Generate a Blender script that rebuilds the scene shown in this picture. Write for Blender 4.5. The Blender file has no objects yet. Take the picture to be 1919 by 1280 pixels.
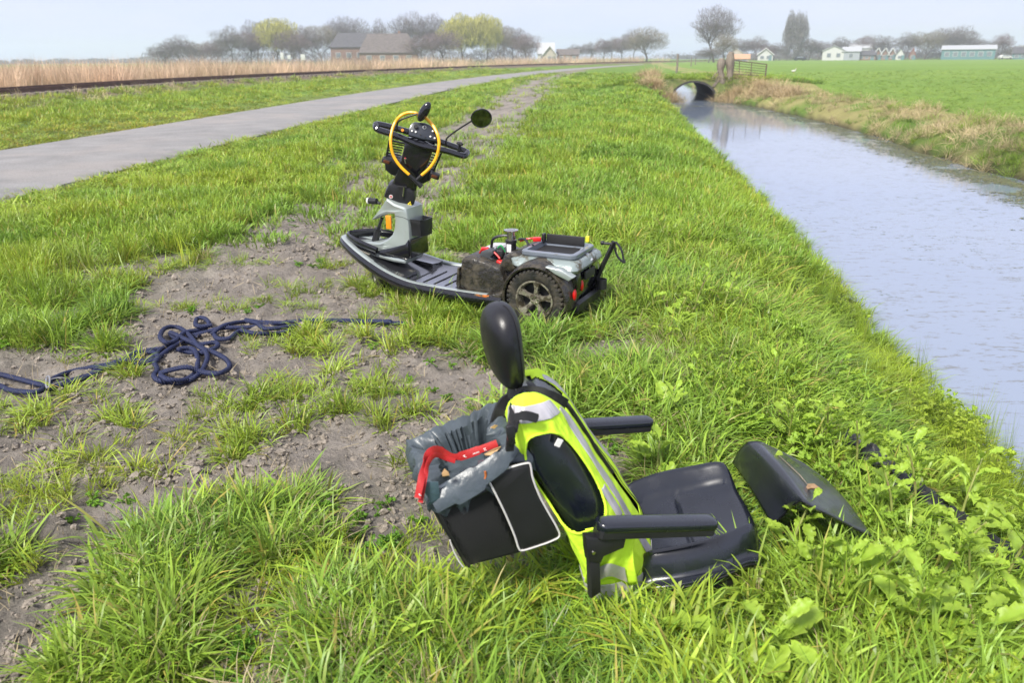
import bpy, bmesh, math, random
import numpy as np
from mathutils import Vector, Matrix, noise as mnoise
from mathutils.geometry import tessellate_polygon

random.seed(7)
rng = np.random.default_rng(11)
scene = bpy.context.scene
PI = math.pi
HAZE_D = 0.0008
rad = math.radians

# ------------------------------------------------------------------ camera
F_PX = 1450.0
PITCH = math.atan(531 / F_PX)
ROLL = rad(0.45)
EYE = 1.5
c_f = np.array([0, math.cos(PITCH), -math.sin(PITCH)])
_u = np.array([0, math.sin(PITCH), math.cos(PITCH)])
_r = np.array([1.0, 0, 0])
c_u = _u * math.cos(ROLL) + _r * math.sin(ROLL)
c_r = _r * math.cos(ROLL) - _u * math.sin(ROLL)
c_o = np.array([0, 0, EYE])
cam_data = bpy.data.cameras.new('camera')
cam = bpy.data.objects.new('camera', cam_data)
scene.collection.objects.link(cam)
cam.matrix_world = Matrix(((c_r[0], c_u[0], -c_f[0], 0), (c_r[1], c_u[1], -c_f[1], 0),
                           (c_r[2], c_u[2], -c_f[2], EYE), (0, 0, 0, 1)))
cam_data.sensor_width = 36
cam_data.lens = F_PX / 1919 * 36
cam_data.clip_start = 0.05
cam_data.clip_end = 6000
cam_data.dof.use_dof = True
cam_data.dof.focus_distance = 3.6
cam_data.dof.aperture_fstop = 4.0
scene.camera = cam

# ------------------------------------------------------------------ sky and sun (thin high overcast)
SUN_AZ, SUN_EL = rad(215), rad(48)      # behind the camera, to the left
world = bpy.data.worlds.new('World')
scene.world = world
world.use_nodes = True
wn = world.node_tree
wn.nodes.clear()
w_out = wn.nodes.new('ShaderNodeOutputWorld')
w_mix = wn.nodes.new('ShaderNodeMixShader')
w_mix.inputs[0].default_value = 0.86
sky = wn.nodes.new('ShaderNodeTexSky')
sky.sky_type = 'NISHITA'
sky.sun_disc = False
sky.sun_elevation = SUN_EL
sky.sun_rotation = SUN_AZ
sky.air_density = 1.0
sky.dust_density = 2.0
bg_a = wn.nodes.new('ShaderNodeBackground')
bg_a.inputs[1].default_value = 0.09
bg_b = wn.nodes.new('ShaderNodeBackground')
bg_b.inputs[1].default_value = 0.63
tc = wn.nodes.new('ShaderNodeTexCoord')
sep = wn.nodes.new('ShaderNodeSeparateXYZ')
cr = wn.nodes.new('ShaderNodeValToRGB')
cr.color_ramp.elements[0].position = 0.0
cr.color_ramp.elements[0].color = (0.66, 0.77, 1.06, 1)
cr.color_ramp.elements[1].position = 0.6
cr.color_ramp.elements[1].color = (0.76, 0.77, 0.91, 1)
e = cr.color_ramp.elements.new(0.10)
e.color = (0.73, 0.76, 1.04, 1)
cln = wn.nodes.new('ShaderNodeTexNoise')
cln.inputs['Scale'].default_value = 3.5
cln.inputs['Detail'].default_value = 4
clm = wn.nodes.new('ShaderNodeMapping')
clm.inputs['Scale'].default_value = (1, 1, 5)
clx = wn.nodes.new('ShaderNodeMix')
clx.data_type = 'RGBA'
clx.inputs[7].default_value = (0.86, 0.85, 1.02, 1)
clr = wn.nodes.new('ShaderNodeMapRange')
clr.inputs[1].default_value = 0.4
clr.inputs[2].default_value = 0.75
clr.inputs[4].default_value = 0.75
L_ = wn.links.new
L_(tc.outputs['Generated'], sep.inputs[0])
L_(sep.outputs[2], cr.inputs[0])
L_(tc.outputs['Generated'], clm.inputs[0])
L_(clm.outputs[0], cln.inputs[0])
L_(cln.outputs[0], clr.inputs[0])
L_(clr.outputs[0], clx.inputs[0])
L_(cr.outputs[0], clx.inputs[6])
L_(clx.outputs[2], bg_b.inputs[0])
L_(sky.outputs[0], bg_a.inputs[0])
L_(bg_a.outputs[0], w_mix.inputs[1])
L_(bg_b.outputs[0], w_mix.inputs[2])
L_(w_mix.outputs[0], w_out.inputs[0])

sun_d = bpy.data.lights.new('sun', 'SUN')
sun_d.energy = 3.4
sun_d.angle = rad(11)
sun_d.color = (1.0, 0.955, 0.88)
sun = bpy.data.objects.new('sun', sun_d)
scene.collection.objects.link(sun)
sdir = Vector((math.sin(SUN_AZ) * math.cos(SUN_EL), math.cos(SUN_AZ) * math.cos(SUN_EL), math.sin(SUN_EL)))
sun.rotation_euler = sdir.to_track_quat('Z', 'Y').to_euler()

scene.view_settings.view_transform = 'Standard'
scene.view_settings.look = 'None'
scene.view_settings.gamma = 1
scene.view_settings.exposure = 0.86
scene.cycles.max_bounces = 6
scene.cycles.diffuse_bounces = 3
scene.cycles.glossy_bounces = 3
scene.cycles.transmission_bounces = 4
scene.cycles.transparent_max_bounces = 6
scene.cycles.volume_bounces = 1
scene.cycles.use_adaptive_sampling = True
scene.cycles.use_denoising = True

# ------------------------------------------------------------------ surveying helpers
def ray(px, py):
    return c_f + c_r * (px - 959.5) / F_PX - c_u * (py - 640) / F_PX

def G(px, py, z=0.0):
    """the place at height z that the photograph shows at (px, py)"""
    d = ray(px, py)
    return c_o + d * ((z - EYE) / d[2])

class Frame:
    """a local frame with its origin and three axes; tr() gives local coordinates on the plane local[ax] = val"""
    def __init__(s, o, x, y, z):
        s.o = np.array(o, float)
        s.M = np.array([x, y, z], float)
        s.M = s.M / np.linalg.norm(s.M, axis=1)[:, None]
    def tr(s, ax, val, px, py):
        d = s.M @ ray(px, py)
        c = s.M @ (c_o - s.o)
        return c + d * ((val - c[ax]) / d[ax])
    def w(s, p):
        return s.o + np.asarray(p, float) @ s.M
    def mat(s):
        m = Matrix.Identity(4)
        for i in range(3):
            for j in range(3):
                m[j][i] = s.M[i][j]
            m[i][3] = s.o[i]
        return m

def place(px, dist, z=0.0):
    """a spot on the ground far off, in the direction of px"""
    d = ray(px, 109)
    k = dist / math.hypot(d[0], d[1])
    return np.array([d[0] * k, d[1] * k, z])

# ------------------------------------------------------------------ vectorised value noise
def _h(ix, iy, s):
    n = (ix.astype(np.int64) * 374761393 + iy.astype(np.int64) * 668265263 + s * 1274126177) & 0xffffffff
    n = ((n ^ (n >> 13)) * 1274126177) & 0xffffffff
    return ((n ^ (n >> 16)) & 0xffffff) / float(0xffffff)

def vn(x, y, s=0):
    x = np.asarray(x, float); y = np.asarray(y, float)
    ix = np.floor(x); iy = np.floor(y)
    fx = x - ix; fy = y - iy
    fx = fx * fx * (3 - 2 * fx); fy = fy * fy * (3 - 2 * fy)
    a = _h(ix, iy, s); b = _h(ix + 1, iy, s); c = _h(ix, iy + 1, s); d = _h(ix + 1, iy + 1, s)
    return (a + (b - a) * fx) * (1 - fy) + (c + (d - c) * fx) * fy

def fbm(x, y, s=0, o=4):
    t = 0; a = 0.5; n = 0
    for i in range(o):
        t = t + a * vn(x * 2 ** i, y * 2 ** i, s + i * 17); n += a; a *= 0.5
    return t / n

def sstep(a, b, x):
    t = np.clip((np.asarray(x, float) - a) / (b - a), 0, 1)
    return t * t * (3 - 2 * t)

# ------------------------------------------------------------------ terrain
PHI = rad(8.1)
cP, sP = math.cos(PHI), math.sin(PHI)
def uv(x, y):
    return x * cP - y * sP, x * sP + y * cP
def xy(u, v):
    return u * cP + v * sP, -u * sP + v * cP

SOIL = np.array([(-2.3, 2.3), (-2.6, 3.68), (-2.42, 4.64), (-2.65, 6.8), (-2.37, 8.66), (-2.3, 12.5), (-1.6, 18), (-0.95, 26),
                 (0.3, 45), (1.7, 59), (8.9, 111.0), (9.8, 111.0), (3.2, 58), (1.9, 40), (0.94, 26.4), (0.05, 15), (-0.45, 9.5), (-0.7, 7.5),
                 (-0.85, 5.4), (-0.72, 4.5), (-0.15, 4.0), (0.0, 3.5), (-0.08, 2.95), (-0.42, 2.6), (-0.75, 2.35), (-1.0, 2.2), (-1.2, 2.12), (-1.7, 2.15)])
def sdpoly(P, x, y):
    x = np.asarray(x, float); y = np.asarray(y, float)
    d = np.full(x.shape, 1e9); ins = np.zeros(x.shape, bool)
    n = len(P)
    for i in range(n):
        ax, ay = P[i]; bx, by = P[(i + 1) % n]
        ex, ey = bx - ax, by - ay
        t = np.clip(((x - ax) * ex + (y - ay) * ey) / (ex * ex + ey * ey), 0, 1)
        d = np.minimum(d, np.hypot(x - ax - t * ex, y - ay - t * ey))
        c = ((ay > y) != (by > y)) & (x < ex * (y - ay) / (ey if ey else 1e-9) + ax)
        ins ^= c
    return np.where(ins, d, -d)

def soil(x, y):
    """1 on the bare earth track, 0 in the grass"""
    d = sdpoly(SOIL, x, y)
    n = 0.05 + (fbm(x * 2.2, y * 2.2, 5) - 0.5) * 1.15 + (fbm(x * 7, y * 7, 9, 3) - 0.5) * 0.35
    m = sstep(-0.22, 0.22, d + n)
    # scattered bare spots in the near grass
    sp = sstep(0.47, 0.58, fbm(x * 2.8 + 9, y * 2.8, 31, 3)) * sstep(-1.5, -0.4, d) * 0.92
    return np.clip(np.maximum(m, sp), 0, 1)

ROAD_R = [(-4.6, -6), (-5.2, 0), (-5.6, 5), (-5.72, 8.8), (-5.65, 10.5), (-5.5, 13.0), (-5.25, 16.5), (-4.75, 22.8), (-3.9, 33), (-2.7, 44.5), (-0.3, 62),
          (2.9, 80.7), (7.8, 102), (13.5, 124), (26, 167), (45, 225), (60, 262), (95, 330), (150, 430)]
ROAD_W = 3.6
RAIL = [(-16.5, -5), (-17.6, 12), (-18.4, 24), (-18.9, 36), (-18.4, 48), (-16.9, 60), (-14.6, 72), (-11.6, 84), (-3.8, 114), (8.6, 148), (27, 190), (60, 255), (110, 350)]
def polyd(P, x, y):
    x = np.asarray(x, float); y = np.asarray(y, float)
    d = np.full(x.shape, 1e9); s = np.zeros(x.shape)
    for (ax, ay), (bx, by) in zip(P[:-1], P[1:]):
        ex, ey = bx - ax, by - ay
        t = np.clip(((x - ax) * ex + (y - ay) * ey) / (ex * ex + ey * ey), 0, 1)
        dd = np.hypot(x - ax - t * ex, y - ay - t * ey)
        cr_ = (ex * (y - ay) - ey * (x - ax))
        s = np.where(dd < d, np.sign(cr_), s)
        d = np.minimum(d, dd)
    return d * s          # positive to the left of the line

DAM_V0, DAM_V1 = 40.0, 46.5
def dam_z(u, v):
    return 0.50 * sstep(-2.5, 1.2, u) * (1 - sstep(6.0, 11.5, u)) * sstep(DAM_V0 - 4, DAM_V0 + 0.1, v) * (1 - sstep(DAM_V1 - 1, DAM_V1 + 8, v))

def ditch_shift(v):
    return np.interp(v, [0, 24, 29, 35, 40, 50], [0, 0, -0.35, -0.95, -1.8, -1.9])

def ditch(u, v):
    sh = ditch_shift(v)
    wl = (fbm(v * 0.9, v * 0 + 3.3, 3, 3) - 0.5) * 0.35
    wr = (fbm(v * 0.7, v * 0 + 8.3, 13, 3) - 0.5) * 0.5
    left = np.interp(u + wl, [0.2, 0.9, 1.5, 2.0, 2.25, 2.8], [0, -0.06, -0.27, -0.50, -0.66, -1.0])
    right = np.interp(u - sh + wr, [5.6, 6.2, 6.5, 6.62, 7.0, 7.9, 9.0], [-1.0, -0.7, -0.53, -0.36, -0.12, 0.06, 0.06])
    z = np.where(u < 4.0 + sh * 0.5, left, right)
    end = sstep(88, 92, v)
    return z * (1 - end) + 0.05 * end

def H(x, y, fine=True):
    u, v = uv(x, y)
    z = ditch(u, v)
    r = polyd(ROAD_R, x, y)
    offroad = np.clip(np.maximum(-r, r - ROAD_W) / 0.8, 0, 1)
    bank = 1 - sstep(1.5, 2.3, u)
    z = z + (fbm(x * 0.8, y * 0.8, 21, 3) - 0.5) * 0.10 * offroad * bank
    z = z + (fbm(x * 3.0, y * 3.0, 23, 2) - 0.5) * 0.03 * offroad * bank
    rl = np.abs(polyd(RAIL, x, y))
    z = z + 0.26 * (1 - sstep(1.5, 3.6, rl)) + 0.05 * (1 - sstep(3, 9, rl))
    z = z + 0.04 * sstep(0, 1.5, r - ROAD_W) * (1 - sstep(3, 6, r - ROAD_W))
    inch = (u > 1.55) & (u < 7.2 + ditch_shift(v))
    z = np.where(inch & (v < 92), z, z + dam_z(u, v))
    if fine:
        s = soil(x, y) * np.exp(-np.maximum(y - 6, 0) / 6)
        z = z - 0.03 * s + s * (np.abs(fbm(x * 7, y * 7, 41, 4) - 0.5) * 0.14 + (fbm(x * 24, y * 24, 45, 2) - 0.5) * 0.05)
    return z

def Hp(x, y):
    return float(H(np.array([x]), np.array([y]))[0])

# ------------------------------------------------------------------ scene helpers
COL = scene.collection
def tag(o, label=None, cat=None, group=None, kind=None):
    if label: o['label'] = label
    if cat: o['category'] = cat
    if group: o['group'] = group
    if kind: o['kind'] = kind
    return o

def empty(name, label, cat, mat=None, loc=None, group=None):
    o = bpy.data.objects.new(name, None)
    COL.objects.link(o)
    if mat is not None: o.matrix_world = mat
    if loc is not None: o.location = [float(c) for c in loc]
    o.empty_display_size = 0.1
    tag(o, label, cat, group)
    return o

class MB:
    def __init__(s):
        s.v = []; s.f = []; s.m = []
        s.cur = 0
    def add(s, vs, fs):
        b = len(s.v)
        s.v.extend([tuple(float(c) for c in p) for p in vs])
        for f in fs:
            s.f.append(tuple(b + i for i in f)); s.m.append(s.cur)
    def box(s, c, d, R=None, bev=0.0):
        bm = bmesh.new()
        bmesh.ops.create_cube(bm, size=1)
        for q in bm.verts: q.co = Vector((q.co.x * d[0], q.co.y * d[1], q.co.z * d[2]))
        if bev:
            bmesh.ops.bevel(bm, geom=bm.edges[:], offset=bev, segments=3, profile=0.5, affect='EDGES')
        bm.verts.index_update()
        vs = [q.co.copy() for q in bm.verts]
        if R is not None: vs = [R @ q for q in vs]
        s.add([(q[0] + c[0], q[1] + c[1], q[2] + c[2]) for q in vs], [[q.index for q in f.verts] for f in bm.faces])
        bm.free()
        return s
    def tube(s, path, r, n=8, closed=False, caps=True, flat=None):
        P = [np.array(p, float) for p in path]
        k = len(P)
        rr = r if hasattr(r, '__len__') else [r] * k
        T = []
        for i in range(k):
            a = P[(i - 1) % k] if (closed or i > 0) else P[i]
            b = P[(i + 1) % k] if (closed or i < k - 1) else P[i]
            t = b - a; T.append(t / (np.linalg.norm(t) + 1e-12))
        up = np.array([0, 0, 1.0])
        if abs(T[0] @ up) > 0.9: up = np.array([1.0, 0, 0])
        nrm = np.cross(T[0], up); nrm /= np.linalg.norm(nrm)
        vs = []
        for i in range(k):
            nrm = nrm - T[i] * (nrm @ T[i]); nrm /= np.linalg.norm(nrm) + 1e-12
            bn = np.cross(T[i], nrm)
            for j in range(n):
                a = 2 * PI * j / n
                if flat:
                    vs.append(P[i] + nrm * math.cos(a) * rr[i] * flat[0] + bn * math.sin(a) * rr[i] * flat[1])
                else:
                    vs.append(P[i] + nrm * math.cos(a) * rr[i] + bn * math.sin(a) * rr[i])
        fs = []
        for i in range(k if closed else k - 1):
            for j in range(n):
                a = i * n + j; b = i * n + (j + 1) % n
                c = ((i + 1) % k) * n + (j + 1) % n; d = ((i + 1) % k) * n + j
                fs.append((a, b, c, d))
        if caps and not closed:
            fs.append(tuple(range(n))[::-1]); fs.append(tuple((k - 1) * n + j for j in range(n)))
        s.add(vs, fs)
        return s
    def loft(s, rings, caps=True, closed_ring=True):
        n = len(rings[0]); fs = []
        for i in range(len(rings) - 1):
            for j in range(n if closed_ring else n - 1):
                fs.append((i * n + j, i * n + (j + 1) % n, (i + 1) * n + (j + 1) % n, (i + 1) * n + j))
        if caps:
            fs.append(tuple(range(n))[::-1]); fs.append(tuple((len(rings) - 1) * n + j for j in range(n)))
        s.add([p for r in rings for p in r], fs)
        return s
    def lathe(s, prof, o=(0, 0, 0), ax='y', n=32, closed=False):
        """prof: (radius, offset along the axis)"""
        rings = []
        for r, h in prof:
            ring = []
            for j in range(n):
                a = 2 * PI * j / n
                if ax == 'y': p = (r * math.cos(a), h, r * math.sin(a))
                elif ax == 'z': p = (r * math.cos(a), r * math.sin(a), h)
                else: p = (h, r * math.cos(a), r * math.sin(a))
                ring.append((p[0] + o[0], p[1] + o[1], p[2] + o[2]))
            rings.append(ring)
        if closed: rings.append(rings[0])
        s.loft(rings, caps=not closed)
        return s
    def slab(s, prof, hw, rnd=0.012, y0=0.0, axes=(0, 1, 2)):
        """prof in (axis0, axis2), given thickness along axis1 of +-hw (number or per vertex); rounded rims"""
        P = np.array(prof, float); n = len(P)
        hw = np.array(hw if hasattr(hw, '__len__') else [hw] * n, float)
        area = 0.5 * sum(P[i][0] * P[(i + 1) % n][1] - P[(i + 1) % n][0] * P[i][1] for i in range(n))
        if area < 0: P = P[::-1]; hw = hw[::-1]
        nn = []
        for i in range(n):
            a = P[i] - P[i - 1]; b = P[(i + 1) % n] - P[i]
            a = a / (np.linalg.norm(a) + 1e-9); b = b / (np.linalg.norm(b) + 1e-9)
            m = np.array([-(a + b)[1], (a + b)[0]]); l = np.linalg.norm(m)
            nn.append(m / l if l > 1e-6 else np.array([-a[1], a[0]]))
        nn = np.array(nn)
        rings = []
        lay = [(-1, 1.0), (-1, 0.3), (-1, 0.0), (1, 0.0), (1, 0.3), (1, 1.0)]
        for sg, t in lay:
            ins = {1.0: 1.0, 0.3: 0.3, 0.0: 0.0}[t]
            dep = {1.0: 0.0, 0.3: 0.3, 0.0: 1.0}[t]
            ring = []
            for i in range(n):
                q = P[i] + nn[i] * rnd * ins
                yy = y0 + sg * max(hw[i] - rnd * dep, 0.0005)
                p = [0, 0, 0]; p[axes[0]] = q[0]; p[axes[1]] = yy; p[axes[2]] = q[1]
                ring.append(tuple(p))
            rings.append(ring)
        s.loft(rings, caps=False)
        tri = tessellate_polygon([[Vector((q[0], q[1], 0)) for q in (P + nn * rnd)]])
        s.add(rings[0], [tuple(t) for t in tri]); s.add(rings[-1], [tuple(t)[::-1] for t in tri])
        return s
    def ell(s, c, r, R=None, n=20, m=12, p=1.0):
        vs = []; fs = []
        def sp(t): return math.copysign(abs(t) ** p, t)
        for i in range(m + 1):
            th = PI * i / m
            for j in range(n):
                a = 2 * PI * j / n
                q = Vector((sp(math.sin(th)) * sp(math.cos(a)) * r[0], sp(math.sin(th)) * sp(math.sin(a)) * r[1], sp(math.cos(th)) * r[2]))
                if R is not None: q = R @ q
                vs.append((q[0] + c[0], q[1] + c[1], q[2] + c[2]))
        for i in range(m):
            for j in range(n):
                fs.append((i * n + j, (i + 1) * n + j, (i + 1) * n + (j + 1) % n, i * n + (j + 1) % n))
        s.add(vs, fs)
        return s
    def build(s, name, mat, parent=None, smooth=True, ang=35, weld=True, mat2=None, jitter=0):
        me = bpy.data.meshes.new(name)
        me.from_pydata(s.v, [], s.f)
        me.validate()
        if weld:
            bm = bmesh.new(); bm.from_mesh(me)
            bmesh.ops.remove_doubles(bm, verts=bm.verts, dist=1e-5)
            bmesh.ops.recalc_face_normals(bm, faces=bm.faces)
            bm.to_mesh(me); bm.free()
        mats = mat if isinstance(mat, (list, tuple)) else [mat]
        for q in mats: me.materials.append(q)
        if len(mats) > 1 and not weld:
            me.polygons.foreach_set('material_index', s.m)
        if smooth:
            me.polygons.foreach_set('use_smooth', [True] * len(me.polygons))
            me.set_sharp_from_angle(angle=rad(ang))
        me.update()
        o = bpy.data.objects.new(name, me)
        COL.objects.link(o)
        if parent is not None: o.parent = parent
        return o

def spline(pts, n=8, closed=False):
    P = [np.array(p, float) for p in pts]; k = len(P); out = []
    for i in range(k if closed else k - 1):
        if closed: p0, p1, p2, p3 = P[i - 1], P[i], P[(i + 1) % k], P[(i + 2) % k]
        else: p0, p1, p2, p3 = P[max(i - 1, 0)], P[i], P[i + 1], P[min(i + 2, k - 1)]
        for j in range(n):
            t = j / n
            out.append(0.5 * ((2 * p1) + (-p0 + p2) * t + (2 * p0 - 5 * p1 + 4 * p2 - p3) * t * t + (-p0 + 3 * p1 - 3 * p2 + p3) * t ** 3))
    if not closed: out.append(P[-1])
    return out

def inst_copy(o, parent=None):
    c = o.copy(); COL.objects.link(c)
    if parent is not None: c.parent = parent
    for ch in list(o.children): inst_copy(ch, c)
    return c

# ------------------------------------------------------------------ materials
def mat(name, col, rough=0.5, metal=0.0, spec=0.5, var=0.0, vscale=8, col2=None, mixlo=0.45, mixhi=0.6, mscale=6, bump=0.0, bscale=60,
        rough2=None, coat=0.0, rvar=0.0, detail=6, stretch=None):
    m = bpy.data.materials.new(name); m.use_nodes = True
    nt = m.node_tree; N = nt.nodes; K = nt.links.new
    b = N['Principled BSDF']
    b.inputs['Roughness'].default_value = rough
    b.inputs['Metallic'].default_value = metal
    b.inputs['Specular IOR Level'].default_value = spec
    b.inputs['Coat Weight'].default_value = coat
    b.inputs['Coat Roughness'].default_value = 0.08
    b.inputs['Base Color'].default_value = (*col, 1)
    tcn = N.new('ShaderNodeTexCoord')
    src = tcn.outputs['Object']
    if stretch:
        mp = N.new('ShaderNodeMapping'); mp.inputs['Scale'].default_value = stretch
        K(src, mp.inputs[0]); src = mp.outputs[0]
    last = None
    if var:
        n = N.new('ShaderNodeTexNoise'); n.inputs['Scale'].default_value = vscale; n.inputs['Detail'].default_value = detail
        K(src, n.inputs['Vector'])
        mr = N.new('ShaderNodeMapRange'); mr.inputs[1].default_value = 0.3; mr.inputs[2].default_value = 0.7
        mr.inputs[3].default_value = 1 - var; mr.inputs[4].default_value = 1 + var
        K(n.outputs[0], mr.inputs[0])
        mx = N.new('ShaderNodeMix'); mx.data_type = 'RGBA'; mx.blend_type = 'MULTIPLY'; mx.inputs[0].default_value = 1
        mx.inputs[6].default_value = (*col, 1)
        K(mr.outputs[0], mx.inputs[7]); last = mx.outputs[2]
    if col2 is not None:
        n = N.new('ShaderNodeTexNoise'); n.inputs['Scale'].default_value = mscale; n.inputs['Detail'].default_value = 8
        n.inputs['Roughness'].default_value = 0.65
        K(src, n.inputs['Vector'])
        mr = N.new('ShaderNodeMapRange'); mr.inputs[1].default_value = mixlo; mr.inputs[2].default_value = mixhi
        K(n.outputs[0], mr.inputs[0])
        mx = N.new('ShaderNodeMix'); mx.data_type = 'RGBA'
        K(mr.outputs[0], mx.inputs[0])
        if last: K(last, mx.inputs[6])
        else: mx.inputs[6].default_value = (*col, 1)
        mx.inputs[7].default_value = (*col2, 1)
        last = mx.outputs[2]
        if rough2 is not None:
            r2 = N.new('ShaderNodeMapRange'); r2.inputs[3].default_value = rough; r2.inputs[4].default_value = rough2
            K(mr.outputs[0], r2.inputs[0]); K(r2.outputs[0], b.inputs['Roughness'])
            if metal:
                r3 = N.new('ShaderNodeMapRange'); r3.inputs[3].default_value = metal; r3.inputs[4].default_value = 0
                K(mr.outputs[0], r3.inputs[0]); K(r3.outputs[0], b.inputs['Metallic'])
    elif rvar:
        n = N.new('ShaderNodeTexNoise'); n.inputs['Scale'].default_value = vscale * 1.7; n.inputs['Detail'].default_value = 6
        K(src, n.inputs['Vector'])
        r2 = N.new('ShaderNodeMapRange'); r2.inputs[1].default_value = 0.35; r2.inputs[2].default_value = 0.65
        r2.inputs[3].default_value = max(rough - rvar, 0.03); r2.inputs[4].default_value = rough + rvar
        K(n.outputs[0], r2.inputs[0]); K(r2.outputs[0], b.inputs['Roughness'])
    if last: K(last, b.inputs['Base Color'])
    if bump:
        n = N.new('ShaderNodeTexNoise'); n.inputs['Scale'].default_value = bscale; n.inputs['Detail'].default_value = 5
        K(src, n.inputs['Vector'])
        bp = N.new('ShaderNodeBump'); bp.inputs['Strength'].default_value = bump; bp.inputs['Distance'].default_value = 0.01
        K(n.outputs[0], bp.inputs['Height']); K(bp.outputs[0], b.inputs['Normal'])
    return m

MUD = (0.075, 0.062, 0.036)
MUDL = (0.20, 0.17, 0.11)
M = {}
M['black'] = mat('black_plastic', (0.014, 0.014, 0.016), 0.38, var=0.3, rvar=0.12, bump=0.05, bscale=400)
M['black_matte'] = mat('matte_black_plastic', (0.012, 0.012, 0.013), 0.6, var=0.3, bump=0.1, bscale=300)
M['black_gloss'] = mat('wet_black_plastic', (0.006, 0.006, 0.009), 0.14, var=0.2, rvar=0.1, coat=0.5)
M['silver'] = mat('silver_green_paint', (0.34, 0.385, 0.37), 0.3, metal=0.35, var=0.06, coat=0.6, col2=(0.22, 0.22, 0.17), mixlo=0.62, mixhi=0.8, mscale=14, rough2=0.6)
M['silver_mud'] = mat('silver_paint_with_mud', (0.26, 0.31, 0.30), 0.3, metal=0.3, coat=0.2, col2=MUD, mixlo=0.5, mixhi=0.58, mscale=9, rough2=0.5, bump=0.25, bscale=60)
M['mudblack'] = mat('muddy_black_plastic', (0.018, 0.016, 0.013), 0.25, spec=0.6, col2=(0.075, 0.062, 0.040), mixlo=0.46, mixhi=0.66, mscale=16, rough2=0.55, bump=0.6, bscale=45)
M['mat_floor'] = mat('wet_rubber_floor', (0.018, 0.018, 0.022), 0.16, var=0.3, coat=0.8, col2=(0.12, 0.11, 0.09), mixlo=0.6, mixhi=0.75, mscale=11, rough2=0.5, bump=0.05, bscale=90)
M['tyre'] = mat('muddy_tyre_rubber', (0.016, 0.016, 0.015), 0.45, col2=(0.060, 0.050, 0.034), mixlo=0.42, mixhi=0.62, mscale=13, rough2=0.7, bump=0.5, bscale=50)
M['rim'] = mat('muddy_alloy', (0.42, 0.39, 0.31), 0.25, metal=0.7, col2=(0.05, 0.042, 0.026), mixlo=0.43, mixhi=0.53, mscale=22, rough2=0.45, bump=0.3, bscale=60)
M['chrome'] = mat('bright_metal', (0.55, 0.54, 0.5), 0.2, metal=1.0, var=0.2)
M['orange'] = mat('orange_reflector', (0.85, 0.26, 0.01), 0.25, coat=0.5, var=0.1, vscale=40)
M['orange_mud'] = mat('orange_reflector_mud', (0.5, 0.13, 0.01), 0.35, col2=MUD, mixlo=0.45, mixhi=0.55, mscale=50, rough2=0.6)
M['red'] = mat('red_plastic', (0.55, 0.012, 0.01), 0.3, var=0.15)
M['yellow'] = mat('yellow_cable_sheath', (0.85, 0.42, 0.012), 0.35, var=0.1, vscale=30, col2=(0.35, 0.22, 0.05), mixlo=0.66, mixhi=0.8, mscale=30)
M['white'] = mat('white_print', (0.75, 0.74, 0.72), 0.5, var=0.06)
M['yellow_print'] = mat('yellow_print', (0.85, 0.68, 0.03), 0.45)
M['leather'] = mat('wet_black_vinyl_sky_tint', (0.005, 0.007, 0.013), 0.24, spec=0.9, var=0.2, vscale=9, rvar=0.07, bump=0.0)  # black vinyl; blue tint in the base colour imitates sky sheen
M['vinyl_head'] = mat('black_vinyl_headrest', (0.008, 0.008, 0.010), 0.38, var=0.2, vscale=14, rvar=0.08, bump=0.08, bscale=300)
M['seam'] = mat('seam_thread', (0.006, 0.006, 0.008), 0.7)
M['hivis'] = mat('fluorescent_yellow_cloth', (0.66, 0.98, 0.055), 0.8, spec=0.2, var=0.10, vscale=7, col2=(0.30, 0.40, 0.08), mixlo=0.60, mixhi=0.85, mscale=9, bump=0.9, bscale=16)
M['reflective'] = mat('grey_reflective_tape', (0.55, 0.53, 0.55), 0.35, metal=0.3, var=0.12, vscale=12, col2=(0.30, 0.26, 0.2), mixlo=0.58, mixhi=0.75, mscale=9)
M['fabric_black'] = mat('black_nylon', (0.007, 0.007, 0.008), 0.6, var=0.3, vscale=14, col2=(0.075, 0.062, 0.05), mixlo=0.6, mixhi=0.8, mscale=7, bump=0.2, bscale=500)
M['mesh_black'] = mat('black_net', (0.02, 0.02, 0.02), 0.7)
M['bin_bag'] = mat('dark_grey_bin_liner', (0.055, 0.070, 0.082), 0.36, spec=0.5, var=0.25, vscale=9, bump=0.5, bscale=26)
M['strap_red'] = mat('red_woven_strap', (0.40, 0.010, 0.012), 0.55, var=0.12, bump=0.2, bscale=400)
M['piping'] = mat('pale_piping', (0.62, 0.60, 0.58), 0.5, var=0.1)
M['rope'] = mat('navy_rope', (0.007, 0.013, 0.055), 0.65, var=0.35, vscale=60, col2=(0.045, 0.045, 0.06), mixlo=0.6, mixhi=0.78, mscale=24, bump=0.3, bscale=300)
M['straw'] = mat('dry_leaf', (0.42, 0.26, 0.12), 0.6, var=0.2)
M['sleeve'] = mat('rusty_orange_clip', (0.45, 0.13, 0.03), 0.4, var=0.3, vscale=30)
M['wood'] = mat('weathered_wood', (0.19, 0.16, 0.125), 0.85, var=0.35, vscale=5, bump=0.8, bscale=12, stretch=(4, 4, 0.6))
M['rust'] = mat('rusty_steel', (0.10, 0.045, 0.03), 0.7, var=0.35, vscale=4, bump=0.2, bscale=40)
M['gate_metal'] = mat('brown_gate_steel', (0.11, 0.075, 0.06), 0.6, var=0.3)
M['ballast'] = mat('dark_ballast', (0.12, 0.085, 0.07), 0.9, var=0.5, vscale=9, bump=1.0, bscale=20)
M['tarp'] = mat('black_bank_cloth', (0.014, 0.015, 0.017), 0.5, var=0.4, vscale=20, col2=(0.05, 0.045, 0.035), mixlo=0.55, mixhi=0.7, mscale=12, rvar=0.1, bump=0.6, bscale=40)
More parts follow.
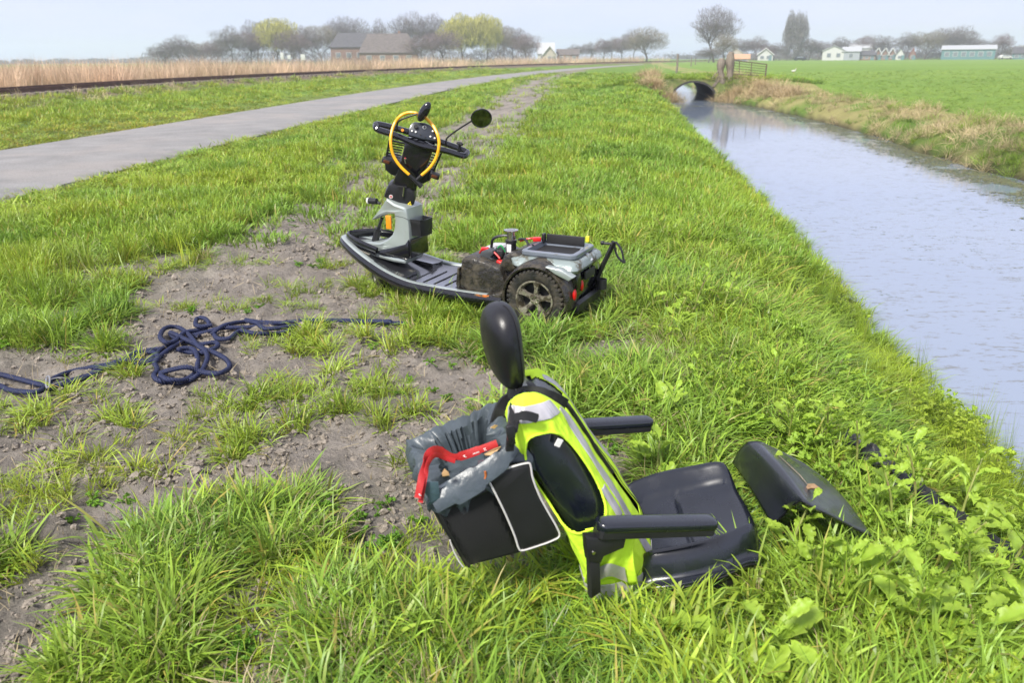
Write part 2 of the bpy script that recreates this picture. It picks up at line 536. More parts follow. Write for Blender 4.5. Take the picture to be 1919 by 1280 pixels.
M['mirror'] = mat('mirror_glass', (0.22, 0.22, 0.23), 0.06, metal=1.0, var=.5, vscale=30)
M['concrete'] = mat('old_concrete', (0.22, 0.20, 0.16), 0.9, var=0.35, vscale=3, bump=0.4, bscale=12)
M['dark_soil'] = mat('bank_earth', (0.10, 0.085, 0.055), 0.95, var=0.4, vscale=2, bump=0.5, bscale=6)

# ================================================================== THE GROUND
def geom_steps(a, b, d0, k):
    out = [a]; d = d0
    while out[-1] < b: out.append(out[-1] + d); d *= k
    return out

us = sorted(set([-x for x in geom_steps(5.0, 900, 0.12, 1.09)] + list(np.arange(-5.0, 2.6, 0.032)) + list(np.arange(2.6, 9.0, 0.12)) + geom_steps(9.0, 900, 0.2, 1.12)))
vs_ = list(np.linspace(-6, 0.4, 16)) + list(np.arange(0.45, 7.5, 0.032)) + geom_steps(7.5, 1350, 0.045, 1.028)
us = np.array(us); vs_ = np.array(vs_)
UU, VV = np.meshgrid(us, vs_)
GX, GY = xy(UU, VV)
GZ = H(GX, GY)
nu, nv = len(us), len(vs_)

def ground_colour(x, y):
    u, v = uv(x, y)
    s = soil(x, y)
    n1 = fbm(x * 0.7, y * 0.7, 51, 4); n2 = fbm(x * 5, y * 5, 53, 3); n3 = fbm(x * 0.03, y * 0.08, 57, 3)
    def C(*c): return np.array(c)[None, None, :] if x.ndim == 2 else np.array(c)[None, :]
    e = lambda a: a[..., None]
    turf = C(0.075, 0.105, 0.026) * (0.7 + 0.6 * e(n2))
    earth = C(0.242, 0.216, 0.188) * (0.62 + 0.76 * e(fbm(x * 11, y * 11, 55, 3)))
    field = C(0.155, 0.25, 0.045) * (0.86 + 0.30 * e(n1)) * (0.86 + 0.28 * e(n3))
    fieldy = C(0.17, 0.25, 0.045)
    strawc = C(0.34, 0.27, 0.13)
    field = field * (1 - 0.5 * e(sstep(0.45, 0.7, fbm(x * 0.06, y * 0.16, 61, 3)))) + fieldy * 0.5 * e(sstep(0.45, 0.7, fbm(x * 0.06, y * 0.16, 61, 3)))
    far = e(sstep(9, 26, v))
    vergefar = C(0.13, 0.215, 0.035) * (0.8 + 0.4 * e(n1))
    c = turf * (1 - far) + vergefar * far
    c = c * (1 - e(s)) + earth * e(s)
    r = polyd(ROAD_R, x, y)
    rl = np.abs(polyd(RAIL, x, y))
    sh = e(sstep(3.0, 0.2, np.maximum(-r, r - ROAD_W)) * 0.45)
    c = c * (1 - sh) + C(0.16, 0.15, 0.05) * sh
    right = e(sstep(7.4, 8.6, u - ditch_shift(v)))
    c = c * (1 - right) + field * right
    rb = e(((u > 5.5) & (u < 8.6)) * sstep(0.35, 0.6, n1) * 0.7)
    c = c * (1 - rb) + strawc * rb
    rr = e(1 - sstep(2.0, 3.0, rl)); c = c * (1 - rr) + C(0.15, 0.11, 0.08) * rr
    lf = e(sstep(7, 12, polyd(RAIL, x, y)))
    c = c * (1 - lf) + field * lf
    under = e(sstep(-0.36, -0.52, H_base)) if H_base is not None else 0
    c = c * (1 - under) + C(0.05, 0.04, 0.028) * under
    return np.clip(c, 0, 1)

H_base = GZ
gc = ground_colour(GX, GY)
gm = bpy.data.meshes.new('ground')
V = np.stack([GX, GY, GZ], -1).reshape(-1, 3)
ii = np.arange(nu * nv).reshape(nv, nu)
Fq = np.stack([ii[:-1, :-1], ii[:-1, 1:], ii[1:, 1:], ii[1:, :-1]], -1).reshape(-1, 4)
def fast_mesh(me, V, Fq):
    me.vertices.add(len(V)); me.vertices.foreach_set('co', np.ascontiguousarray(V, dtype=np.float32).ravel())
    k = Fq.shape[1]
    me.loops.add(Fq.size); me.loops.foreach_set('vertex_index', np.ascontiguousarray(Fq, dtype=np.int32).ravel())
    me.polygons.add(len(Fq)); me.polygons.foreach_set('loop_start', np.arange(len(Fq), dtype=np.int32) * k)
    me.update(calc_edges=True); me.validate()
fast_mesh(gm, V, Fq)
at = gm.color_attributes.new('soil_colour', 'FLOAT_COLOR', 'POINT')
at.data.foreach_set('color', np.concatenate([gc.reshape(-1, 3), np.ones((nu * nv, 1))], 1).astype(np.float32).ravel())
gm.polygons.foreach_set('use_smooth', [True] * len(gm.polygons))

m = bpy.data.materials.new('ground_cover'); m.use_nodes = True
N = m.node_tree.nodes; K = m.node_tree.links.new; b = N['Principled BSDF']
b.inputs['Roughness'].default_value = 0.95; b.inputs['Specular IOR Level'].default_value = 0.15
a = N.new('ShaderNodeAttribute'); a.attribute_name = 'soil_colour'
tcn = N.new('ShaderNodeTexCoord')
n1 = N.new('ShaderNodeTexNoise'); n1.inputs['Scale'].default_value = 30; n1.inputs['Detail'].default_value = 8; n1.inputs['Roughness'].default_value = 0.7
K(tcn.outputs['Object'], n1.inputs['Vector'])
n2 = N.new('ShaderNodeTexNoise'); n2.inputs['Scale'].default_value = 1.3; n2.inputs['Detail'].default_value = 9; n2.inputs['Roughness'].default_value = 0.72
K(tcn.outputs['Object'], n2.inputs['Vector'])
ad = N.new('ShaderNodeMath'); ad.operation = 'ADD'; K(n1.outputs[0], ad.inputs[0]); K(n2.outputs[0], ad.inputs[1])
mr = N.new('ShaderNodeMapRange'); mr.inputs[1].default_value = 0.65; mr.inputs[2].default_value = 1.35; mr.inputs[3].default_value = 0.66; mr.inputs[4].default_value = 1.3
K(ad.outputs[0], mr.inputs[0])
mx = N.new('ShaderNodeMix'); mx.data_type = 'RGBA'; mx.blend_type = 'MULTIPLY'; mx.inputs[0].default_value = 1
K(a.outputs['Color'], mx.inputs[6]); K(mr.outputs[0], mx.inputs[7]); K(mx.outputs[2], b.inputs['Base Color'])
bp = N.new('ShaderNodeBump'); bp.inputs['Strength'].default_value = 1.0; bp.inputs['Distance'].default_value = 0.035
K(n1.outputs[0], bp.inputs['Height']); K(bp.outputs[0], b.inputs['Normal'])
gm.materials.append(m)
ground = bpy.data.objects.new('ground', gm); COL.objects.link(ground)
tag(ground, 'flat grassy polder land with a bare earth track and a green field beyond the ditch', kind='structure')

# ------------------------------------------------------------------ road
R0 = spline([(x, y, 0) for x, y in ROAD_R], 14)
def offset_line(P, d):
    out = []
    for i in range(len(P)):
        a = P[max(i - 1, 0)]; b_ = P[min(i + 1, len(P) - 1)]
        t = (b_ - a)[:2]; t = t / np.linalg.norm(t)
        out.append((P[i][0] - t[1] * d, P[i][1] + t[0] * d))
    return np.array(out)
cols = [-0.02, 0.0, 0.5, 1.2, 1.8, 2.4, 3.1, ROAD_W, ROAD_W + 0.02]
lines = [offset_line(R0, d) for d in cols]
mb = MB(); rings = []
for i in range(len(R0)):
    ring = []
    for j, d in enumerate(cols):
        x, y = lines[j][i]
        jit = (vn(i * 0.7, j * 9.1, 71) - 0.5) * 0.10 if j in (0, 1) else ((vn(i * 0.7, 5, 73) - 0.5) * 0.06 if j >= 7 else 0)
        x += jit
        crown = 0.035 + 0.03 * (1 - ((d - ROAD_W / 2) / (ROAD_W / 2)) ** 2)
        if j in (0, len(cols) - 1): crown = -0.05
        ring.append((x, y, float(np.clip(H(np.array([x]), np.array([y]), False)[0], -0.02, 0.02)) + crown))
    rings.append(ring)
mb.loft(rings, caps=False, closed_ring=False)
m = mat('worn_asphalt', (0.225, 0.22, 0.215), 0.85, spec=0.3, var=0.14, vscale=1.6, col2=(0.285, 0.262, 0.245), mixlo=0.48, mixhi=0.66, mscale=0.30, bump=0.5, bscale=90)
N = m.node_tree.nodes; K = m.node_tree.links.new; b = N['Principled BSDF']
src = b.inputs['Base Color'].links[0].from_socket
ng = N.new('ShaderNodeTexNoise'); ng.inputs['Scale'].default_value = 70; ng.inputs['Detail'].default_value = 3
tcn = N.new('ShaderNodeTexCoord'); K(tcn.outputs['Object'], ng.inputs['Vector'])
mr = N.new('ShaderNodeMapRange'); mr.inputs[1].default_value = 0.3; mr.inputs[2].default_value = 0.7; mr.inputs[3].default_value = 0.72; mr.inputs[4].default_value = 1.25
K(ng.outputs[0], mr.inputs[0])
mx = N.new('ShaderNodeMix'); mx.data_type = 'RGBA'; mx.blend_type = 'MULTIPLY'; mx.inputs[0].default_value = 1
K(src, mx.inputs[6]); K(mr.outputs[0], mx.inputs[7]); K(mx.outputs[2], b.inputs['Base Color'])
road = mb.build('road', m, ang=60)
tag(road, 'narrow grey asphalt road with crumbling edges', kind='structure')

# ------------------------------------------------------------------ water
m = bpy.data.materials.new('ditch_water'); m.use_nodes = True
N = m.node_tree.nodes; K = m.node_tree.links.new; b = N['Principled BSDF']
b.inputs['Base Color'].default_value = (0.205, 0.25, 0.33, 1)
b.inputs['Roughness'].default_value = 0.035
b.inputs['IOR'].default_value = 1.7
b.inputs['Specular IOR Level'].default_value = 0.85
tcn = N.new('ShaderNodeTexCoord'); mp = N.new('ShaderNodeMapping'); mp.inputs['Rotation'].default_value = (0, 0, PHI); mp.inputs['Scale'].default_value = (2.2, 5.5, 1)
K(tcn.outputs['Object'], mp.inputs[0])
n1 = N.new('ShaderNodeTexNoise'); n1.inputs['Scale'].default_value = 2.2; n1.inputs['Detail'].default_value = 5
K(mp.outputs[0], n1.inputs['Vector'])
bp = N.new('ShaderNodeBump'); bp.inputs['Strength'].default_value = 0.05; bp.inputs['Distance'].default_value = 0.02
K(n1.outputs[0], bp.inputs['Height']); K(bp.outputs[0], b.inputs['Normal'])
# thin scum film: patches where the surface is a little duller
n3 = N.new('ShaderNodeTexNoise'); n3.inputs['Scale'].default_value = 3.0; n3.inputs['Detail'].default_value = 9; n3.inputs['Roughness'].default_value = 0.75
K(mp.outputs[0], n3.inputs['Vector'])
mr = N.new('ShaderNodeMapRange'); mr.inputs[1].default_value = 0.54; mr.inputs[2].default_value = 0.62
K(n3.outputs[0], mr.inputs[0])
mx = N.new('ShaderNodeMix'); mx.data_type = 'RGBA'
mx.inputs[6].default_value = (0.205, 0.25, 0.33, 1); mx.inputs[7].default_value = (0.13, 0.14, 0.14, 1)
K(mr.outputs[0], mx.inputs[0]); K(mx.outputs[2], b.inputs['Base Color'])
mr2 = N.new('ShaderNodeMapRange'); mr2.inputs[3].default_value = 0.03; mr2.inputs[4].default_value = 0.25
K(mr.outputs[0], mr2.inputs[0]); K(mr2.outputs[0], b.inputs['Roughness'])
mb = MB()
vv = list(np.linspace(-4, 92, 60))
mb.loft([[(*xy(u_, v_), -0.5) for u_ in (1.2, 3, 5, 7.6)] for v_ in vv], caps=False, closed_ring=False)
water = mb.build('water', m)
tag(water, 'still pale ditch water reflecting the sky', kind='structure')

# ------------------------------------------------------------------ railway
RL = spline([(x, y, 0) for x, y in RAIL], 16)
def densify(P, step):
    out = [P[0]]; acc = 0
    for a, b_ in zip(P[:-1], P[1:]):
        L = np.linalg.norm(b_ - a); k = max(1, int(L / step))
        for i in range(1, k + 1): out.append(a + (b_ - a) * i / k)
    return out
track = empty('railway_track', 'single rusty railway track on a low bank between the road verge and the dry reeds', 'railway track', loc=(0, 0, 0))
BZ = 0.30
mb = MB()
prof = [(-1.9, -0.25), (-1.35, 0.02), (-1.2, 0.04), (0, 0.05), (1.2, 0.04), (1.35, 0.02), (1.9, -0.25)]
ls = [offset_line(RL, d) for d, z in prof]
mb.loft([[(ls[j][i][0], ls[j][i][1], BZ + prof[j][1] + 0.04 * (vn(i * 3.1, j * 7.7, 5) - .5)) for j in range(len(prof))] for i in range(len(RL))], caps=False, closed_ring=False)
mb.build('ballast_bed', M['ballast'], track)
for sgn in (-0.7175, 0.7175):
    lc = offset_line(RL, sgn); mb = MB(); rg = []
    for p in lc:
        i = len(rg)
        a = lc[max(i - 1, 0)]; b_ = lc[min(i + 1, len(lc) - 1)]; t = (b_ - a); t = t / np.linalg.norm(t); nx, ny = -t[1], t[0]
        rg.append([(p[0] + nx * dx, p[1] + ny * dx, BZ + 0.15 + dz) for dx, dz in
                   [(-0.07, 0), (0.07, 0), (0.07, 0.015), (0.012, 0.03), (0.012, 0.10), (0.036, 0.115), (0.036, 0.155), (-0.036, 0.155), (-0.036, 0.115), (-0.012, 0.10), (-0.012, 0.03), (-0.07, 0.015)]])
    mb.loft(rg); mb.build('rail', M['rust'], track, ang=30)
dn = densify(RL, 0.62)
smb = MB().box((0, 0, 0), (0.24, 2.5, 0.15), bev=0.012)
sme = None; cnt = 0
for i in range(1, len(dn) - 1):
    p = dn[i]
    if p[1] < 14 or p[1] > 150 or cnt >= 215: continue
    t = dn[i + 1] - dn[i - 1]; an = math.atan2(t[1], t[0])
    if sme is None:
        s0 = smb.build('sleeper', M['wood'], track); sme = s0.data; o = s0
    else:
        o = bpy.data.objects.new('sleeper', sme); COL.objects.link(o); o.parent = track
    o.location = (p[0], p[1], BZ + 0.075); o.rotation_euler = (0, 0, an + rng.uniform(-.02, .02)); cnt += 1

# ------------------------------------------------------------------ earth dam with its culvert
def dam_top(u, v):
    x, y = xy(u, v)
    return dam_z(np.asarray(u, float), np.asarray(v, float)) + (fbm(np.asarray(u) * 1.3, np.asarray(v) * 1.3, 81, 3) - 0.5) * 0.12
AC_U, AC_W, AC_H = 3.25, 1.05, 0.86     # arch centre, half width, height above the water
uc = np.linspace(1.2, 7.4, 50)
def arch(u):
    t = np.clip((u - AC_U) / AC_W, -1, 1)
    return -0.5 + AC_H * np.sqrt(1 - t * t) * (np.abs(t) < 1)
mb = MB()
vsd = np.linspace(DAM_V0, DAM_V1 + 4, 16)
uu2 = np.linspace(1.0, 7.6, 36)
tz = lambda u, v: float(dam_top(np.array([u]), np.array([v]))[0])
rings = []
for v_ in vsd:
    rings.append([(*xy(u_, v_), tz(u_, v_)) for u_ in uu2])
# sloping front face, down to arch or water bed
front = []
for k in np.linspace(1, 0, 7):
    row = []
    for u_ in uu2:
        top = tz(u_, DAM_V0); bot = arch(u_) if abs(u_ - AC_U) < AC_W else -0.8
        bot = min(bot, top - 0.06)
        z = top + (bot - top) * k
        row.append((*xy(u_, DAM_V0 - 0.45 * k * (1 if abs(u_ - AC_U) >= AC_W else 0.25) - 0.06 * vn(u_ * 3, k * 9, 4)), z))
    front.append(row)
mb.loft(front[:-1] + rings, caps=False, closed_ring=False)
back = []
for k in np.linspace(0, 1, 4):
    row = []
    for u_ in uu2:
        top = tz(u_, DAM_V1 + 4); bot = arch(u_) if abs(u_ - AC_U) < AC_W else -0.8
        row.append((*xy(u_, DAM_V1 + 4 + 0.2 * k), top + (min(bot, top - .06) - top) * k))
    back.append(row)
mb.loft(back, caps=False, closed_ring=False)
dam = empty('earth_dam', 'grassy earth dam across the ditch with a dark round culvert under it', 'dam', loc=(0, 0, 0))
mbm = mat('dam_turf', (0.10, 0.13, 0.035), 0.95, var=0.4, vscale=1.2, col2=(0.26, 0.2, 0.11), mixlo=0.5, mixhi=0.7, mscale=1.5, bump=0.8, bscale=8)
mb.build('turf_bank', mbm, dam, ang=70)
mb = MB()
ring = []
for k in range(17):
    a = PI * k / 16
    ring.append((AC_U - AC_W * math.cos(a), -0.5 + AC_H * math.sin(a)))
rg = []
for v_, rr_ in ((DAM_V0 - 0.2, 1.0), (DAM_V1 + 4.3, 1.0)):
    inner = [(*xy(u_, v_), z_) for u_, z_ in ring]
    outer = [(*xy(AC_U + (u_ - AC_U) * 1.09, v_), -0.5 + (z_ + 0.5) * 1.10) for u_, z_ in ring][::-1]
    rg.append(inner + outer)
mb.loft(rg); mb.build('culvert_arch', mat('culvert_pipe', (0.035, 0.033, 0.03), 0.7, var=0.4, vscale=3), dam, ang=40)

# posts on the dam and beyond
def wpost(p, h, r, label, name='wooden_post', lean=(0, 0), fork=False, group=None):
    mb = MB(); n = 7
    path = []; rr = []
    for k in range(8):
        t = k / 7
        path.append((p[0] + lean[0] * t * h + 0.02 * math.sin(k * 2.1), p[1] + lean[1] * t * h, p[2] - 0.25 + t * (h + 0.25)))
        rr.append(r * (1.06 - 0.15 * t + 0.06 * math.sin(k * 1.7 + p[0])))
    mb.tube(path, rr, 9)
    o = mb.build(name, M['wood'], ang=50)
    tag(o, label, 'post', group)
    return o
def on_dam(px, py):
    """the point of the dam or land surface seen at this pixel"""
    d = ray(px, py); t = np.arange(5.0, 260.0, 0.05)
    q = c_o[None, :] + d[None, :] * t[:, None]
    u_, v_ = uv(q[:, 0], q[:, 1])
    z = H(q[:, 0], q[:, 1])
    z = np.where((u_ > 1.0) & (u_ < 7.6) & (v_ >= DAM_V0) & (v_ <= DAM_V1 + 4), np.maximum(z, dam_top(u_, v_)), z)
    hit = np.nonzero(q[:, 2] <= z)[0]
    return q[hit[0]] if len(hit) else q[-1]
p = on_dam(1268, 146)
def hpx(p, px): return px / F_PX * float((np.array(p) - c_o) @ c_f)
wpost(on_dam(1268, 141), hpx(on_dam(1268, 141), 38), 0.10, 'thick weathered post standing alone on the dam, left of the culvert')
wpost(on_dam(1295, 124), hpx(on_dam(1295, 124), 17), 0.08, 'small far post behind the dam, nearest the alone post', group=None)
wpost(on_dam(1303, 121), hpx(on_dam(1303, 121), 13), 0.08, 'smallest far post behind the dam, just left of the round bare tree')
# gnarled willow stump pair by the gate
st = empty('gnarled_gatepost', 'gnarled grey tree-trunk gatepost leaning on a split twin by the metal gate', 'gatepost', loc=(0, 0, 0))
q = on_dam(1357, 178)
hh = hpx(q, 76)
mb = MB()
for (dx, dy, lx, h_, r0) in ((-0.06, 0, -0.22, hh * 0.86, .15), (0.10, 0.05, 0.12, hh, .17)):
    path = []; rr = []
    for k in range(13):
        t = k / 12
        path.append((q[0] + dx + lx * t + .05 * math.sin(t * 9 + dx * 30), q[1] + dy, q[2] - .3 + t * (h_ + .3)))
        rr.append(r0 * (0.75 + 0.45 * t + .18 * math.sin(t * 17 + dx * 9)) * (1 if t < .98 else .7))
    mb.tube(path, rr, 10)
mb.build('trunk', M['wood'], st, ang=60)
mb = MB()
random.seed(4)
for k in range(7):
    a = random.uniform(0.1, 0.5); z0 = q[2] + hh * random.uniform(.35, .75)
    mb.tube([(q[0] - .1, q[1], z0), (q[0] - .3, q[1] - .05, z0 - .05 - .12 * a), (q[0] - .45 - a * .5, q[1] - .1, z0 - .25 - a * .6)], [.05, .035, .015], 6)
mb.build('broken_branch', M['wood'], st)
# gate
GF = Frame(on_dam(1362, 150), (0.99, 0.12, 0), (-0.12, 0.99, 0), (0, 0, 1))
gt = empty('field_gate', 'rusty brown tubular metal field gate standing ajar beside the gnarled gatepost', 'gate', mat=GF.mat())
c1, c2, c3, c4 = GF.tr(1, 0, 1366, 111), GF.tr(1, 0, 1437, 120), GF.tr(1, 0, 1434, 142), GF.tr(1, 0, 1366, 137)
mb = MB()
mb.tube([c4, c1], .022, 8).tube([c1, c2], .022, 8).tube([c2, c3], .022, 8).tube([c3, c4], .022, 8)
mb.build('gate_frame', M['gate_metal'], gt)
for t in (.2, .4, .6, .8):
    MB().tube([c4 + (c1 - c4) * t, c3 + (c2 - c3) * t], .013, 6).build('gate_bar', M['gate_metal'], gt)
for t in (.28, .6):
    MB().tube([c1 + (c2 - c1) * t, c4 + (c3 - c4) * t], .018, 6).build('gate_upright', M['gate_metal'], gt)
c5 = c3 * 1; MB().tube([c2, (c3[0], c3[1], c3[2] - .35)], .03, 6).build('gate_leg', M['gate_metal'], gt)
g_px = on_dam(1487, 136)
wallm_white = mat('goose_feathers', (0.55, 0.54, 0.5), .8, var=.1)
# a white goose far out in the field
def goose(p, s, label):
    t = empty('white_goose', label, 'goose', loc=p)
    mb = MB(); mb.ell((0, 0, .28 * s), (.30 * s, .14 * s, .15 * s), Matrix.Rotation(-.2, 3, 'Y'), 14, 9)
    mb.tube([(.2 * s, 0, .33 * s), (.30 * s, 0, .48 * s), (.32 * s, 0, .62 * s)], [.07 * s, .045 * s, .04 * s], 8)
    mb.ell((.35 * s, 0, .65 * s), (.075 * s, .05 * s, .05 * s), None, 10, 7)
    mb.tube([(-.25 * s, 0, .31 * s), (-.42 * s, 0, .36 * s)], [.08 * s, .02 * s], 6)
    mb.build('body', wallm_white, t)
    MB().tube([(.40 * s, 0, .645 * s), (.50 * s, 0, .625 * s)], [.025 * s, .008 * s], 6).build('beak', M['orange'], t)
    for sy in (-1, 1):
        MB().tube([(0, .05 * sy * s, .2 * s), (0, .05 * sy * s, 0), (.07 * s, .05 * sy * s, 0)], .012 * s, 5).build('leg', M['orange'], t)
goose(g_px, .6, 'small white goose grazing alone in the green field right of the gate')

# ================================================================== FAR TREES
def add_tri(vs, fs, a, b_, w):
    a = np.array(a); b_ = np.array(b_); d = b_ - a
    s = np.cross(d, rng.normal(size=3)); s = s / (np.linalg.norm(s) + 1e-9) * w
    k = len(vs); vs += [a - s, a + s, b_]; fs.append((k, k + 1, k + 2))
bark_far = mat('grey_bark', (0.13, 0.105, 0.095), 0.9, var=0.3, vscale=2)
twig_mats = {
    'bare': mat('bare_twigs', (0.165, 0.14, 0.135), 0.9, var=0.3, vscale=1.2),
    'purple': mat('purple_twigs', (0.175, 0.125, 0.125), 0.9, var=0.3, vscale=1.2),
    'brown': mat('budding_brown_twigs', (0.20, 0.17, 0.12), 0.9, var=0.3, vscale=1.2),
    'willow': mat('young_willow_leaf', (0.36, 0.34, 0.07), 0.8, var=0.3, vscale=1.0),
    'poplar': mat('poplar_twigs', (0.17, 0.155, 0.145), 0.9, var=0.3, vscale=1.2),
}
def tree_proto(kind, seed, h, w):
    """returns (trunk mesh, crown mesh): limbs as tapered tubes, crown as thousands of fine twig blades"""
    r_ = random.Random(seed); mb = MB(); tips = []
    col = kind == 'poplar'
    def grow(p, d, L, rad_, lvl):
        k = 4; path = [p]; q = np.array(p, float); dd = np.array(d, float)
        for i in range(k):
            dd = dd + np.array([r_.uniform(-.18, .18), r_.uniform(-.18, .18), (0.10 if kind != 'willow' else (-0.06 if lvl > 1 else .1))])
            dd /= np.linalg.norm(dd); q = q + dd * L / k; path.append(q.copy())
        mb.tube(path, [rad_ * (1 - .6 * i / k) for i in range(k + 1)], 5 if lvl else 8, caps=False)
        if lvl >= 3: tips.append((path[-1], dd)); return
        nb = {0: 7, 1: 4, 2: 3}[lvl]
        for i in range(nb):
            t = r_.uniform(.35, 1) if lvl else r_.uniform(.28, 1.0)
            j = min(int(t * k), k - 1); pp = path[j] + (path[j + 1] - path[j]) * (t * k - j)
            az = r_.uniform(0, 2 * PI) if lvl else i * 2.4
            sp_ = r_.uniform(.5, 1.0) if not col else r_.uniform(.12, .28)
            side = np.array([math.cos(az), math.sin(az), 0]); side = side - dd * (side @ dd)
            nd = dd * math.cos(sp_) + side * math.sin(sp_)
            grow(pp, nd, L * r_.uniform(.5, .72), rad_ * .5, lvl + 1)
        tips.append((path[-1], dd))
    grow((0, 0, 0), (0, 0, 1), .62 * h if not col else .8 * h, h * .02, 0)
    P = np.array([t[0] for t in tips])
    hw = max(np.percentile(np.abs(P[:, 0]), 96), np.percentile(np.abs(P[:, 1]), 96)); hz = P[:, 2].max()
    sx = (w / 2 * .86) / hw; sz = h * .9 / hz
    mb.v = [(x * sx, y * sx, z * sz) for x, y, z in mb.v]
    vs = []; fs = []
    P2 = np.array([[q[0][0] * sx, q[0][1] * sx, q[0][2] * sz] for q in tips])
    cz0, cz1 = (.22 * h, h) if kind != 'poplar' else (.04 * h, h)
    n_tot = 6400 if kind != 'poplar' else 5200
    for j in range(n_tot):
        # a point inside a lumpy rounded crown; two thirds near its skin
        d = rng.normal(size=3); d /= np.linalg.norm(d)
        rr_ = (rng.uniform() ** (.28 if j % 3 else .8))
        lump = .80 + .30 * mnoise.noise(Vector(d * 1.7 + seed * 3.1)) * 1.3 + .10 * mnoise.noise(Vector(d * 4.5 + seed))
        o = np.array([d[0] * w / 2, d[1] * w / 2, d[2] * (cz1 - cz0) / 2]) * rr_ * lump * 1.08 + np.array([0, 0, (cz0 + cz1) / 2])
        if d[2] < 0 and kind not in ('poplar', 'willow'): o[2] += (cz1 - cz0) * .10 * (-d[2])
        root = np.array([0, 0, h * .22]); dr = o - root; dr = dr / (np.linalg.norm(dr) + 1e-6)
        dr = dr + rng.normal(size=3) * .40 + np.array([0, 0, .25])
        if kind == 'willow': dr = np.array([rng.normal() * .25, rng.normal() * .25, -1.0])
        if col: dr = np.array([rng.normal() * .16, rng.normal() * .16, 1.0])
        dr = dr / np.linalg.norm(dr)
        L = h * rng.uniform(.04, .10) * (1.2 if kind == 'willow' else 1)
        add_tri(vs, fs, o - dr * L * .5, o + dr * L * .5, h * rng.uniform(.0012, .0027) * (2.0 if kind == 'willow' else 1))
    tm = bpy.data.meshes.new('trunk'); tm.from_pydata(mb.v, [], mb.f); tm.materials.append(bark_far)
    cm = bpy.data.meshes.new('crown'); V_ = np.array(vs); V_[:, 2] = np.maximum(V_[:, 2], h * .02); fast_mesh(cm, V_, np.array(fs)); cm.materials.append(twig_mats[kind])
    return tm, cm
protos = {}
def get_proto(kind, i, h=10, w=8):
    k = (kind, i)
    if k not in protos: protos[k] = tree_proto(kind, hash(kind) % 1 + i * 31 + len(kind), h, w)
    return protos[k]
def far_tree(px, top, dist, wpx, kind, label, name, i=0, group=None, dy=0.0):
    p = place(px, dist, 0.0)
    hor = 109 + (px - 960) * -math.tan(ROLL)
    h = EYE + (hor - top) / 1544 * dist
    w = wpx / 1544 * dist
    asp = {'poplar': .28}.get(kind, .85)
    tm, cm = get_proto(kind, i, 10, 10 * asp)
    t = empty(name, label, 'tree', loc=p, group=group)
    a = rng.uniform(0, 6.28)
    for nm, me in (('trunk', tm), ('crown', cm)):
        o = bpy.data.objects.new(nm, me); COL.objects.link(o); o.parent = t
        o.scale = (w / (10 * asp), w / (10 * asp), h / 10); o.rotation_euler = (0, 0, a)
    return t
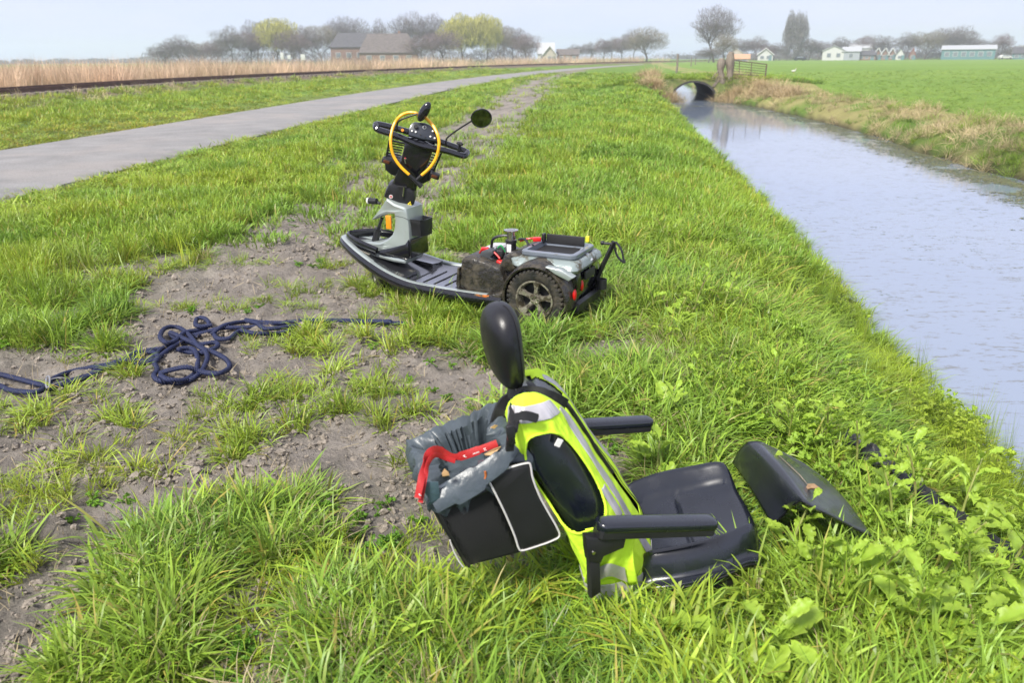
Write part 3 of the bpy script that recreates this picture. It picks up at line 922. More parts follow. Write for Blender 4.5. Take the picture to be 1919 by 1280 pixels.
FT = [
    (306, 88, 262, 46, 'bare', 'bare tree at the far left end of the wood, shortest of its row'),
    (338, 74, 262, 50, 'bare', 'round bare tree, second from the left end of the wood'),
    (372, 84, 268, 46, 'brown', 'low bare tree, third from the left end of the wood'),
    (405, 80, 262, 44, 'purple', 'purplish bare tree, fourth from the left end of the wood'),
    (436, 58, 256, 56, 'bare', 'taller bare tree, fifth from the left end of the wood'),
    (472, 64, 262, 52, 'purple', 'purplish bare tree just left of the pale high one'),
    (483, 46, 272, 46, 'bare', 'pale bare tree rising behind its neighbours left of the yellow crown'),
    (522, 42, 262, 58, 'willow', 'small yellow-green willow crown above the bare trees at the left'),
    (548, 62, 256, 60, 'purple', 'purplish tree right below the small yellow willow'),
    (572, 54, 268, 52, 'bare', 'bare tree between the small willow and the left barn roof'),
    (604, 50, 275, 56, 'brown', 'brownish bare tree behind the left end of the barn roof'),
    (636, 40, 285, 46, 'bare', 'bare tree over the left barn roof'),
    (664, 37, 285, 54, 'bare', 'wide bare tree over the middle of the barn roofs'),
    (714, 44, 285, 40, 'bare', 'small bare tree in the gap above the dark barn roof'),
    (772, 29, 275, 62, 'bare', 'tallest bare tree, above the right end of the dark barn roof'),
    (815, 31, 275, 56, 'bare', 'tall bare tree between the highest one and the big willow'),
    (792, 70, 236, 58, 'purple', 'purplish bush-like tree in front of the right barn end'),
    (832, 60, 240, 62, 'purple', 'purplish tree just left of the big yellow willow'),
    (868, 34, 250, 66, 'willow', 'big yellow-green willow, left half of the pair'),
    (912, 33, 250, 50, 'willow', 'tall narrow yellow-green willow, right half of the pair'),
    (938, 50, 270, 44, 'brown', 'bare tree touching the right side of the willows'),
    (962, 54, 275, 48, 'bare', 'bare tree between the willows and the conical purple one'),
    (986, 66, 250, 46, 'purple', 'conical dark purple tree left of the white-roofed house'),
    (1078, 86, 320, 30, 'bare', 'small bare tree right of the white-roofed house'),
    (1104, 82, 320, 30, 'bare', 'small bare tree at the left end of the roadside row'),
    (1130, 75, 310, 30, 'purple', 'second roadside row tree, clipped and dark'),
    (1148, 73, 310, 30, 'bare', 'third roadside row tree, with a bare stem'),
    (1166, 70, 305, 32, 'purple', 'fourth roadside row tree, beside the big dome'),
    (1186, 60, 300, 44, 'bare', 'dense tree forming the left shoulder of the big dome'),
    (1212, 56, 285, 66, 'brown', 'big dome-shaped bare tree at the end of the road'),
    (1338, 18, 235, 66, 'bare', 'large lone round bare tree beyond the gatepost'),
    (1357, 68, 220, 38, 'brown', 'olive budding tree close beside the large lone tree'),
    (1328, 92, 230, 44, 'bare', 'low scrubby tree at the foot of the large lone tree'),
    (1390, 76, 330, 34, 'bare', 'faint bare tree behind the beige shed'),
    (1417, 73, 330, 36, 'bare', 'bare tree just left of the red-roofed house'),
    (1450, 84, 330, 40, 'bare', 'low bare tree right behind the red-roofed house'),
    (1475, 28, 330, 22, 'poplar', 'left and thinner of the two tall poplars'),
    (1494, 29, 330, 30, 'poplar', 'right and broader of the two tall poplars'),
    (1515, 76, 330, 34, 'bare', 'small bare tree touching the broad poplar'),
    (1533, 82, 330, 30, 'bare', 'small bare tree left of the pale sheds'),
    (1573, 76, 345, 46, 'bare', 'low bare tree behind the largest pale shed'),
    (1618, 71, 345, 30, 'purple', 'round bare tree above the white shed roof'),
    (1650, 72, 340, 34, 'bare', 'round bare tree above the zigzag white gables'),
    (1696, 69, 335, 36, 'bare', 'bare tree over the small white gabled house'),
    (1733, 66, 335, 52, 'brown', 'dense brown tree left of the long shed'),
    (1768, 60, 340, 48, 'bare', 'bare tree over the left end of the long shed'),
    (1796, 60, 340, 46, 'bare', 'bare tree over the middle of the long shed'),
    (1825, 78, 340, 50, 'bare', 'low bare tree over the right end of the long shed'),
    (1874, 71, 340, 26, 'purple', 'small round tree near the right edge of the picture'),
    (1908, 90, 345, 36, 'brown', 'last low tree at the right edge of the picture'),
]
for i, (px, top, d, w, kind, lab) in enumerate(FT):
    nm = {'willow': 'willow_tree', 'poplar': 'poplar_tree'}.get(kind, 'bare_tree')
    far_tree(px, top - 3, d, w * (1.45 if kind != 'poplar' else 1.15), kind, lab, nm, i % (3 if kind == 'bare' else 2), group={'willow': 'yellow-green willows', 'poplar': 'tall poplars'}.get(kind, 'bare trees on the horizon'))
# low hedges and far woods that read as one mass
def hedge_band(name, x0, x1, dist, h0, h1, mat_, label, n, depth=6, z=0):
    vs = []; fs = []
    a = place(x0, dist); b_ = place(x1, dist)
    for k in range(n):
        t = rng.uniform(); p = a + (b_ - a) * t
        hh_ = h0 + (h1 - h0) * fbm(np.array([t * 37.]), np.array([dist * .1]), 7, 3)[0] * 1.4
        p = p + np.array([rng.normal() * .8, rng.normal() * depth, rng.uniform(0, hh_)])
        d = np.array([rng.normal() * .5, rng.normal() * .5, 1.0]); L = rng.uniform(.5, 1.2) * max(.8, hh_ * .2)
        add_tri(vs, fs, p - d * L * .5, p + d * L * .5, L * .08 * dist / 300)
    me = bpy.data.meshes.new(name); V_ = np.array(vs); V_[:, 2] = np.maximum(V_[:, 2], -.1)
    fast_mesh(me, V_, np.array(fs)); me.materials.append(mat_)
    o = bpy.data.objects.new(name, me); COL.objects.link(o); tag(o, label, kind='stuff')
hedge_band('scrub_band', 295, 1000, 265, 1.6, 5.2, twig_mats['bare'], 'tangled grey-brown scrub at the foot of the farm wood', 22000)
hedge_band('garden_hedge', 1375, 1925, 350, 1.4, 4.6, twig_mats['bare'], 'hazy garden scrub among the far houses on the right', 15000, 6)
def far_mass(name, x0, x1, dist, h_, label, n, mat_):
    """rounded crowns far away, thousands of small facets"""
    vs = []; fs = []; a = place(x0, dist); b_ = place(x1, dist)
    for k in range(n):
        t = rng.uniform(); c = a + (b_ - a) * t; hh_ = h_ * (.35 + .9 * fbm(np.array([t * 23.]), np.array([1.]), 7, 3)[0]); rx = hh_ * rng.uniform(.7, 1.6)
        for j in range(90):
            d = rng.normal(size=3); d /= np.linalg.norm(d); d[2] = abs(d[2])
            o = c + d * np.array([rx, rx, hh_]) * rng.uniform(.6, 1); e1 = rng.normal(size=3) * h_ * .09; e2 = rng.normal(size=3) * h_ * .09
            q = len(vs); vs += [o - e1, o + e1, o + e2]; fs.append((q, q + 1, q + 2))
    me = bpy.data.meshes.new(name); fast_mesh(me, np.array(vs), np.array(fs)); me.materials.append(mat_)
    o = bpy.data.objects.new(name, me); COL.objects.link(o); tag(o, label, kind='stuff')
far_mass('distant_wood', -330, 320, 820, 5.5, 'bluish distant woods along the horizon at the far left', 260, mat('far_wood', (.10, .11, .12), .9, var=.2, vscale=.05))
far_mass('horizon_wood', 1250, 1990, 620, 4.5, 'faint bluish woods behind the far houses on the right', 230, mat('far_wood_right', (.11, .11, .12), .9, var=.2, vscale=.05))
hedge_band('distant_scrub', 1040, 1330, 600, 1, 5, twig_mats['bare'], 'faint distant scrub at the end of the road', 3000, 20)

# ================================================================== FAR BUILDINGS
wallm = {
    'brick': mat('far_brick', (0.24, 0.15, 0.12), 0.9, var=0.2), 'white': mat('far_white_wall', (0.50, 0.50, 0.48), 0.8, var=0.05),
    'beige': mat('far_beige_wall', (0.42, 0.38, 0.32), 0.8, var=0.06), 'grey': mat('far_grey_sheet', (0.30, 0.32, 0.35), 0.7, var=0.08),
    'green': mat('far_green_sheet', (0.10, 0.20, 0.21), 0.7, var=0.1), 'dark': mat('far_dark_roof', (0.075, 0.07, 0.075), 0.8, var=0.3, vscale=1.5),
    'thatch': mat('far_thatch', (0.12, 0.10, 0.09), 0.95, var=0.3, vscale=1.5), 'red': mat('far_red_tiles', (0.50, 0.085, 0.05), 0.8, var=0.12),
    'pale': mat('far_pale_roof', (0.40, 0.41, 0.42), 0.6, var=0.06), 'tan': mat('far_tan_tiles', (0.48, 0.28, 0.16), 0.8, var=0.1),
    'glass': mat('far_window_glass', (0.16, 0.18, 0.2), 0.15),
}
def house(px0, px1, top, eave, dist, wall, roof, label, name='house', ridge='x', depth=9, windows=3, door=True, trim=None, hip=0.0, chimney=False, z0=0.0, cat=None):
    """gabled building; ridge 'x' runs across the view, 'y' shows its gable to us"""
    a = place(px0, dist); b_ = place(px1, dist)
    W = float(np.linalg.norm(b_ - a)); c = (a + b_) / 2
    hor = 109 - ((px0 + px1) / 2 - 960) * math.tan(ROLL)
    hr = EYE + (hor - top) / 1544 * dist; he = EYE + (hor - eave) / 1544 * dist
    if he > hr - .5: he = hr - .5
    an = math.atan2((b_ - a)[1], (b_ - a)[0])
    t = empty(name, label, cat or name.replace('_', ' '), loc=(c[0], c[1], z0)); t.rotation_euler = (0, 0, an)
    D = depth; mb = MB()
    if ridge == 'x':
        prof = [(-D / 2, 0), (D / 2, 0), (D / 2, he), (0, hr - .12), (-D / 2, he)]
        k0, k1 = -W / 2, W / 2
        if hip:
            mb.box((0, 0, he / 2), (W, D, he))
        else:
            mb.loft([[(k0, y, z) for y, z in prof], [(k1, y, z) for y, z in prof]])
    else:
        prof = [(-W / 2, 0), (W / 2, 0), (W / 2, he), (0, hr - .12), (-W / 2, he)]
        mb.loft([[(x, -D / 2, z) for x, z in prof], [(x, D / 2, z) for x, z in prof]])
    mb.build('wall', wallm[wall], t, smooth=False)
    # two roof slopes, each a real slab with overhang
    ov = .35
    for sg in (-1, 1):
        mb = MB()
        if ridge == 'x':
            sl = (hr - he) / (D / 2)
            e0 = D / 2 + ov; xin = hip * W / 2
            A = [(-W / 2 - ov, sg * e0, he - ov * sl), (W / 2 + ov, sg * e0, he - ov * sl), (W / 2 + ov * (0 if hip else 1) - xin, 0, hr), (-W / 2 - ov * (0 if hip else 1) + xin, 0, hr)]
        else:
            sl = (hr - he) / (W / 2)
            e0 = W / 2 + ov
            A = [(sg * e0, -D / 2 - ov, he - ov * sl), (sg * e0, D / 2 + ov, he - ov * sl), (0, D / 2 + ov, hr), (0, -D / 2 - ov, hr)]
        mb.loft([A, [(x, y, z + .18) for x, y, z in A]]); mb.build('roof', wallm[roof], t, smooth=False)
    if hip:
        for sg in (-1, 1):
            xin = hip * W / 2
            A = [(sg * (W / 2 + ov), -D / 2 - ov, he - .3), (sg * (W / 2 + ov), D / 2 + ov, he - .3), (sg * (W / 2 - xin), 0, hr)]
            MB().loft([A, [(x, y, z + .17) for x, y, z in A]]).build('hip_end', wallm[roof], t, smooth=False)
    for k in range(windows):
        x = -W / 2 + W * (k + .7) / (windows + .4)
        ww, wh = min(1.3, W / windows * .5), min(1.3, he * .45)
        f = MB().box((x, -D / 2 - .03, he * .55), (ww + .2, .1, wh + .2)).build('window', wallm['white'], t, smooth=False)
        MB().box((x, -D / 2 - .09, he * .55), (ww, .04, wh)).build('pane', wallm['glass'], f, smooth=False)
    if door:
        MB().box((W * .32, -D / 2 - .05, min(1.05, he * .45)), (1.1, .1, min(2.1, he * .9))).build('door', wallm['green'], t, smooth=False)
    if trim:
        for sg in (-1, 1):
            if ridge == 'y':
                p0 = (sg * (W / 2 + ov), -D / 2 - ov - .05, he - ov * (hr - he) / (W / 2) + .1); p1 = (0, -D / 2 - ov - .05, hr + .1)
                MB().tube([p0, p1], .2, 4).build('barge_board', wallm[trim], t, smooth=False)
    if chimney:
        MB().box((W * .2, .6, hr + .3), (.7, .7, 1.2)).build('chimney', wallm['brick'], t, smooth=False)
    return t
house(622, 706, 66, 90, 262, 'brick', 'dark', 'left farm barn with a long slate-grey roof and a pale lower skirt', 'barn', depth=16, hip=.35, windows=4)
house(676, 782, 67, 99, 248, 'brick', 'thatch', 'right farm barn with a steep brown thatched roof', 'barn', depth=18, hip=.3, windows=4, chimney=True)
house(1008, 1038, 82, 100, 300, 'white', 'pale', 'white farmhouse with a pale grey roof left of the roadside trees', 'house', depth=9, windows=2)
house(1018, 1042, 88, 102, 292, 'beige', 'thatch', 'small gabled house with a brown roof in front of the pale farmhouse', 'house', ridge='y', depth=8, windows=1, trim='white')
house(1044, 1084, 93, 102, 305, 'brick', 'thatch', 'low brown house with one white window end, right of the gabled one', 'house', depth=8, windows=3)
house(1364, 1392, 91, 100, 300, 'beige', 'pale', 'beige shed with a pale ridge left of the tan-roofed hut', 'shed', ridge='y', depth=10, windows=1, door=False)
house(1374, 1404, 102, 109, 285, 'beige', 'tan', 'low hut with a tan tiled roof in front of the beige shed', 'shed', depth=6, windows=2, door=False)
house(1420, 1448, 92, 102, 330, 'white', 'red', 'white house under a bright red roof left of the poplars', 'house', ridge='y', depth=14, windows=2, trim='white')
house(1541, 1582, 88, 96, 325, 'white', 'pale', 'pale shed with a low white gable, largest of the right-hand sheds', 'shed', ridge='y', depth=20, windows=2, door=False)
house(1578, 1610, 90, 97, 322, 'grey', 'pale', 'grey flat-sided shed next to the low white gable', 'shed', depth=14, windows=1, door=False)
house(1590, 1630, 85, 92, 345, 'white', 'pale', 'shed whose pale roof rises behind the grey flat-sided shed', 'shed', depth=12, windows=1, door=False)
house(1608, 1640, 96, 103, 322, 'brick', 'dark', 'low brown brick outbuilding between the sheds and the zigzag gables', 'shed', depth=10, windows=3)
for k, (a0, a1, lab) in enumerate(((1638, 1650, 'left one of three narrow dark houses with white zigzag gables'), (1651, 1664, 'middle one of three narrow dark houses with white zigzag gables'), (1665, 1677, 'right one of three narrow dark houses with white zigzag gables'))):
    house(a0, a1, 92, 101, 325, 'brick', 'dark', lab, 'house', ridge='y', depth=9, windows=1, trim='white')
house(1678, 1694, 92, 102, 322, 'white', 'dark', 'small white gabled house right of the zigzag gables', 'house', ridge='y', depth=9, windows=1)
house(1704, 1714, 92, 102, 330, 'brick', 'red', 'tiny house with a reddish roof beside the dense brown tree', 'house', ridge='y', depth=8, windows=1)
house(1764, 1862, 88, 94, 325, 'green', 'pale', 'long blue-green farm shed with a pale roof at the right', 'shed', depth=18, windows=6)
house(1896, 1925, 91, 100, 325, 'green', 'dark', 'dark blue-green shed cut by the right edge', 'shed', depth=12, windows=2)
# white boxes and small bright things among the trees
for (px, py, w_, h_, d, lab) in ((529, 105, 6, 12, 240, 'tall white sign board among the bare trees, leftmost'), (542, 107, 6, 7, 240, 'small white board between the two bigger ones'), (568, 107, 8, 10, 240, 'square white board right of the small one'), (556, 121, 6, 7, 150, 'bright white marker post low in the reeds')):
    p = place(px, d); hor = 109 - (px - 960) * math.tan(ROLL); zc = EYE + (hor - py) / 1544 * d
    t = empty('white_board', lab, 'sign board', loc=(p[0], p[1], 0))
    MB().box((0, 0, zc), (w_ / 1544 * d, .08, h_ / 1544 * d), bev=.02).build('board', wallm['white'], t)
    for sx in (-.3, .3):
        MB().tube([(sx * w_ / 1544 * d, .06, 0), (sx * w_ / 1544 * d, .06, zc)], .04, 6).build('leg', M['wood'], t)
def far_car(px, dist, label, colr):
    p = place(px, dist); t = empty('parked_car', label, 'car', loc=(p[0], p[1], 0.0))
    prof = [(-2.1, .35), (2.1, .35), (2.15, .75), (1.5, .92), (.9, 1.42), (-1.2, 1.45), (-1.9, .95), (-2.15, .85)]
    MB().slab(prof, .85, .06).build('body', colr, t)
    MB().slab([(-1.5, .98), (1.2, .98), (.82, 1.36), (-1.15, 1.38)], .87, .03).build('window', wallm['glass'], t)
    for sx in (-1.35, 1.35):
        for sy in (-.8, .8):
            MB().lathe([(.05, -.1), (.3, -.1), (.33, 0), (.3, .1), (.05, .1)], (sx, sy, .33), 'y', 16).build('wheel', M['tyre'], t)
far_car(1827, 318, 'white car parked in front of the long blue-green shed', wallm['white'])
far_car(1883, 318, 'white car parked between the long shed and the right edge', wallm['white'])
far_car(1499, 318, 'dark car parked below the broad poplar', M['black'])

# ================================================================== THE MOBILITY SCOOTER
SX = np.array([-math.cos(rad(26)), math.sin(rad(26)), 0]); SY = np.array([-SX[1], SX[0], 0])
SF = Frame((0.262, 4.573, 0), SX, SY, (0, 0, 1))
sc = empty('mobility_scooter', 'muddy silver and black mobility scooter without its seat, standing on the grass verge', 'mobility scooter', mat=SF.mat())
def S(px, py, y): return SF.tr(1, y, px, py)
def Sxz(pts, y):
    return [(q[0], q[2]) for q in (S(px, py, y) for px, py in pts)]

# floor pan
half = [(0.22, .275, .135), (0.45, .28, .135), (0.7, .278, .14), (0.9, .268, .152), (1.07, .25, .19), (1.22, .215, .238), (1.36, .165, .285), (1.48, .10, .32), (1.555, .04, .335)]
outl = spline(half, 6) + spline([(x, -y, z) for x, y, z in half[::-1]], 6)
mb = MB(); mb.tube(outl, .030, 12, flat=(0.85, 1.1)); mb.build('bumper_rail', M['black_gloss'], sc)
trim = [(p[0] - (0.012 if p[0] > 1.2 else 0), p[1] * .955, p[2] + .026) for p in outl if p[0] > .3]
MB().tube(trim, .013, 8, flat=(1.7, .8)).build('silver_trim', M['silver'], sc)
# underbody and wet floor
def halfw(x): return float(np.interp(x, [0.2, .9, 1.07, 1.22, 1.36, 1.48, 1.56], [.27, .262, .245, .21, .16, .095, .03]))
def floorz(x): return float(np.interp(x, [0.2, .45, .9, 1.07, 1.22, 1.36, 1.48, 1.56], [.155, .155, .168, .205, .25, .296, .33, .345]))
mb = MB(); rg = []
for x in np.linspace(.22, 1.30, 34):
    w_ = halfw(x) - .012; z = floorz(x)
    rg.append([(x, -w_, z + .006), (x, -w_ * .8, z), (x, -w_ * .3, z - .002), (x, 0, z - .002), (x, w_ * .3, z - .002), (x, w_ * .8, z), (x, w_, z + .006), (x, w_ * .97, z - .05), (x, 0, z - .07), (x, -w_ * .97, z - .05)])
mb.loft(rg); mb.build('floor_pan', M['mat_floor'], sc, ang=50)
for k, x in enumerate(np.linspace(.58, .9, 5)):
    MB().box((x, .05, floorz(x) + .001), (.008, .3, .005), bev=.002).build('floor_rib', M['black'], sc)
# silver nose wings from the cowl to the tip, leaving the front opening
for sg in (1, -1):
    mb = MB(); rg = []
    for x in np.linspace(.93, 1.54, 26):
        t = (x - .93) / .61
        yo = halfw(x) - .025; yi = np.interp(x, [.93, 1.2, 1.38, 1.54], [.10, .10, .09, .01]); yi = min(yi, yo - .012)
        zo = floorz(x) + .022; zi = float(np.interp(x, [.93, 1.1, 1.25, 1.40, 1.54], [.205, .222, .258, .300, .350]))
        rg.append([(x, sg * yo, zo - .01), (x, sg * yo, zo), (x, sg * (yo * .6 + yi * .4), zo * .65 + zi * .35 - .006), (x, sg * yi, zi), (x, sg * yi, zi - .05)])
    mb.loft(rg, caps=True); mb.build('nose_wing', M['mat_floor'], sc, ang=40)
# front loop: inner black lining
mb = MB(); mb.tube(spline([(1.22, .12, .31), (1.36, .11, .345), (1.48, .06, .365), (1.53, 0, .37), (1.48, -.06, .375), (1.38, -.13, .375), (1.24, -.17, .35), (1.15, -.17, .32)], 6), .02, 8, flat=(.7, 1.5))
mb.build('nose_loop', M['black_gloss'], sc)

# cowl
side = [(641, 455), (652, 462), (668, 471), (700, 482), (735, 491), (768, 496), (786, 489), (789, 470), (788, 448), (787, 425), (784, 404), (775, 393), (757, 388), (738, 381), (723, 371), (716, 379), (703, 393), (688, 408), (679, 417), (690, 415), (706, 408), (722, 402), (737, 401), (738, 412), (737, 428), (733, 440), (723, 449), (708, 454), (690, 456), (660, 456)]
hwc = [.02, .05, .075, .10, .11, .11, .105, .10, .10, .10, .10, .10, .10, .10, .10, .09, .06, .035, .012, .03, .06, .085, .10, .10, .10, .10, .10, .09, .08, .045]
def rear_fix(pts, y_):
    out = []
    for px, py in pts:
        n_, f_ = S(px, py, y_), S(px, py, -.030)
        k_ = float(np.clip((px - 758) / 26, 0, 1))
        out.append((n_[0] * (1 - k_) + f_[0] * k_, n_[2]))
    return out
mb = MB(); mb.slab(rear_fix(side, .105), hwc, .018); mb.build('front_cowl', M['silver'], sc, ang=32)
pan = [(703, 472), (706, 470), (730, 465), (760, 458), (787, 452), (788, 487), (774, 489), (745, 483), (715, 478)]
MB().slab([(a - .004, b_) for a, b_ in rear_fix(pan, .112)], .008, .003, y0=.106).build('cowl_side_panel', M['black_gloss'], sc)
MB().slab([(a - .004, b_) for a, b_ in rear_fix(pan, .112)], .008, .003, y0=-.106).build('cowl_side_panel', M['black_gloss'], sc)
rp = rear_fix([(788, 452), (788, 487)], .112)
MB().box((min(rp[0][0], rp[1][0]) - .002, 0, (rp[0][1] + rp[1][1]) / 2), (.02, .212, abs(rp[0][1] - rp[1][1])), bev=.006).build('cowl_rear_panel', M['black_gloss'], sc)
q = S(724.5, 403, .108); q2 = S(734, 429, .108)
MB().box(((q[0] + q2[0]) / 2, .112, (q[2] + q2[2]) / 2), (abs(q[0] - q2[0]) * 1.15, .014, abs(q[2] - q2[2])), bev=.003).build('side_reflector', M['orange'], sc)
for sg in (1, -1):
    q_ = [S(px, py, .119 * sg) for px, py in ((737, 405), (752, 408), (768, 415), (786, 420))]
    MB().tube([(a[0], .1005 * sg, a[2]) for a in q_], .0015, 5).build('cowl_seam', M['seam'], sc)
# steering fork strut seen through the cowl
MB().tube([S(716, 408, .02), S(708, 432, .02)], .011, 8).tube([S(709, 428, .02), S(703, 452, .02)], .024, 8).build('fork_strut', M['black'], sc)
# pocket on the rear of the cowl
pc = S(780, 405, .0)
mb = MB()
z1, z0 = S(765, 404, .1)[2], S(772, 431, .1)[2]
zt, zb = .535, .425
cx = .955
outer_t = [(cx + .03, .080, zt), (cx - .05, .070, zt - .002), (cx - .068, .02, zt - .004), (cx - .068, -.055, zt - .004), (cx + .03, -.085, zt)]
outer_b = [(cx + .03, .07, zb), (cx - .045, .06, zb), (cx - .062, .015, zb), (cx - .062, -.05, zb), (cx + .03, -.07, zb)]
def shrink(r, k, dz=0):
    c = np.mean(np.array(r), 0); return [tuple(c + (np.array(p) - c) * k + np.array([0, 0, dz])) for p in r]
mb.loft([outer_b, outer_t, shrink(outer_t, .9), shrink(outer_b, .88, .01)], caps=True)
mb.build('pocket_box', M['black'], sc, ang=30)

# front wheel, turned
fwf = empty('front_wheel', None, None)
fwf.parent = sc
del_keys = [k for k in ('label', 'category') if k in fwf]
for k in del_keys: del fwf[k]
fwf.location = (1.285, .0, .105); fwf.rotation_euler = (0, 0, rad(-38))
def wheel_meshes(R_, w_, parent, spokes=5, treads=34, rimk=.64):
    o = MB().lathe([(R_ * rimk, -w_ * .42), (R_ * .80, -w_ * .52), (R_ * .93, -w_ * .50), (R_ * .985, -w_ * .34), (R_, 0), (R_ * .985, w_ * .34), (R_ * .93, w_ * .50), (R_ * .80, w_ * .52), (R_ * rimk, w_ * .42)], ax='y', n=48, closed=True).build('tyre', M['tyre'], parent, ang=50)
    mb = MB()
    for k in range(treads):
        a = 2 * PI * k / treads
        for sy in (-1, 1):
            Rm = Matrix.Rotation(-a - (0.03 * sy), 3, 'Y')
            c = Rm @ Vector((R_ * .99, sy * w_ * .30, 0)); mb.box(c, (R_ * .06, w_ * .30, R_ * .10), Rm, bev=.002)
            c = Rm @ Vector((R_ * .935, sy * w_ * .49, 0)); mb.box(c, (R_ * .12, w_ * .06, R_ * .09), Rm, bev=.002)
    tr = mb.build('tread_blocks', M['tyre'], parent); tr['kind'] = 'stuff'
    return o
wheel_meshes(.105, .075, fwf)
MB().lathe([(.02, .03), (.06, .028), (.066, .036), (.066, -.036), (.06, -.028), (.02, -.03)], ax='y', n=24).build('rim', M['rim'], fwf)
MB().tube([(1.285, 0, .105), (1.27, 0, .2), (1.2, 0, .32)], .022, 8).build('fork', M['black'], sc)

# rear wheels
def rear_wheel(yc, out):
    e_ = bpy.data.objects.new('rear_wheel', None); COL.objects.link(e_); e_.parent = sc; e_.location = (0, yc, .178)
    R_, w_ = .178, .085
    wheel_meshes(R_, w_, e_, treads=38)
    mb = MB(); s_ = out
    mb.lathe([(.112, s_ * .040), (.118, s_ * .046), (.108, s_ * .046), (.103, s_ * .036), (.098, s_ * .01), (.100, -s_ * .036), (.112, -s_ * .036)], ax='y', n=40, closed=True)
    mb.lathe([(.001, s_ * .034), (.026, s_ * .034), (.034, s_ * .026), (.036, 0), (.001, 0)], ax='y', n=20)
    for k in range(5):
        a = 2 * PI * k / 5 + PI / 2 + .12
        Rm = Matrix.Rotation(-a, 3, 'Y')
        prof = []
        ring_in = [Rm @ Vector((.028, s_ * yy, zz)) for yy, zz in ((.012, -.016), (.030, -.013), (.030, .013), (.012, .016))]
        ring_mid = [Rm @ Vector((.065, s_ * yy, zz)) for yy, zz in ((.016, -.013), (.036, -.009), (.036, .009), (.016, .013))]
        ring_o = [Rm @ Vector((.104, s_ * yy, zz)) for yy, zz in ((.02, -.024), (.042, -.019), (.042, .019), (.02, .024))]
        mb.loft([ring_in, ring_mid, ring_o])
    rm = mb.build('rim', M['rim'], e_, ang=35)
    mb = MB()
    for k in range(5):
        a = 2 * PI * k / 5 + .5; mb.lathe([(.001, .004), (.005, .004), (.005, -.004)], (math.cos(a) * .02, s_ * .036, math.sin(a) * .02), 'y', 8)
    mb.build('wheel_bolts', M['chrome'], e_)
    MB().lathe([(.001, -.02), (.10, -.02), (.10, -.03), (.001, -.03)] if s_ > 0 else [(.001, .02), (.10, .02), (.10, .03), (.001, .03)], ax='y', n=24).build('drum', M['black_matte'], e_)
    return e_
rear_wheel(.2575, 1); rear_wheel(-.235, -1)
MB().tube([(0, -.24, .178), (0, .24, .178)], .03, 10).box((0, -.05, .178), (.12, .14, .12), bev=.02).build('axle', M['black_matte'], sc)

# rear body core, battery box, upper fairing, fenders
body = [(.545, .15), (.53, .25), (.52, .345), (.50, .368), (.44, .372), (.30, .34), (.26, .33), (.24, .30), (.22, .22), (.21, .14), (.30, .115), (.45, .12)]
MB().slab(body, .235, .02).build('battery_box', M['mudblack'], sc, ang=35)
MB().slab([(.545, .14), (.56, .20), (.545, .30), (.53, .30), (.53, .14)], .24, .01).build('box_front_lip', M['mudblack'], sc)
core = [(.25, .30), (.14, .36), (.0, .365), (-.16, .36), (-.215, .33), (-.225, .26), (-.21, .18), (-.18, .11), (-.1, .10), (.2, .14)]
MB().slab(core, .185, .02).build('rear_body', M['black_gloss'], sc, ang=35)
def ringxy(z, x0, x1, hw_, r=.06, n=6, yo=0.0):
    out = []
    for cx_, cy_, a0 in ((x1 - r, hw_ - r, 0), (x0 + r, hw_ - r, 90), (x0 + r, -hw_ + r, 180), (x1 - r, -hw_ + r, 270)):
        for k in range(n + 1):
            a = rad(a0 + 90 * k / n); out.append((cx_ + r * math.cos(a), yo + cy_ + r * math.sin(a), z))
    return out
MB().loft([ringxy(.335, -.225, .16, .235), ringxy(.355, -.236, .19, .24), ringxy(.385, -.228, .205, .222, .05), ringxy(.402, -.215, .205, .195, .05), ringxy(.404, -.20, .20, .18, .05)]).build('upper_fairing', M['silver_mud'], sc, ang=40)
MB().slab([(.30, .30), (.24, .40), (.17, .425), (.14, .40), (.16, .33), (.2, .3)], .20, .015).build('seat_mount_cover', M['mudblack'], sc)
zt = .437
x0, x1, y0, y1 = -.205, .145, -.15, .185
def rr(x0, x1, y0, y1, z, r=.035):
    out = []
    for cx_, cy_, a0 in ((x1 - r, y1 - r, 0), (x0 + r, y1 - r, 90), (x0 + r, y0 + r, 180), (x1 - r, y0 + r, 270)):
        for k in range(6):
            a = rad(a0 + 90 * k / 5); out.append((cx_ + r * math.cos(a), cy_ + r * math.sin(a), z))
    return out
mb = MB(); mb.loft([rr(x0 + .01, x1 - .01, y0 + .01, y1 - .01, .400), rr(x0, x1, y0, y1, .415), rr(x0, x1, y0, y1, zt - .005), rr(x0 + .004, x1 - .004, y0 + .004, y1 - .004, zt), rr(x0 + .028, x1 - .028, y0 + .028, y1 - .028, zt, .02), rr(x0 + .034, x1 - .034, y0 + .034, y1 - .034, .407, .02), rr(x0 + .04, x1 - .04, y0 + .04, y1 - .04, .406, .02)])
mb.build('top_tray', mat('grey_tray_plastic', (0.13, 0.15, 0.18), 0.3, var=0.15, coat=0.4, col2=MUD, mixlo=.6, mixhi=.7, mscale=18), sc, ang=30)
MB().box(((x0 + x1) / 2, (y0 + y1) / 2, .4085), (.27, .25, .004)).build('tray_floor', M['black_matte'], sc)
MB().box(((x0 + x1) / 2 + .01, y0 + .03, .45), (.25, .012, .06), bev=.004).build('tray_wall', M['black_matte'], sc)
MB().box((x1 - .03, y0 + .05, .455), (.02, .03, .06), bev=.004).build('tray_latch', M['black'], sc)
MB().box((x0 + .04, y0 + .03, .47), (.020, .020, .035), bev=.003).build('yellow_plug', M['yellow_print'], sc)
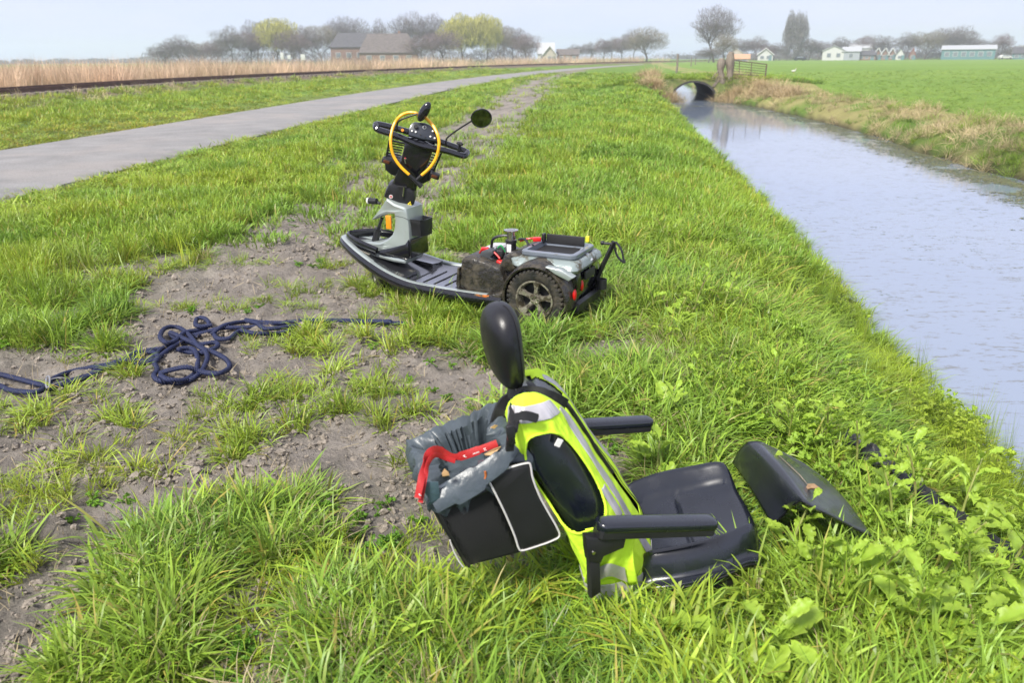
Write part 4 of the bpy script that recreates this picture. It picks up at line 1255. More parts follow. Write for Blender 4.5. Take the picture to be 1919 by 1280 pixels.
for sg in (1, -1):
    mb = MB(); rg = []
    for k in range(23):
        a = rad(-12 + 204 * k / 22); r_ = .212
        cx_, cz_ = math.cos(a), math.sin(a)
        zadd = .0
        rg.append([(cx_ * r_, sg * .125, .178 + cz_ * (r_ + .02)), (cx_ * r_, sg * .24, .178 + cz_ * (r_ + .012)), (cx_ * r_, sg * .295, .178 + cz_ * r_), (cx_ * (r_ - .012), sg * .312, .178 + cz_ * (r_ - .012)),
                   (cx_ * (r_ - .022), sg * .306, .178 + cz_ * (r_ - .022)), (cx_ * (r_ - .012), sg * .29, .178 + cz_ * (r_ - .014)), (cx_ * (r_ - .012), sg * .125, .178 + cz_ * (r_ - .004))])
    mb.loft(rg); mb.build('fender', M['mudblack'] if sg > 0 else M['black_gloss'], sc, ang=40)
    # grey rear flap of the fender
    if sg > 0:
        f0 = [S(1022, 500, .31), S(1050, 505, .31), S(1074, 521, .31), S(1066, 527, .31), S(1040, 514, .31)]
        MB().slab([(p[0], p[2]) for p in f0], .03, .006, y0=.285).build('fender_flap', M['silver'], sc)
# skirt joining box and wing with reflector
MB().slab([(.22, .12), (.62, .115), (.62, .15), (.30, .17), (.21, .2)], .29, .012).build('side_skirt', M['mudblack'], sc)
q = S(903, 556, .292)
MB().box((q[0], .293, q[2]), (.10, .008, .028), bev=.003).build('side_reflector', M['orange_mud'], sc)
# seat post
MB().tube([(.292, 0, .33), (.292, 0, .43)], .032, 14).tube([(.292, 0, .43), (.292, 0, .448)], .036, 14).build('seat_post_socket', M['black'], sc)
mb = MB(); mb.lathe([(.02, 0), (.026, 0), (.026, .055), (.044, .058), (.046, .064), (.024, .066), (.02, .05)], (.292, 0, .446), 'z', 20, closed=True); mb.build('seat_post', M['chrome'], sc, ang=30)
MB().box((.292, .03, .40), (.03, .008, .05), bev=.002).build('post_label', M['white'], sc)
# cables, plugs and brackets round the post
def cab(name, pts, r, m_): MB().tube(spline(pts, 6), r, 7).build(name, m_, sc)
cab('black_cable', [(.42, .02, .38), (.40, .03, .45), (.33, .02, .475), (.26, .0, .465)], .009, M['black'])
cab('black_cable', [(.24, .0, .455), (.19, .01, .46), (.15, .03, .42), (.12, .05, .44)], .008, M['black'])
cab('red_cable', [(.46, .10, .37), (.42, .12, .405), (.35, .13, .395), (.30, .14, .36)], .006, M['red'])
cab('red_cable', [(.24, -.02, .44), (.18, -.03, .46), (.12, -.06, .455)], .006, M['red'])
cab('green_cable', [(.36, .05, .40), (.33, .06, .42), (.31, .05, .38)], .005, mat('green_plastic', (0.02, 0.30, 0.08), 0.4))
MB().box((.46, .03, .378), (.05, .04, .025), Matrix.Rotation(.4, 3, 'Z'), .006).build('red_connector', M['red'], sc)
MB().box((.29, .15, .34), (.045, .04, .022), Matrix.Rotation(-.3, 3, 'Y'), .006).build('red_connector', M['red'], sc)
MB().box((.14, -.05, .455), (.05, .04, .025), Matrix.Rotation(.5, 3, 'Z'), .005).build('red_connector', M['red'], sc)
MB().slab([(.44, .36), (.42, .395), (.385, .41), (.345, .405), (.34, .385), (.36, .365), (.345, .35), (.40, .345)], .035, .006, y0=.12).build('black_bracket', mat('dusty_grey_plastic', (0.05, 0.055, 0.06), 0.45, var=.2), sc)
MB().slab([(.46, .375), (.47, .388), (.38, .392), (.37, .38)], .07, .004, y0=-.06).build('grey_plate', mat('pale_grey_plate', (0.5, 0.5, 0.5), 0.4, col2=MUD, mixlo=.5, mixhi=.6), sc)
MB().box((.345, .06, .375), (.06, .08, .05), Matrix.Rotation(.3, 3, 'Z'), .008).build('battery_terminal', M['black_matte'], sc)
# rear details
hd = SF.tr(1, -.02, 1089, 467); he_ = SF.tr(1, -.02, 1109, 488)
MB().tube([(hd[0], -.02, hd[2]), ((hd[0] + he_[0]) / 2, -.02, (hd[2] + he_[2]) / 2 + .006), (he_[0], -.02, he_[2])], .014, 10, flat=(1.5, .7)).build('grey_lever', mat('pale_grey_plastic', (0.42, 0.44, 0.48), 0.35, var=.1), sc)
for (y_, z_) in ((.225, .218), (.115, .245)):
    MB().ell((-.222, y_, z_), (.012, .016, .034), None, 14, 10).build('tail_light', M['red'], sc)
MB().slab([(-.19, .08), (-.235, .10), (-.24, .15), (-.22, .165), (-.17, .13)], .19, .01).build('rear_bumper', M['black'], sc)
MB().box((-.235, .02, .30), (.012, .16, .05), bev=.004).build('rear_grille', M['black_matte'], sc)
# crutch holder
ch = S(1151, 453, -.17); cb_ = S(1114, 530, -.17)
p0 = np.array([cb_[0], -.17, cb_[2]]); p1 = np.array([ch[0], -.17, ch[2]])
MB().tube([p0, p1], .015, 4).tube([p0, (-.16, -.15, .19)], .014, 6).build('crutch_holder_post', M['black_matte'], sc)
MB().lathe([(.030, 0), (.034, 0), (.034, .06), (.030, .06), (.028, .01)], (p0[0] - .045, -.17, p0[2] - .03), 'z', 18).box((p0[0] - .015, -.17, p0[2] - .01), (.06, .03, .04), bev=.005).build('crutch_cup', M['black_matte'], sc)
MB().tube([S(1128, 455, -.17), S(1148, 457, -.17)], .008, 8).ell(tuple(S(1129, 455, -.17)), (.014, .014, .014), None, 10, 8).build('clamp_pin', M['black'], sc)
stp = [S(px, py, -.17) for px, py in ((1151, 453), (1153, 468), (1157, 480), (1164, 488), (1171, 492), (1168, 484), (1166, 472), (1161, 462), (1154, 453))]
MB().tube(spline(stp, 5), .008, 6, flat=(2.2, .5)).build('velcro_strap', M['black_matte'], sc)
# round decals on tiller base are added with the tiller below

# ---------------- tiller
ta = np.array([.306, -.15, .94]); tb = np.array([.953, .052, -.302]); ta /= np.linalg.norm(ta); tb -= ta * (tb @ ta); tb /= np.linalg.norm(tb)
tcv = np.cross(tb, ta); 
if tcv[1] > 0: tcv = -tcv
tc_ = tcv
# right-handed order: x = tb, y = -tc (away), z = ta
to = SF.w(S(752, 366, 0))
TF = Frame(to, tb, -tc_, ta)
def T(px, py, c): return TF.tr(1, -c, px, py)      # c: how far towards us
def Txz(pts, c): return [(q[0], q[2]) for q in (T(px, py, c) for px, py in pts)]
inv = SF.mat().inverted() @ TF.mat()
tl = bpy.data.objects.new('tiller', None); COL.objects.link(tl); tl.parent = sc
tl.matrix_local = inv
def tp(mb, name, m_, **k): return mb.build(name, m_, tl, **k)
base = [(719, 369), (722, 358), (728, 347), (735, 344), (750, 349), (768, 353), (776, 359), (778, 370), (776, 382), (771, 390), (752, 385), (735, 379)]
tp(MB().slab(Txz(base, .06), .062, .016), 'hinge_housing', M['black'])
q = T(732.5, 368.5, .066); tp(MB().lathe([(.001, 0), (.0125, 0), (.0125, .003), (.001, .003)], (q[0], -.066, q[2]), 'y', 20), 'round_sticker', M['white'])
q = T(732.5, 368.5, .068); tp(MB().lathe([(.004, 0), (.008, 0), (.008, .002), (.004, .002)], (q[0], -.0675, q[2]), 'y', 16, closed=True), 'sticker_ring', M['red'])
q = T(768, 381, .066); tp(MB().slab([(q[0] - .014, q[2] - .010), (q[0] + .014, q[2] - .010), (q[0], q[2] + .015)], .0015, .001, y0=-.0655), 'warning_triangle', M['yellow_print'])
tp(MB().box((q[0], -.0685, q[2]), (.003, .002, .012)), 'warning_mark', M['black_matte'])
tp(MB().slab(Txz([(744, 348), (748, 356), (750, 372), (757, 374), (760, 356), (762, 350)], .066), .01, .004, y0=-.06), 'hinge_slot', M['black_matte'])
tp(MB().tube([T(757, 350, .07), T(755, 368, .07)], .006, 8), 'hinge_pin', M['chrome'])
colm = [(736, 352), (738, 336), (748, 312), (754, 290), (760, 262), (790, 262), (814, 274), (803, 305), (791, 330), (783, 340), (780, 358), (758, 356)]
tp(MB().slab(Txz(colm, .04), .05, .012), 'tiller_column', M['black_gloss'])
# basket in front of the column: curved back with slats
bl = T(729, 262, -.09); br = T(827, 283, -.09); bb = T(726, 322, -.09); bbr = T(800, 342, -.09)
tp(MB().slab(Txz([(723, 297), (724, 318), (733, 326), (745, 330), (775, 342), (794, 343), (803, 338), (812, 318), (800, 316), (742, 300), (741, 297)], -.06), .09, .02, y0=.12), 'basket_base', M['black'])
tp(MB().tube([T(730, 262, -.04), T(723, 299, -.04), T(724, 318, -.04)], .007, 6).tube([T(828, 284, -.04), T(812, 322, -.04), T(803, 338, -.04)], .007, 6).tube([T(730, 262, -.04), T(828, 284, -.04)], .007, 6), 'basket_frame', M['black'])
for k in range(10):
    t = k / 9
    a0 = T(731 - 6 * t, 258 + 42 * t, -.05); a1 = T(760 - 13 * t, 263 + 42 * t, -.05)
    tp(MB().tube([a0, a1], .0042, 5), 'basket_slat', M['black'])
    a0 = T(812 - 17 * t, 273 + 45 * t, -.05); a1 = T(828 - 19 * t, 277 + 45 * t, -.05)
    tp(MB().tube([a0, a1], .0042, 5), 'basket_slat', M['black'])
for k in range(9):
    t = k / 8
    a0 = T(731 - 6 * t, 258 + 42 * t, -.22); a1 = T(828 - 19 * t, 277 + 45 * t, -.22)
    tp(MB().tube([T(731 - 6 * t, 258 + 42 * t, -.05), a0], .0035, 4).tube([T(828 - 19 * t, 277 + 45 * t, -.05), a1], .0035, 4), 'basket_slat', M['black'])
# handlebar loop
hl, hr_ = T(706, 237, .02), T(870, 287, .02)
L0 = T(712, 243, .03); L1 = T(864, 290, .03)
loop = [(L0[0] - .01, -.035, L0[2]), (L0[0] + .10, -.04, (L0[2] * .75 + L1[2] * .25) + .0), ((L0[0] + L1[0]) / 2, -.055, (L0[2] + L1[2]) / 2 - .01), (L1[0] - .10, -.04, L1[2] * .75 + L0[2] * .25), (L1[0] + .01, -.035, L1[2]),
        (L1[0] + .03, -.005, L1[2] + .008), (L1[0] + .02, .03, L1[2] + .014), (L1[0] - .12, .045, L1[2] * .8 + L0[2] * .2 + .02), ((L0[0] + L1[0]) / 2, .05, (L0[2] + L1[2]) / 2 + .02), (L0[0] + .12, .045, L0[2] * .8 + L1[2] * .2 + .02), (L0[0] - .02, .03, L0[2] + .014), (L0[0] - .03, -.005, L0[2] + .008)]
tp(MB().tube(spline(loop, 7, closed=True), .0195, 10, closed=True), 'handlebar', M['black_gloss'])
cp = [(766, 254), (766, 241), (771, 232), (777, 229), (797, 231), (807, 236), (814, 243), (820, 256), (821, 266), (790, 262)]
q0 = np.mean([T(px, py, .02) for px, py in cp], 0)
pr_ = Txz(cp, .02)
Rt = Matrix.Rotation(rad(28), 3, 'X')   # console face tilts up towards the rider
mb = MB(); mb.slab([(p[0] - q0[0], p[1] - q0[2]) for p in pr_], .022, .01)
mb.v = [tuple(Rt.transposed() @ Vector(v) + Vector((q0[0], -.02, q0[2]))) for v in mb.v]
tp(mb, 'control_panel', mat('blue_black_console', (0.02, 0.024, 0.032), 0.3, var=.2, coat=.4))
def knob(px, py, r, m_, name='button', h=.008):
    q = T(px, py, .05)
    l = MB().lathe([(.0008, h), (r * .9, h), (r, h * .6), (r, -.004), (.0008, -.004)], (0, 0, 0), 'y', 14)
    l.v = [tuple(Rt.transposed() @ Vector((v[0], -v[1], v[2])) + Vector((q[0], -.046 + (q[2] - q0[2]) * .45, q[2]))) for v in l.v]
    tp(l, name, m_)
knob(779, 238, .013, M['black_matte'], 'speed_dial', .014)
for px, py in ((772, 245), (779, 247), (810.5, 246.5), (806.5, 255.5), (814.5, 258.5)): knob(px, py, .0058, M['white'])
knob(795, 239.5, .012, mat('dull_emblem', (0.25, 0.26, 0.27), 0.4), 'round_emblem', .002)
knob(795, 239.5, .008, M['black'], 'emblem_centre', .003)
for px, py in ((788, 252), (797, 256)): knob(px, py, .005, M['black_matte'], 'switch')
knob(754.5, 243.5, .009, M['orange'], 'orange_switch', .012)
knob(752, 241, .012, M['black_matte'], 'left_switch', .006)
tp(MB().tube([T(760, 306, .06), T(758, 298, .06)], .005, 8).ell(tuple(T(759.5, 297, .062)), (.008, .005, .008), None, 10, 8), 'ignition_key', M['chrome'])
tp(MB().ell(tuple(T(759.5, 296, .066)), (.005, .003, .004), None, 8, 6), 'key_fob', M['red'])
# side indicators
for (xa, xb, ya, yb) in ((716, 734, 296, 307), (806, 823, 322, 336)):
    q = T((xa + xb) / 2, (ya + yb) / 2, .03)
    b_ = MB().box((q[0], -.02, q[2]), (.062, .05, .036), Matrix.Rotation(0.05, 3, 'Y'), .008); tp(b_, 'indicator_housing', M['black'])
    tp(MB().box((q[0], -.048, q[2]), (.04, .006, .02), None, .003), 'indicator_lens', mat('smoked_amber', (0.10, 0.035, 0.015), 0.2))
# left low indicator by the cowl with a pale ring
q = S(700, 376, .02)
MB().tube([S(712, 381, .02), S(704, 377, .02)], .010, 8).tube([S(706, 377, .03), S(692, 376, .03)], .020, 14).build('front_light', M['black'], sc)
MB().tube([S(692, 376, .03), S(689.5, 376, .03)], .021, 14).build('front_light_lens', M['white'], sc)
# clamp knob on the right grip
q = T(862, 269, .0); tp(MB().tube([T(861, 283, .0), T(862, 270, .0)], .009, 8), 'clamp_stem', M['black'])
l = MB()
for k in range(6):
    a = k * PI / 3; l.ell((q[0] + .013 * math.cos(a), .013 * math.sin(a), q[2]), (.009, .009, .009), None, 8, 6)
l.lathe([(.001, -.008), (.015, -.008), (.015, .008), (.001, .008)], (q[0], 0, q[2]), 'z', 12)
tp(l, 'clamp_knob', M['black_matte'])
# mirrors
tp(MB().tube(spline([T(744, 243, 0), T(744, 235, 0), T(748, 226, .01), T(764, 219, .02), T(782, 213, .03)], 5), .0055, 7), 'mirror_arm', M['black'])
q = T(795, 209, .04)
tp(MB().ell((0, 0, 0), (.030, .026, .068), None, 20, 14), 'mirror_head', M['black_gloss'])
mh = tl.children[-1] if False else bpy.data.objects[[o.name for o in bpy.data.objects if o.name.startswith('mirror_head')][-1]]
mh.location = tuple(q); mh.rotation_euler = (0.1, rad(14), rad(20))
tp(MB().tube(spline([T(836, 270, 0), T(836, 263, 0), T(840, 256, .0), T(860, 241, .0), T(884, 226, .0)], 5), .0055, 7), 'mirror_arm', M['black'])
q = T(902, 220, .0)
l = MB().lathe([(.001, .028), (.045, .02), (.062, .002), (.066, -.008), (.062, -.012), (.058, -.009)], (0, 0, 0), 'y', 28)
o = tp(l, 'mirror_head', M['black']); o.location = tuple(q); o.rotation_euler = (rad(14), 0, rad(8))
l = MB().lathe([(.0005, -.0102), (.059, -.0102), (.059, -.0085), (.0005, -.0085)], (0, 0, 0), 'y', 28)
g_ = l.build('mirror_glass', M['mirror'], o); 

# yellow cable lock hanging from the handlebar: a thing of its own
lk = empty('cable_lock', 'yellow sheathed cable lock looped over the scooter handlebar', 'bicycle lock', mat=TF.mat())
yp = [(590, 200, .0), (580, 182, .0), (530, 176, -.01), (480, 182, -.01), (410, 215, 0), (350, 290, .01), (312, 400, .05), (305, 520, .08), (335, 650, .09), (410, 765, .10), (505, 855, .11)]
yl = [T(680 + x * .1718, 180 + y * .1719, c) for x, y, c in yp]
yr = [T(680 + x * .1718, 180 + y * .1719, c) for x, y, c in [(590, 200, .0), (640, 212, -.005), (700, 250, .0), (765, 320, .02), (815, 420, .06), (832, 530, .08), (800, 670, .09), (730, 780, .10), (640, 862, .11)]]
MB().tube(spline(yl, 6), .0098, 10).build('cable_sheath', M['yellow'], lk)
MB().tube(spline(yr, 6), .0098, 10).build('cable_sheath', M['yellow'], lk)
MB().tube([T(680 + 505 * .1718, 180 + 855 * .1719, .11), T(680 + 640 * .1718, 180 + 985 * .1719, .11)], [.0105, .0165], 12).build('lock_body', M['black'], lk)
MB().tube([T(680 + 640 * .1718, 180 + 862 * .1719, .11), T(680 + 590 * .1718, 180 + 912 * .1719, .115)], .0105, 10).build('lock_plug', M['black'], lk)

# ================================================================== THE SEAT ON THE GRASS
CF = Frame((0.30, 2.10, 0), (math.cos(rad(18)), math.sin(rad(18)), 0), (-math.sin(rad(18)), math.cos(rad(18)), 0), (0, 0, 1))
seat = empty('scooter_seat', 'black vinyl seat with armrests and headrest lying in the grass before the scooter', 'seat', mat=CF.mat())
def Cp(px, py, y): return CF.tr(1, y, px, py)
# cushion : grid surface over plan (x 0 -> .47, y -.25 -> .25), tipped slightly
def cushion():
    nx, ny = 52, 52
    K4 = [CF.M @ (G(px, py, z) - CF.o) for px, py, z in ((1186, 1085, .085), (1446, 1022, .150), (1376, 872, .165), (1140, 918, .10))]
    top = []
    for i in range(nx):
        row = []
        for j in range(ny):
            a = -1 + 2 * i / (nx - 1); b2 = -1 + 2 * j / (ny - 1)
            xx = a * math.sqrt(1 - b2 * b2 * .34); yy = b2 * math.sqrt(1 - a * a * .34)
            xx *= 1.08; yy *= 1.08
            f, g = (xx + 1) / 2, (yy + 1) / 2
            P_ = K4[0] * (1 - f) * (1 - g) + K4[1] * f * (1 - g) + K4[2] * f * g + K4[3] * (1 - f) * g
            r_ = max(abs(a), abs(b2))
            edge = 1 - max(0, (r_ - .78) / .22) ** 2.6
            bol = .062 * math.exp(-((abs(b2) - .80) / .17) ** 2) * (1 - max(0, (abs(a) - .7) / .3) ** 2)
            z = bol + .012 * math.exp(-((a - .72) / .3) ** 2) - .055 * (1 - edge) - .030 * (1 - b2 * b2) * (1 - .5 * max(0, a) ** 2)
            if abs(a + .02) < .024 and abs(b2) < .60: z -= .008
            if abs(abs(b2) - .60) < .024 and a < .80: z -= .008
            row.append((P_[0], P_[1], P_[2] + z - .016 + .014 * (1 - a * a)))
        top.append(row)
    mb = MB()
    mb.loft(top, caps=False, closed_ring=False)
    border = [top[i][0] for i in range(nx)] + [top[nx - 1][j] for j in range(1, ny)] + [top[i][ny - 1] for i in range(nx - 2, -1, -1)] + [top[0][j] for j in range(ny - 2, 0, -1)]
    c = np.mean(np.array(border), 0)
    def ring(k, dz): return [(c[0] + (p[0] - c[0]) * k, c[1] + (p[1] - c[1]) * k, p[2] + dz) for p in border]
    mb.loft([ring(1, 0), ring(1.012, -.010), ring(1.01, -.028), ring(.98, -.042)], caps=True)
    mb.build('seat_cushion', M['leather'], seat, ang=60)
    MB().tube(ring(1.014, -.016), .003, 6, closed=True).build('piping', M['seam'], seat)
    MB().loft([ring(.97, -.04), ring(.93, -.12)], caps=True).build('seat_base', M['black_matte'], seat)
cushion()
# backrest body; the vest fits round it
def lerp(t, X_, Y_): return float(np.interp(t, X_, Y_))
XR = ([0, .09, .218, .334, .463, .582, .674, .74], [-.165, -.185, -.230, -.288, -.358, -.398, -.412, -.418])
XF = ([0, .093, .298, .413, .539, .674, .74], [.075, .045, -.050, -.118, -.190, -.268, -.30])
def vp(s, t, off=0.0, wr_=1.0):
    """skin of the dressed backrest. s goes round (0 near side, .25 rear, .5 far side, .75 seat side), t 0..1 from hem to shoulder"""
    a = 2 * PI * s - PI / 2
    sa, cx_ = math.sin(a), -math.cos(a)
    k = math.sqrt(max(0.0, 1 - (max(0, t - .86) / .14) ** 2.2))
    z = t * .735 - .035
    xr, xf = lerp(z, *XR), lerp(z, *XF)
    hd_ = (xf - xr) / 2 * (.30 + .70 * k); xc = (xf + xr) / 2
    hw_ = lerp(t, [0, .3, .7, .9, 1], [.225, .228, .215, .200, .19]) * (.55 + .45 * k)
    x = math.copysign(abs(cx_) ** .62, cx_) * hd_; y = math.copysign(abs(sa) ** .62, sa) * hw_
    wr = (mnoise.noise(Vector((math.cos(a) * 1.6, math.sin(a) * 1.6, t * 4 + 1.3))) * .013 + mnoise.noise(Vector((math.cos(a) * 5 + t * 2, math.sin(a) * 5, t * 7.7))) * .007 + abs(mnoise.noise(Vector((math.cos(a) * 9 - t * 6, math.sin(a) * 9, t * 11)))) * .004) * wr_
    if t < .32 and cx_ > 0: x += (.32 - t) / .32 * .03 * cx_
    n_ = math.hypot(x, y) + 1e-6
    x += x / n_ * (wr + off); y += y / n_ * (wr + off)
    sad = -.045 * max(0, t - .84) / .16 * max(0.0, 1 - (y / .16) ** 2)
    return np.array([xc + x + .36 * (y + .2) * (1 if cx_ > -2 else 0), y, z - .20 * (y + .2) * t + sad])
mb = MB()
mb.loft([[tuple(vp(j / 60, t, -.014, 0)) for j in range(60)] for t in list(np.linspace(.02, .86, 24)) + list(np.linspace(.88, .985, 8))]); mb.build('backrest', M['leather'], seat, ang=60)
# headrest
HC = Cp(941, 648, .02)
mb = MB()
rg = []
hr_ax = np.array([-.10, 0, 1.0]); hr_ax /= np.linalg.norm(hr_ax)
E1 = Cp(935, 566, 0); E2 = Cp(962, 726, 0)
up_ = (E1 - E2); Lh = np.linalg.norm(up_); up_ = up_ / Lh
MB_h = MB()
fx = np.cross(np.array([0, 1, 0]), up_); fx /= np.linalg.norm(fx)
cc = (E1 + E2) / 2
Rh = Matrix((tuple(fx), (0, 1, 0), tuple(up_))).transposed()
hm = MB().ell((0, 0, 0), (.055, .098, Lh / 2 * .97), None, 36, 28, .82)
hv = []
for v in hm.v:
    x, y, z = v
    zz = z / (Lh / 2)
    x2 = x * (1 + .12 * zz) - .018 * (1 - zz * zz) * (1 if x > 0 else .2) + .0
    y2 = y * (1 + .10 * zz - .05 * zz * zz)
    hv.append(tuple(Rh @ Vector((x2, y2, z)) + Vector(cc)))
hm.v = hv; ho = hm.build('headrest', M['vinyl_head'], seat, ang=70)
def on_head(a_, th_):
    """point on the headrest skin: a_ around, th_ down from the top"""
    def sp(t): return math.copysign(abs(t) ** .82, t)
    x = sp(math.sin(th_)) * sp(math.cos(a_)) * .0562; y = sp(math.sin(th_)) * sp(math.sin(a_)) * .0992; z = sp(math.cos(th_)) * Lh / 2 * .975
    zz = z / (Lh / 2)
    x2 = x * (1 + .12 * zz) - .018 * (1 - zz * zz) * (1 if x > 0 else .2); y2 = y * (1 + .10 * zz - .05 * zz * zz)
    return tuple(Rh @ Vector((x2, y2, z)) + Vector(cc))
for a_ in (rad(-62), rad(62)):
    MB().tube([on_head(a_, rad(t)) for t in range(8, 173, 6)], .0016, 5).build('seam', M['seam'], ho)
# headrest posts
for y_ in (-.03, .05):
    p1_ = Cp(962, 712, y_); p2_ = Cp(985, 765, y_)
    MB().tube([p1_, p2_], .006, 8).build('headrest_post', M['chrome'], seat)
# armrests
def armrest(y_, pa, pb, h_, r_, post):
    A0 = Cp(*pa, y_); B0_ = Cp(*pb, y_)
    d = B0_ - A0; L = np.linalg.norm(d); d = d / L; n_ = np.cross(np.array([0, 1, 0]), d); n_ = -n_ if n_[2] < 0 else n_
    mb = MB(); rg = []
    for t in np.concatenate([1 - np.cos(np.linspace(0, PI / 2, 7)), [], ]) * r_: pass
    ks = list(r_ * (1 - np.cos(np.linspace(0.05, PI / 2, 8)))) + list(np.linspace(r_, L - r_, 6)[1:-1]) + list(L - r_ * (1 - np.cos(np.linspace(PI / 2, 0.05, 8))))
    for s_ in ks:
        w_ = .030
        if s_ < r_: w_ *= math.sqrt(max(0, 1 - ((r_ - s_) / r_) ** 2)) * .95 + .03
        if s_ > L - r_: w_ *= math.sqrt(max(0, 1 - ((s_ - L + r_) / r_) ** 2)) * .95 + .03
        c = A0 + d * s_; row = []
        for j in range(20):
            a = 2 * PI * j / 20; ca, sa = math.cos(a), math.sin(a)
            row.append(tuple(c + np.array([0, 1, 0]) * math.copysign(abs(ca) ** .55, ca) * w_ + n_ * math.copysign(abs(sa) ** .6, sa) * h_ * (.4 + .6 * min(1, w_ / .03))))
        rg.append(row)
    mb.loft(rg); a_ = mb.build('armrest_pad', M['leather'], seat, ang=50)
    # lower shell
    mb = MB(); c0 = A0 + d * .006 - n_ * h_ * 1.05; c1 = B0_ - d * .01 - n_ * h_ * .95
    pr_ = []
    rg = []
    for s_ in (0, .02, .5, .98, 1):
        c = c0 + (c1 - c0) * s_; w_ = .027 if 0 < s_ < 1 else .020
        rg.append([tuple(c + np.array([0, sy * w_, 0]) + n_ * q_) for sy, q_ in ((-1, .012), (1, .012), (1, -.012), (.6, -.020), (-.6, -.020), (-1, -.012))])
    mb.loft(rg); mb.build('armrest_shell', M['black'], seat, ang=30)
    if post:
        q1, q2 = Cp(1097, 1004, y_ - .012), Cp(1165, 1012, y_ - .012)
        pr2 = Cxz([(1094, 1003), (1170, 1001), (1165, 1022), (1128, 1038), (1122, 1050), (1099, 1048), (1096, 1030)], y_)
        MB().slab(pr2, .016, .005, y0=y_).build('armrest_bracket', M['black'], seat)
        pr2 = Cxz([(1101, 1040), (1121, 1040), (1123, 1105), (1104, 1118)], y_ + .004)
        MB().slab(pr2, .014, .004, y0=y_ + .004).build('armrest_upright', M['black_matte'], seat)
        MB().lathe([(.0005, -.004), (.005, -.004), (.006, 0), (.0005, 0)], tuple(Cp(1112, 1036, y_ - .017)), 'y', 10).build('bolt', M['chrome'], seat)
    return
def Cxz(pts, y): return [(q[0], q[2]) for q in (Cp(px, py, y) for px, py in pts)]
armrest(-.285, (1117, 984), (1341, 979), .0165, .022, True)
armrest(.285, (1082, 797), (1222, 789), .016, .022, False)
MB().tube([Cp(1092, 812, .285), (-.10, .24, .20)], .016, 6).build('armrest_bracket', M['black'], seat)
MB().box((-.02, -.02, .06), (.14, .3, .08), Matrix.Rotation(-.2, 3, 'Y'), .01).build('back_hinge', M['black_matte'], seat)

# ---------------- hi-vis vest pulled over the backrest
vest = empty('safety_vest', 'fluorescent yellow safety vest with grey reflective tape pulled over the seat backrest', 'safety vest', mat=CF.mat())
NS, NT = 176, 130
ARM_W, ARM_H, ARM_T, ARM_S = .115, .205, .625, -.3
def arm_e(s, t, cs, k=1.0):
    ds = ((s - cs + .5) % 1) - .5
    return (ds / (ARM_W * k)) ** 2 + ((t - ARM_T - ds * ARM_S) / (ARM_H * k)) ** 2
S_ARM = .01
ARM_W, ARM_H, ARM_T, ARM_S = .115, .205, .625, -.3
def vest_hole(s, t):
    if arm_e(s, t, S_ARM) < 1: return True
    if arm_e(s, t, .5) < 1: return True
    if t > .86:
        p = vp(s, t)
        if abs(p[1] - .01) < .085: return True
    # open front zip on the seat side
    ds = abs(((s - .75 + .5) % 1) - .5)
    if ds < .005 + .012 * max(0, t - .5) and t > .25: return True
    return False
vs = []; fs = []; idx = {}
for i in range(NT + 1):
    for j in range(NS):
        idx[(i, j)] = len(vs); vs.append(tuple(vp(j / NS, i / NT)))
for i in range(NT):
    for j in range(NS):
        if vest_hole((j + .5) / NS, (i + .5) / NT): continue
        fs.append((idx[(i, j)], idx[(i, (j + 1) % NS)], idx[(i + 1, (j + 1) % NS)], idx[(i + 1, j)]))
mb = MB(); mb.v = vs; mb.f = fs; mb.m = [0] * len(fs)
vo = mb.build('vest_cloth', M['hivis'], vest, ang=80)
sol = vo.modifiers.new('cloth', 'SOLIDIFY'); sol.thickness = .0015; sol.offset = -1
def patch(name, s0, s1, t0, t1, m_, off=.004, ns=40, nt=24, skew=0.0, parent=None, hole=True):
    mb = MB(); vs = []; ok = {}
    for i in range(nt + 1):
        for j in range(ns + 1):
            s = s0 + (s1 - s0) * j / ns; t = t0 + (t1 - t0) * i / nt + skew * (s - s0)
            vs.append(tuple(vp(s % 1.0, t, off)))
    fs = []
    for i in range(nt):
        for j in range(ns):
            s = s0 + (s1 - s0) * (j + .5) / ns; t = t0 + (t1 - t0) * (i + .5) / nt + skew * (s - s0)
            if hole and vest_hole(s % 1.0, t): continue
            k = i * (ns + 1) + j; fs.append((k, k + 1, k + ns + 2, k + ns + 1))
    mb.v = vs; mb.f = fs; mb.m = [0] * len(fs)
    o = mb.build(name, m_, parent or vest, ang=80)
    so = o.modifiers.new('tape', 'SOLIDIFY'); so.thickness = .0015
    return o
# tape: round the waist, over each shoulder on both faces
patch('reflective_tape', .66, 1.20, .075, .15, M['reflective'], ns=120)
patch('reflective_tape', .33, .60, .075, .15, M['reflective'], ns=60)
patch('reflective_tape', .80, .845, .15, .90, M['reflective'], nt=90, ns=10)
patch('reflective_tape', .635, .69, .15, .97, M['reflective'], nt=90, ns=10)
patch('reflective_tape', .862, .905, .42, .56, M['reflective'], ns=10)
patch('reflective_tape', .86, 1.16, .885, .945, M['reflective'], ns=60)
# dark binding round the armholes
for cs in (S_ARM, .5):
    MB().tube([vp((cs + ARM_W * 1.02 * math.cos(a)) % 1.0, ARM_T + ARM_S * ARM_W * math.cos(a) + ARM_H * 1.02 * math.sin(a), .002) for a in np.linspace(0, 2 * PI, 72)[:-1]], .0035, 6, closed=True).build('armhole_hem', M['hivis'], vest)
patch('front_zip', .743, .7465, .13, .9, M['seam'], nt=60, ns=3, off=.005)
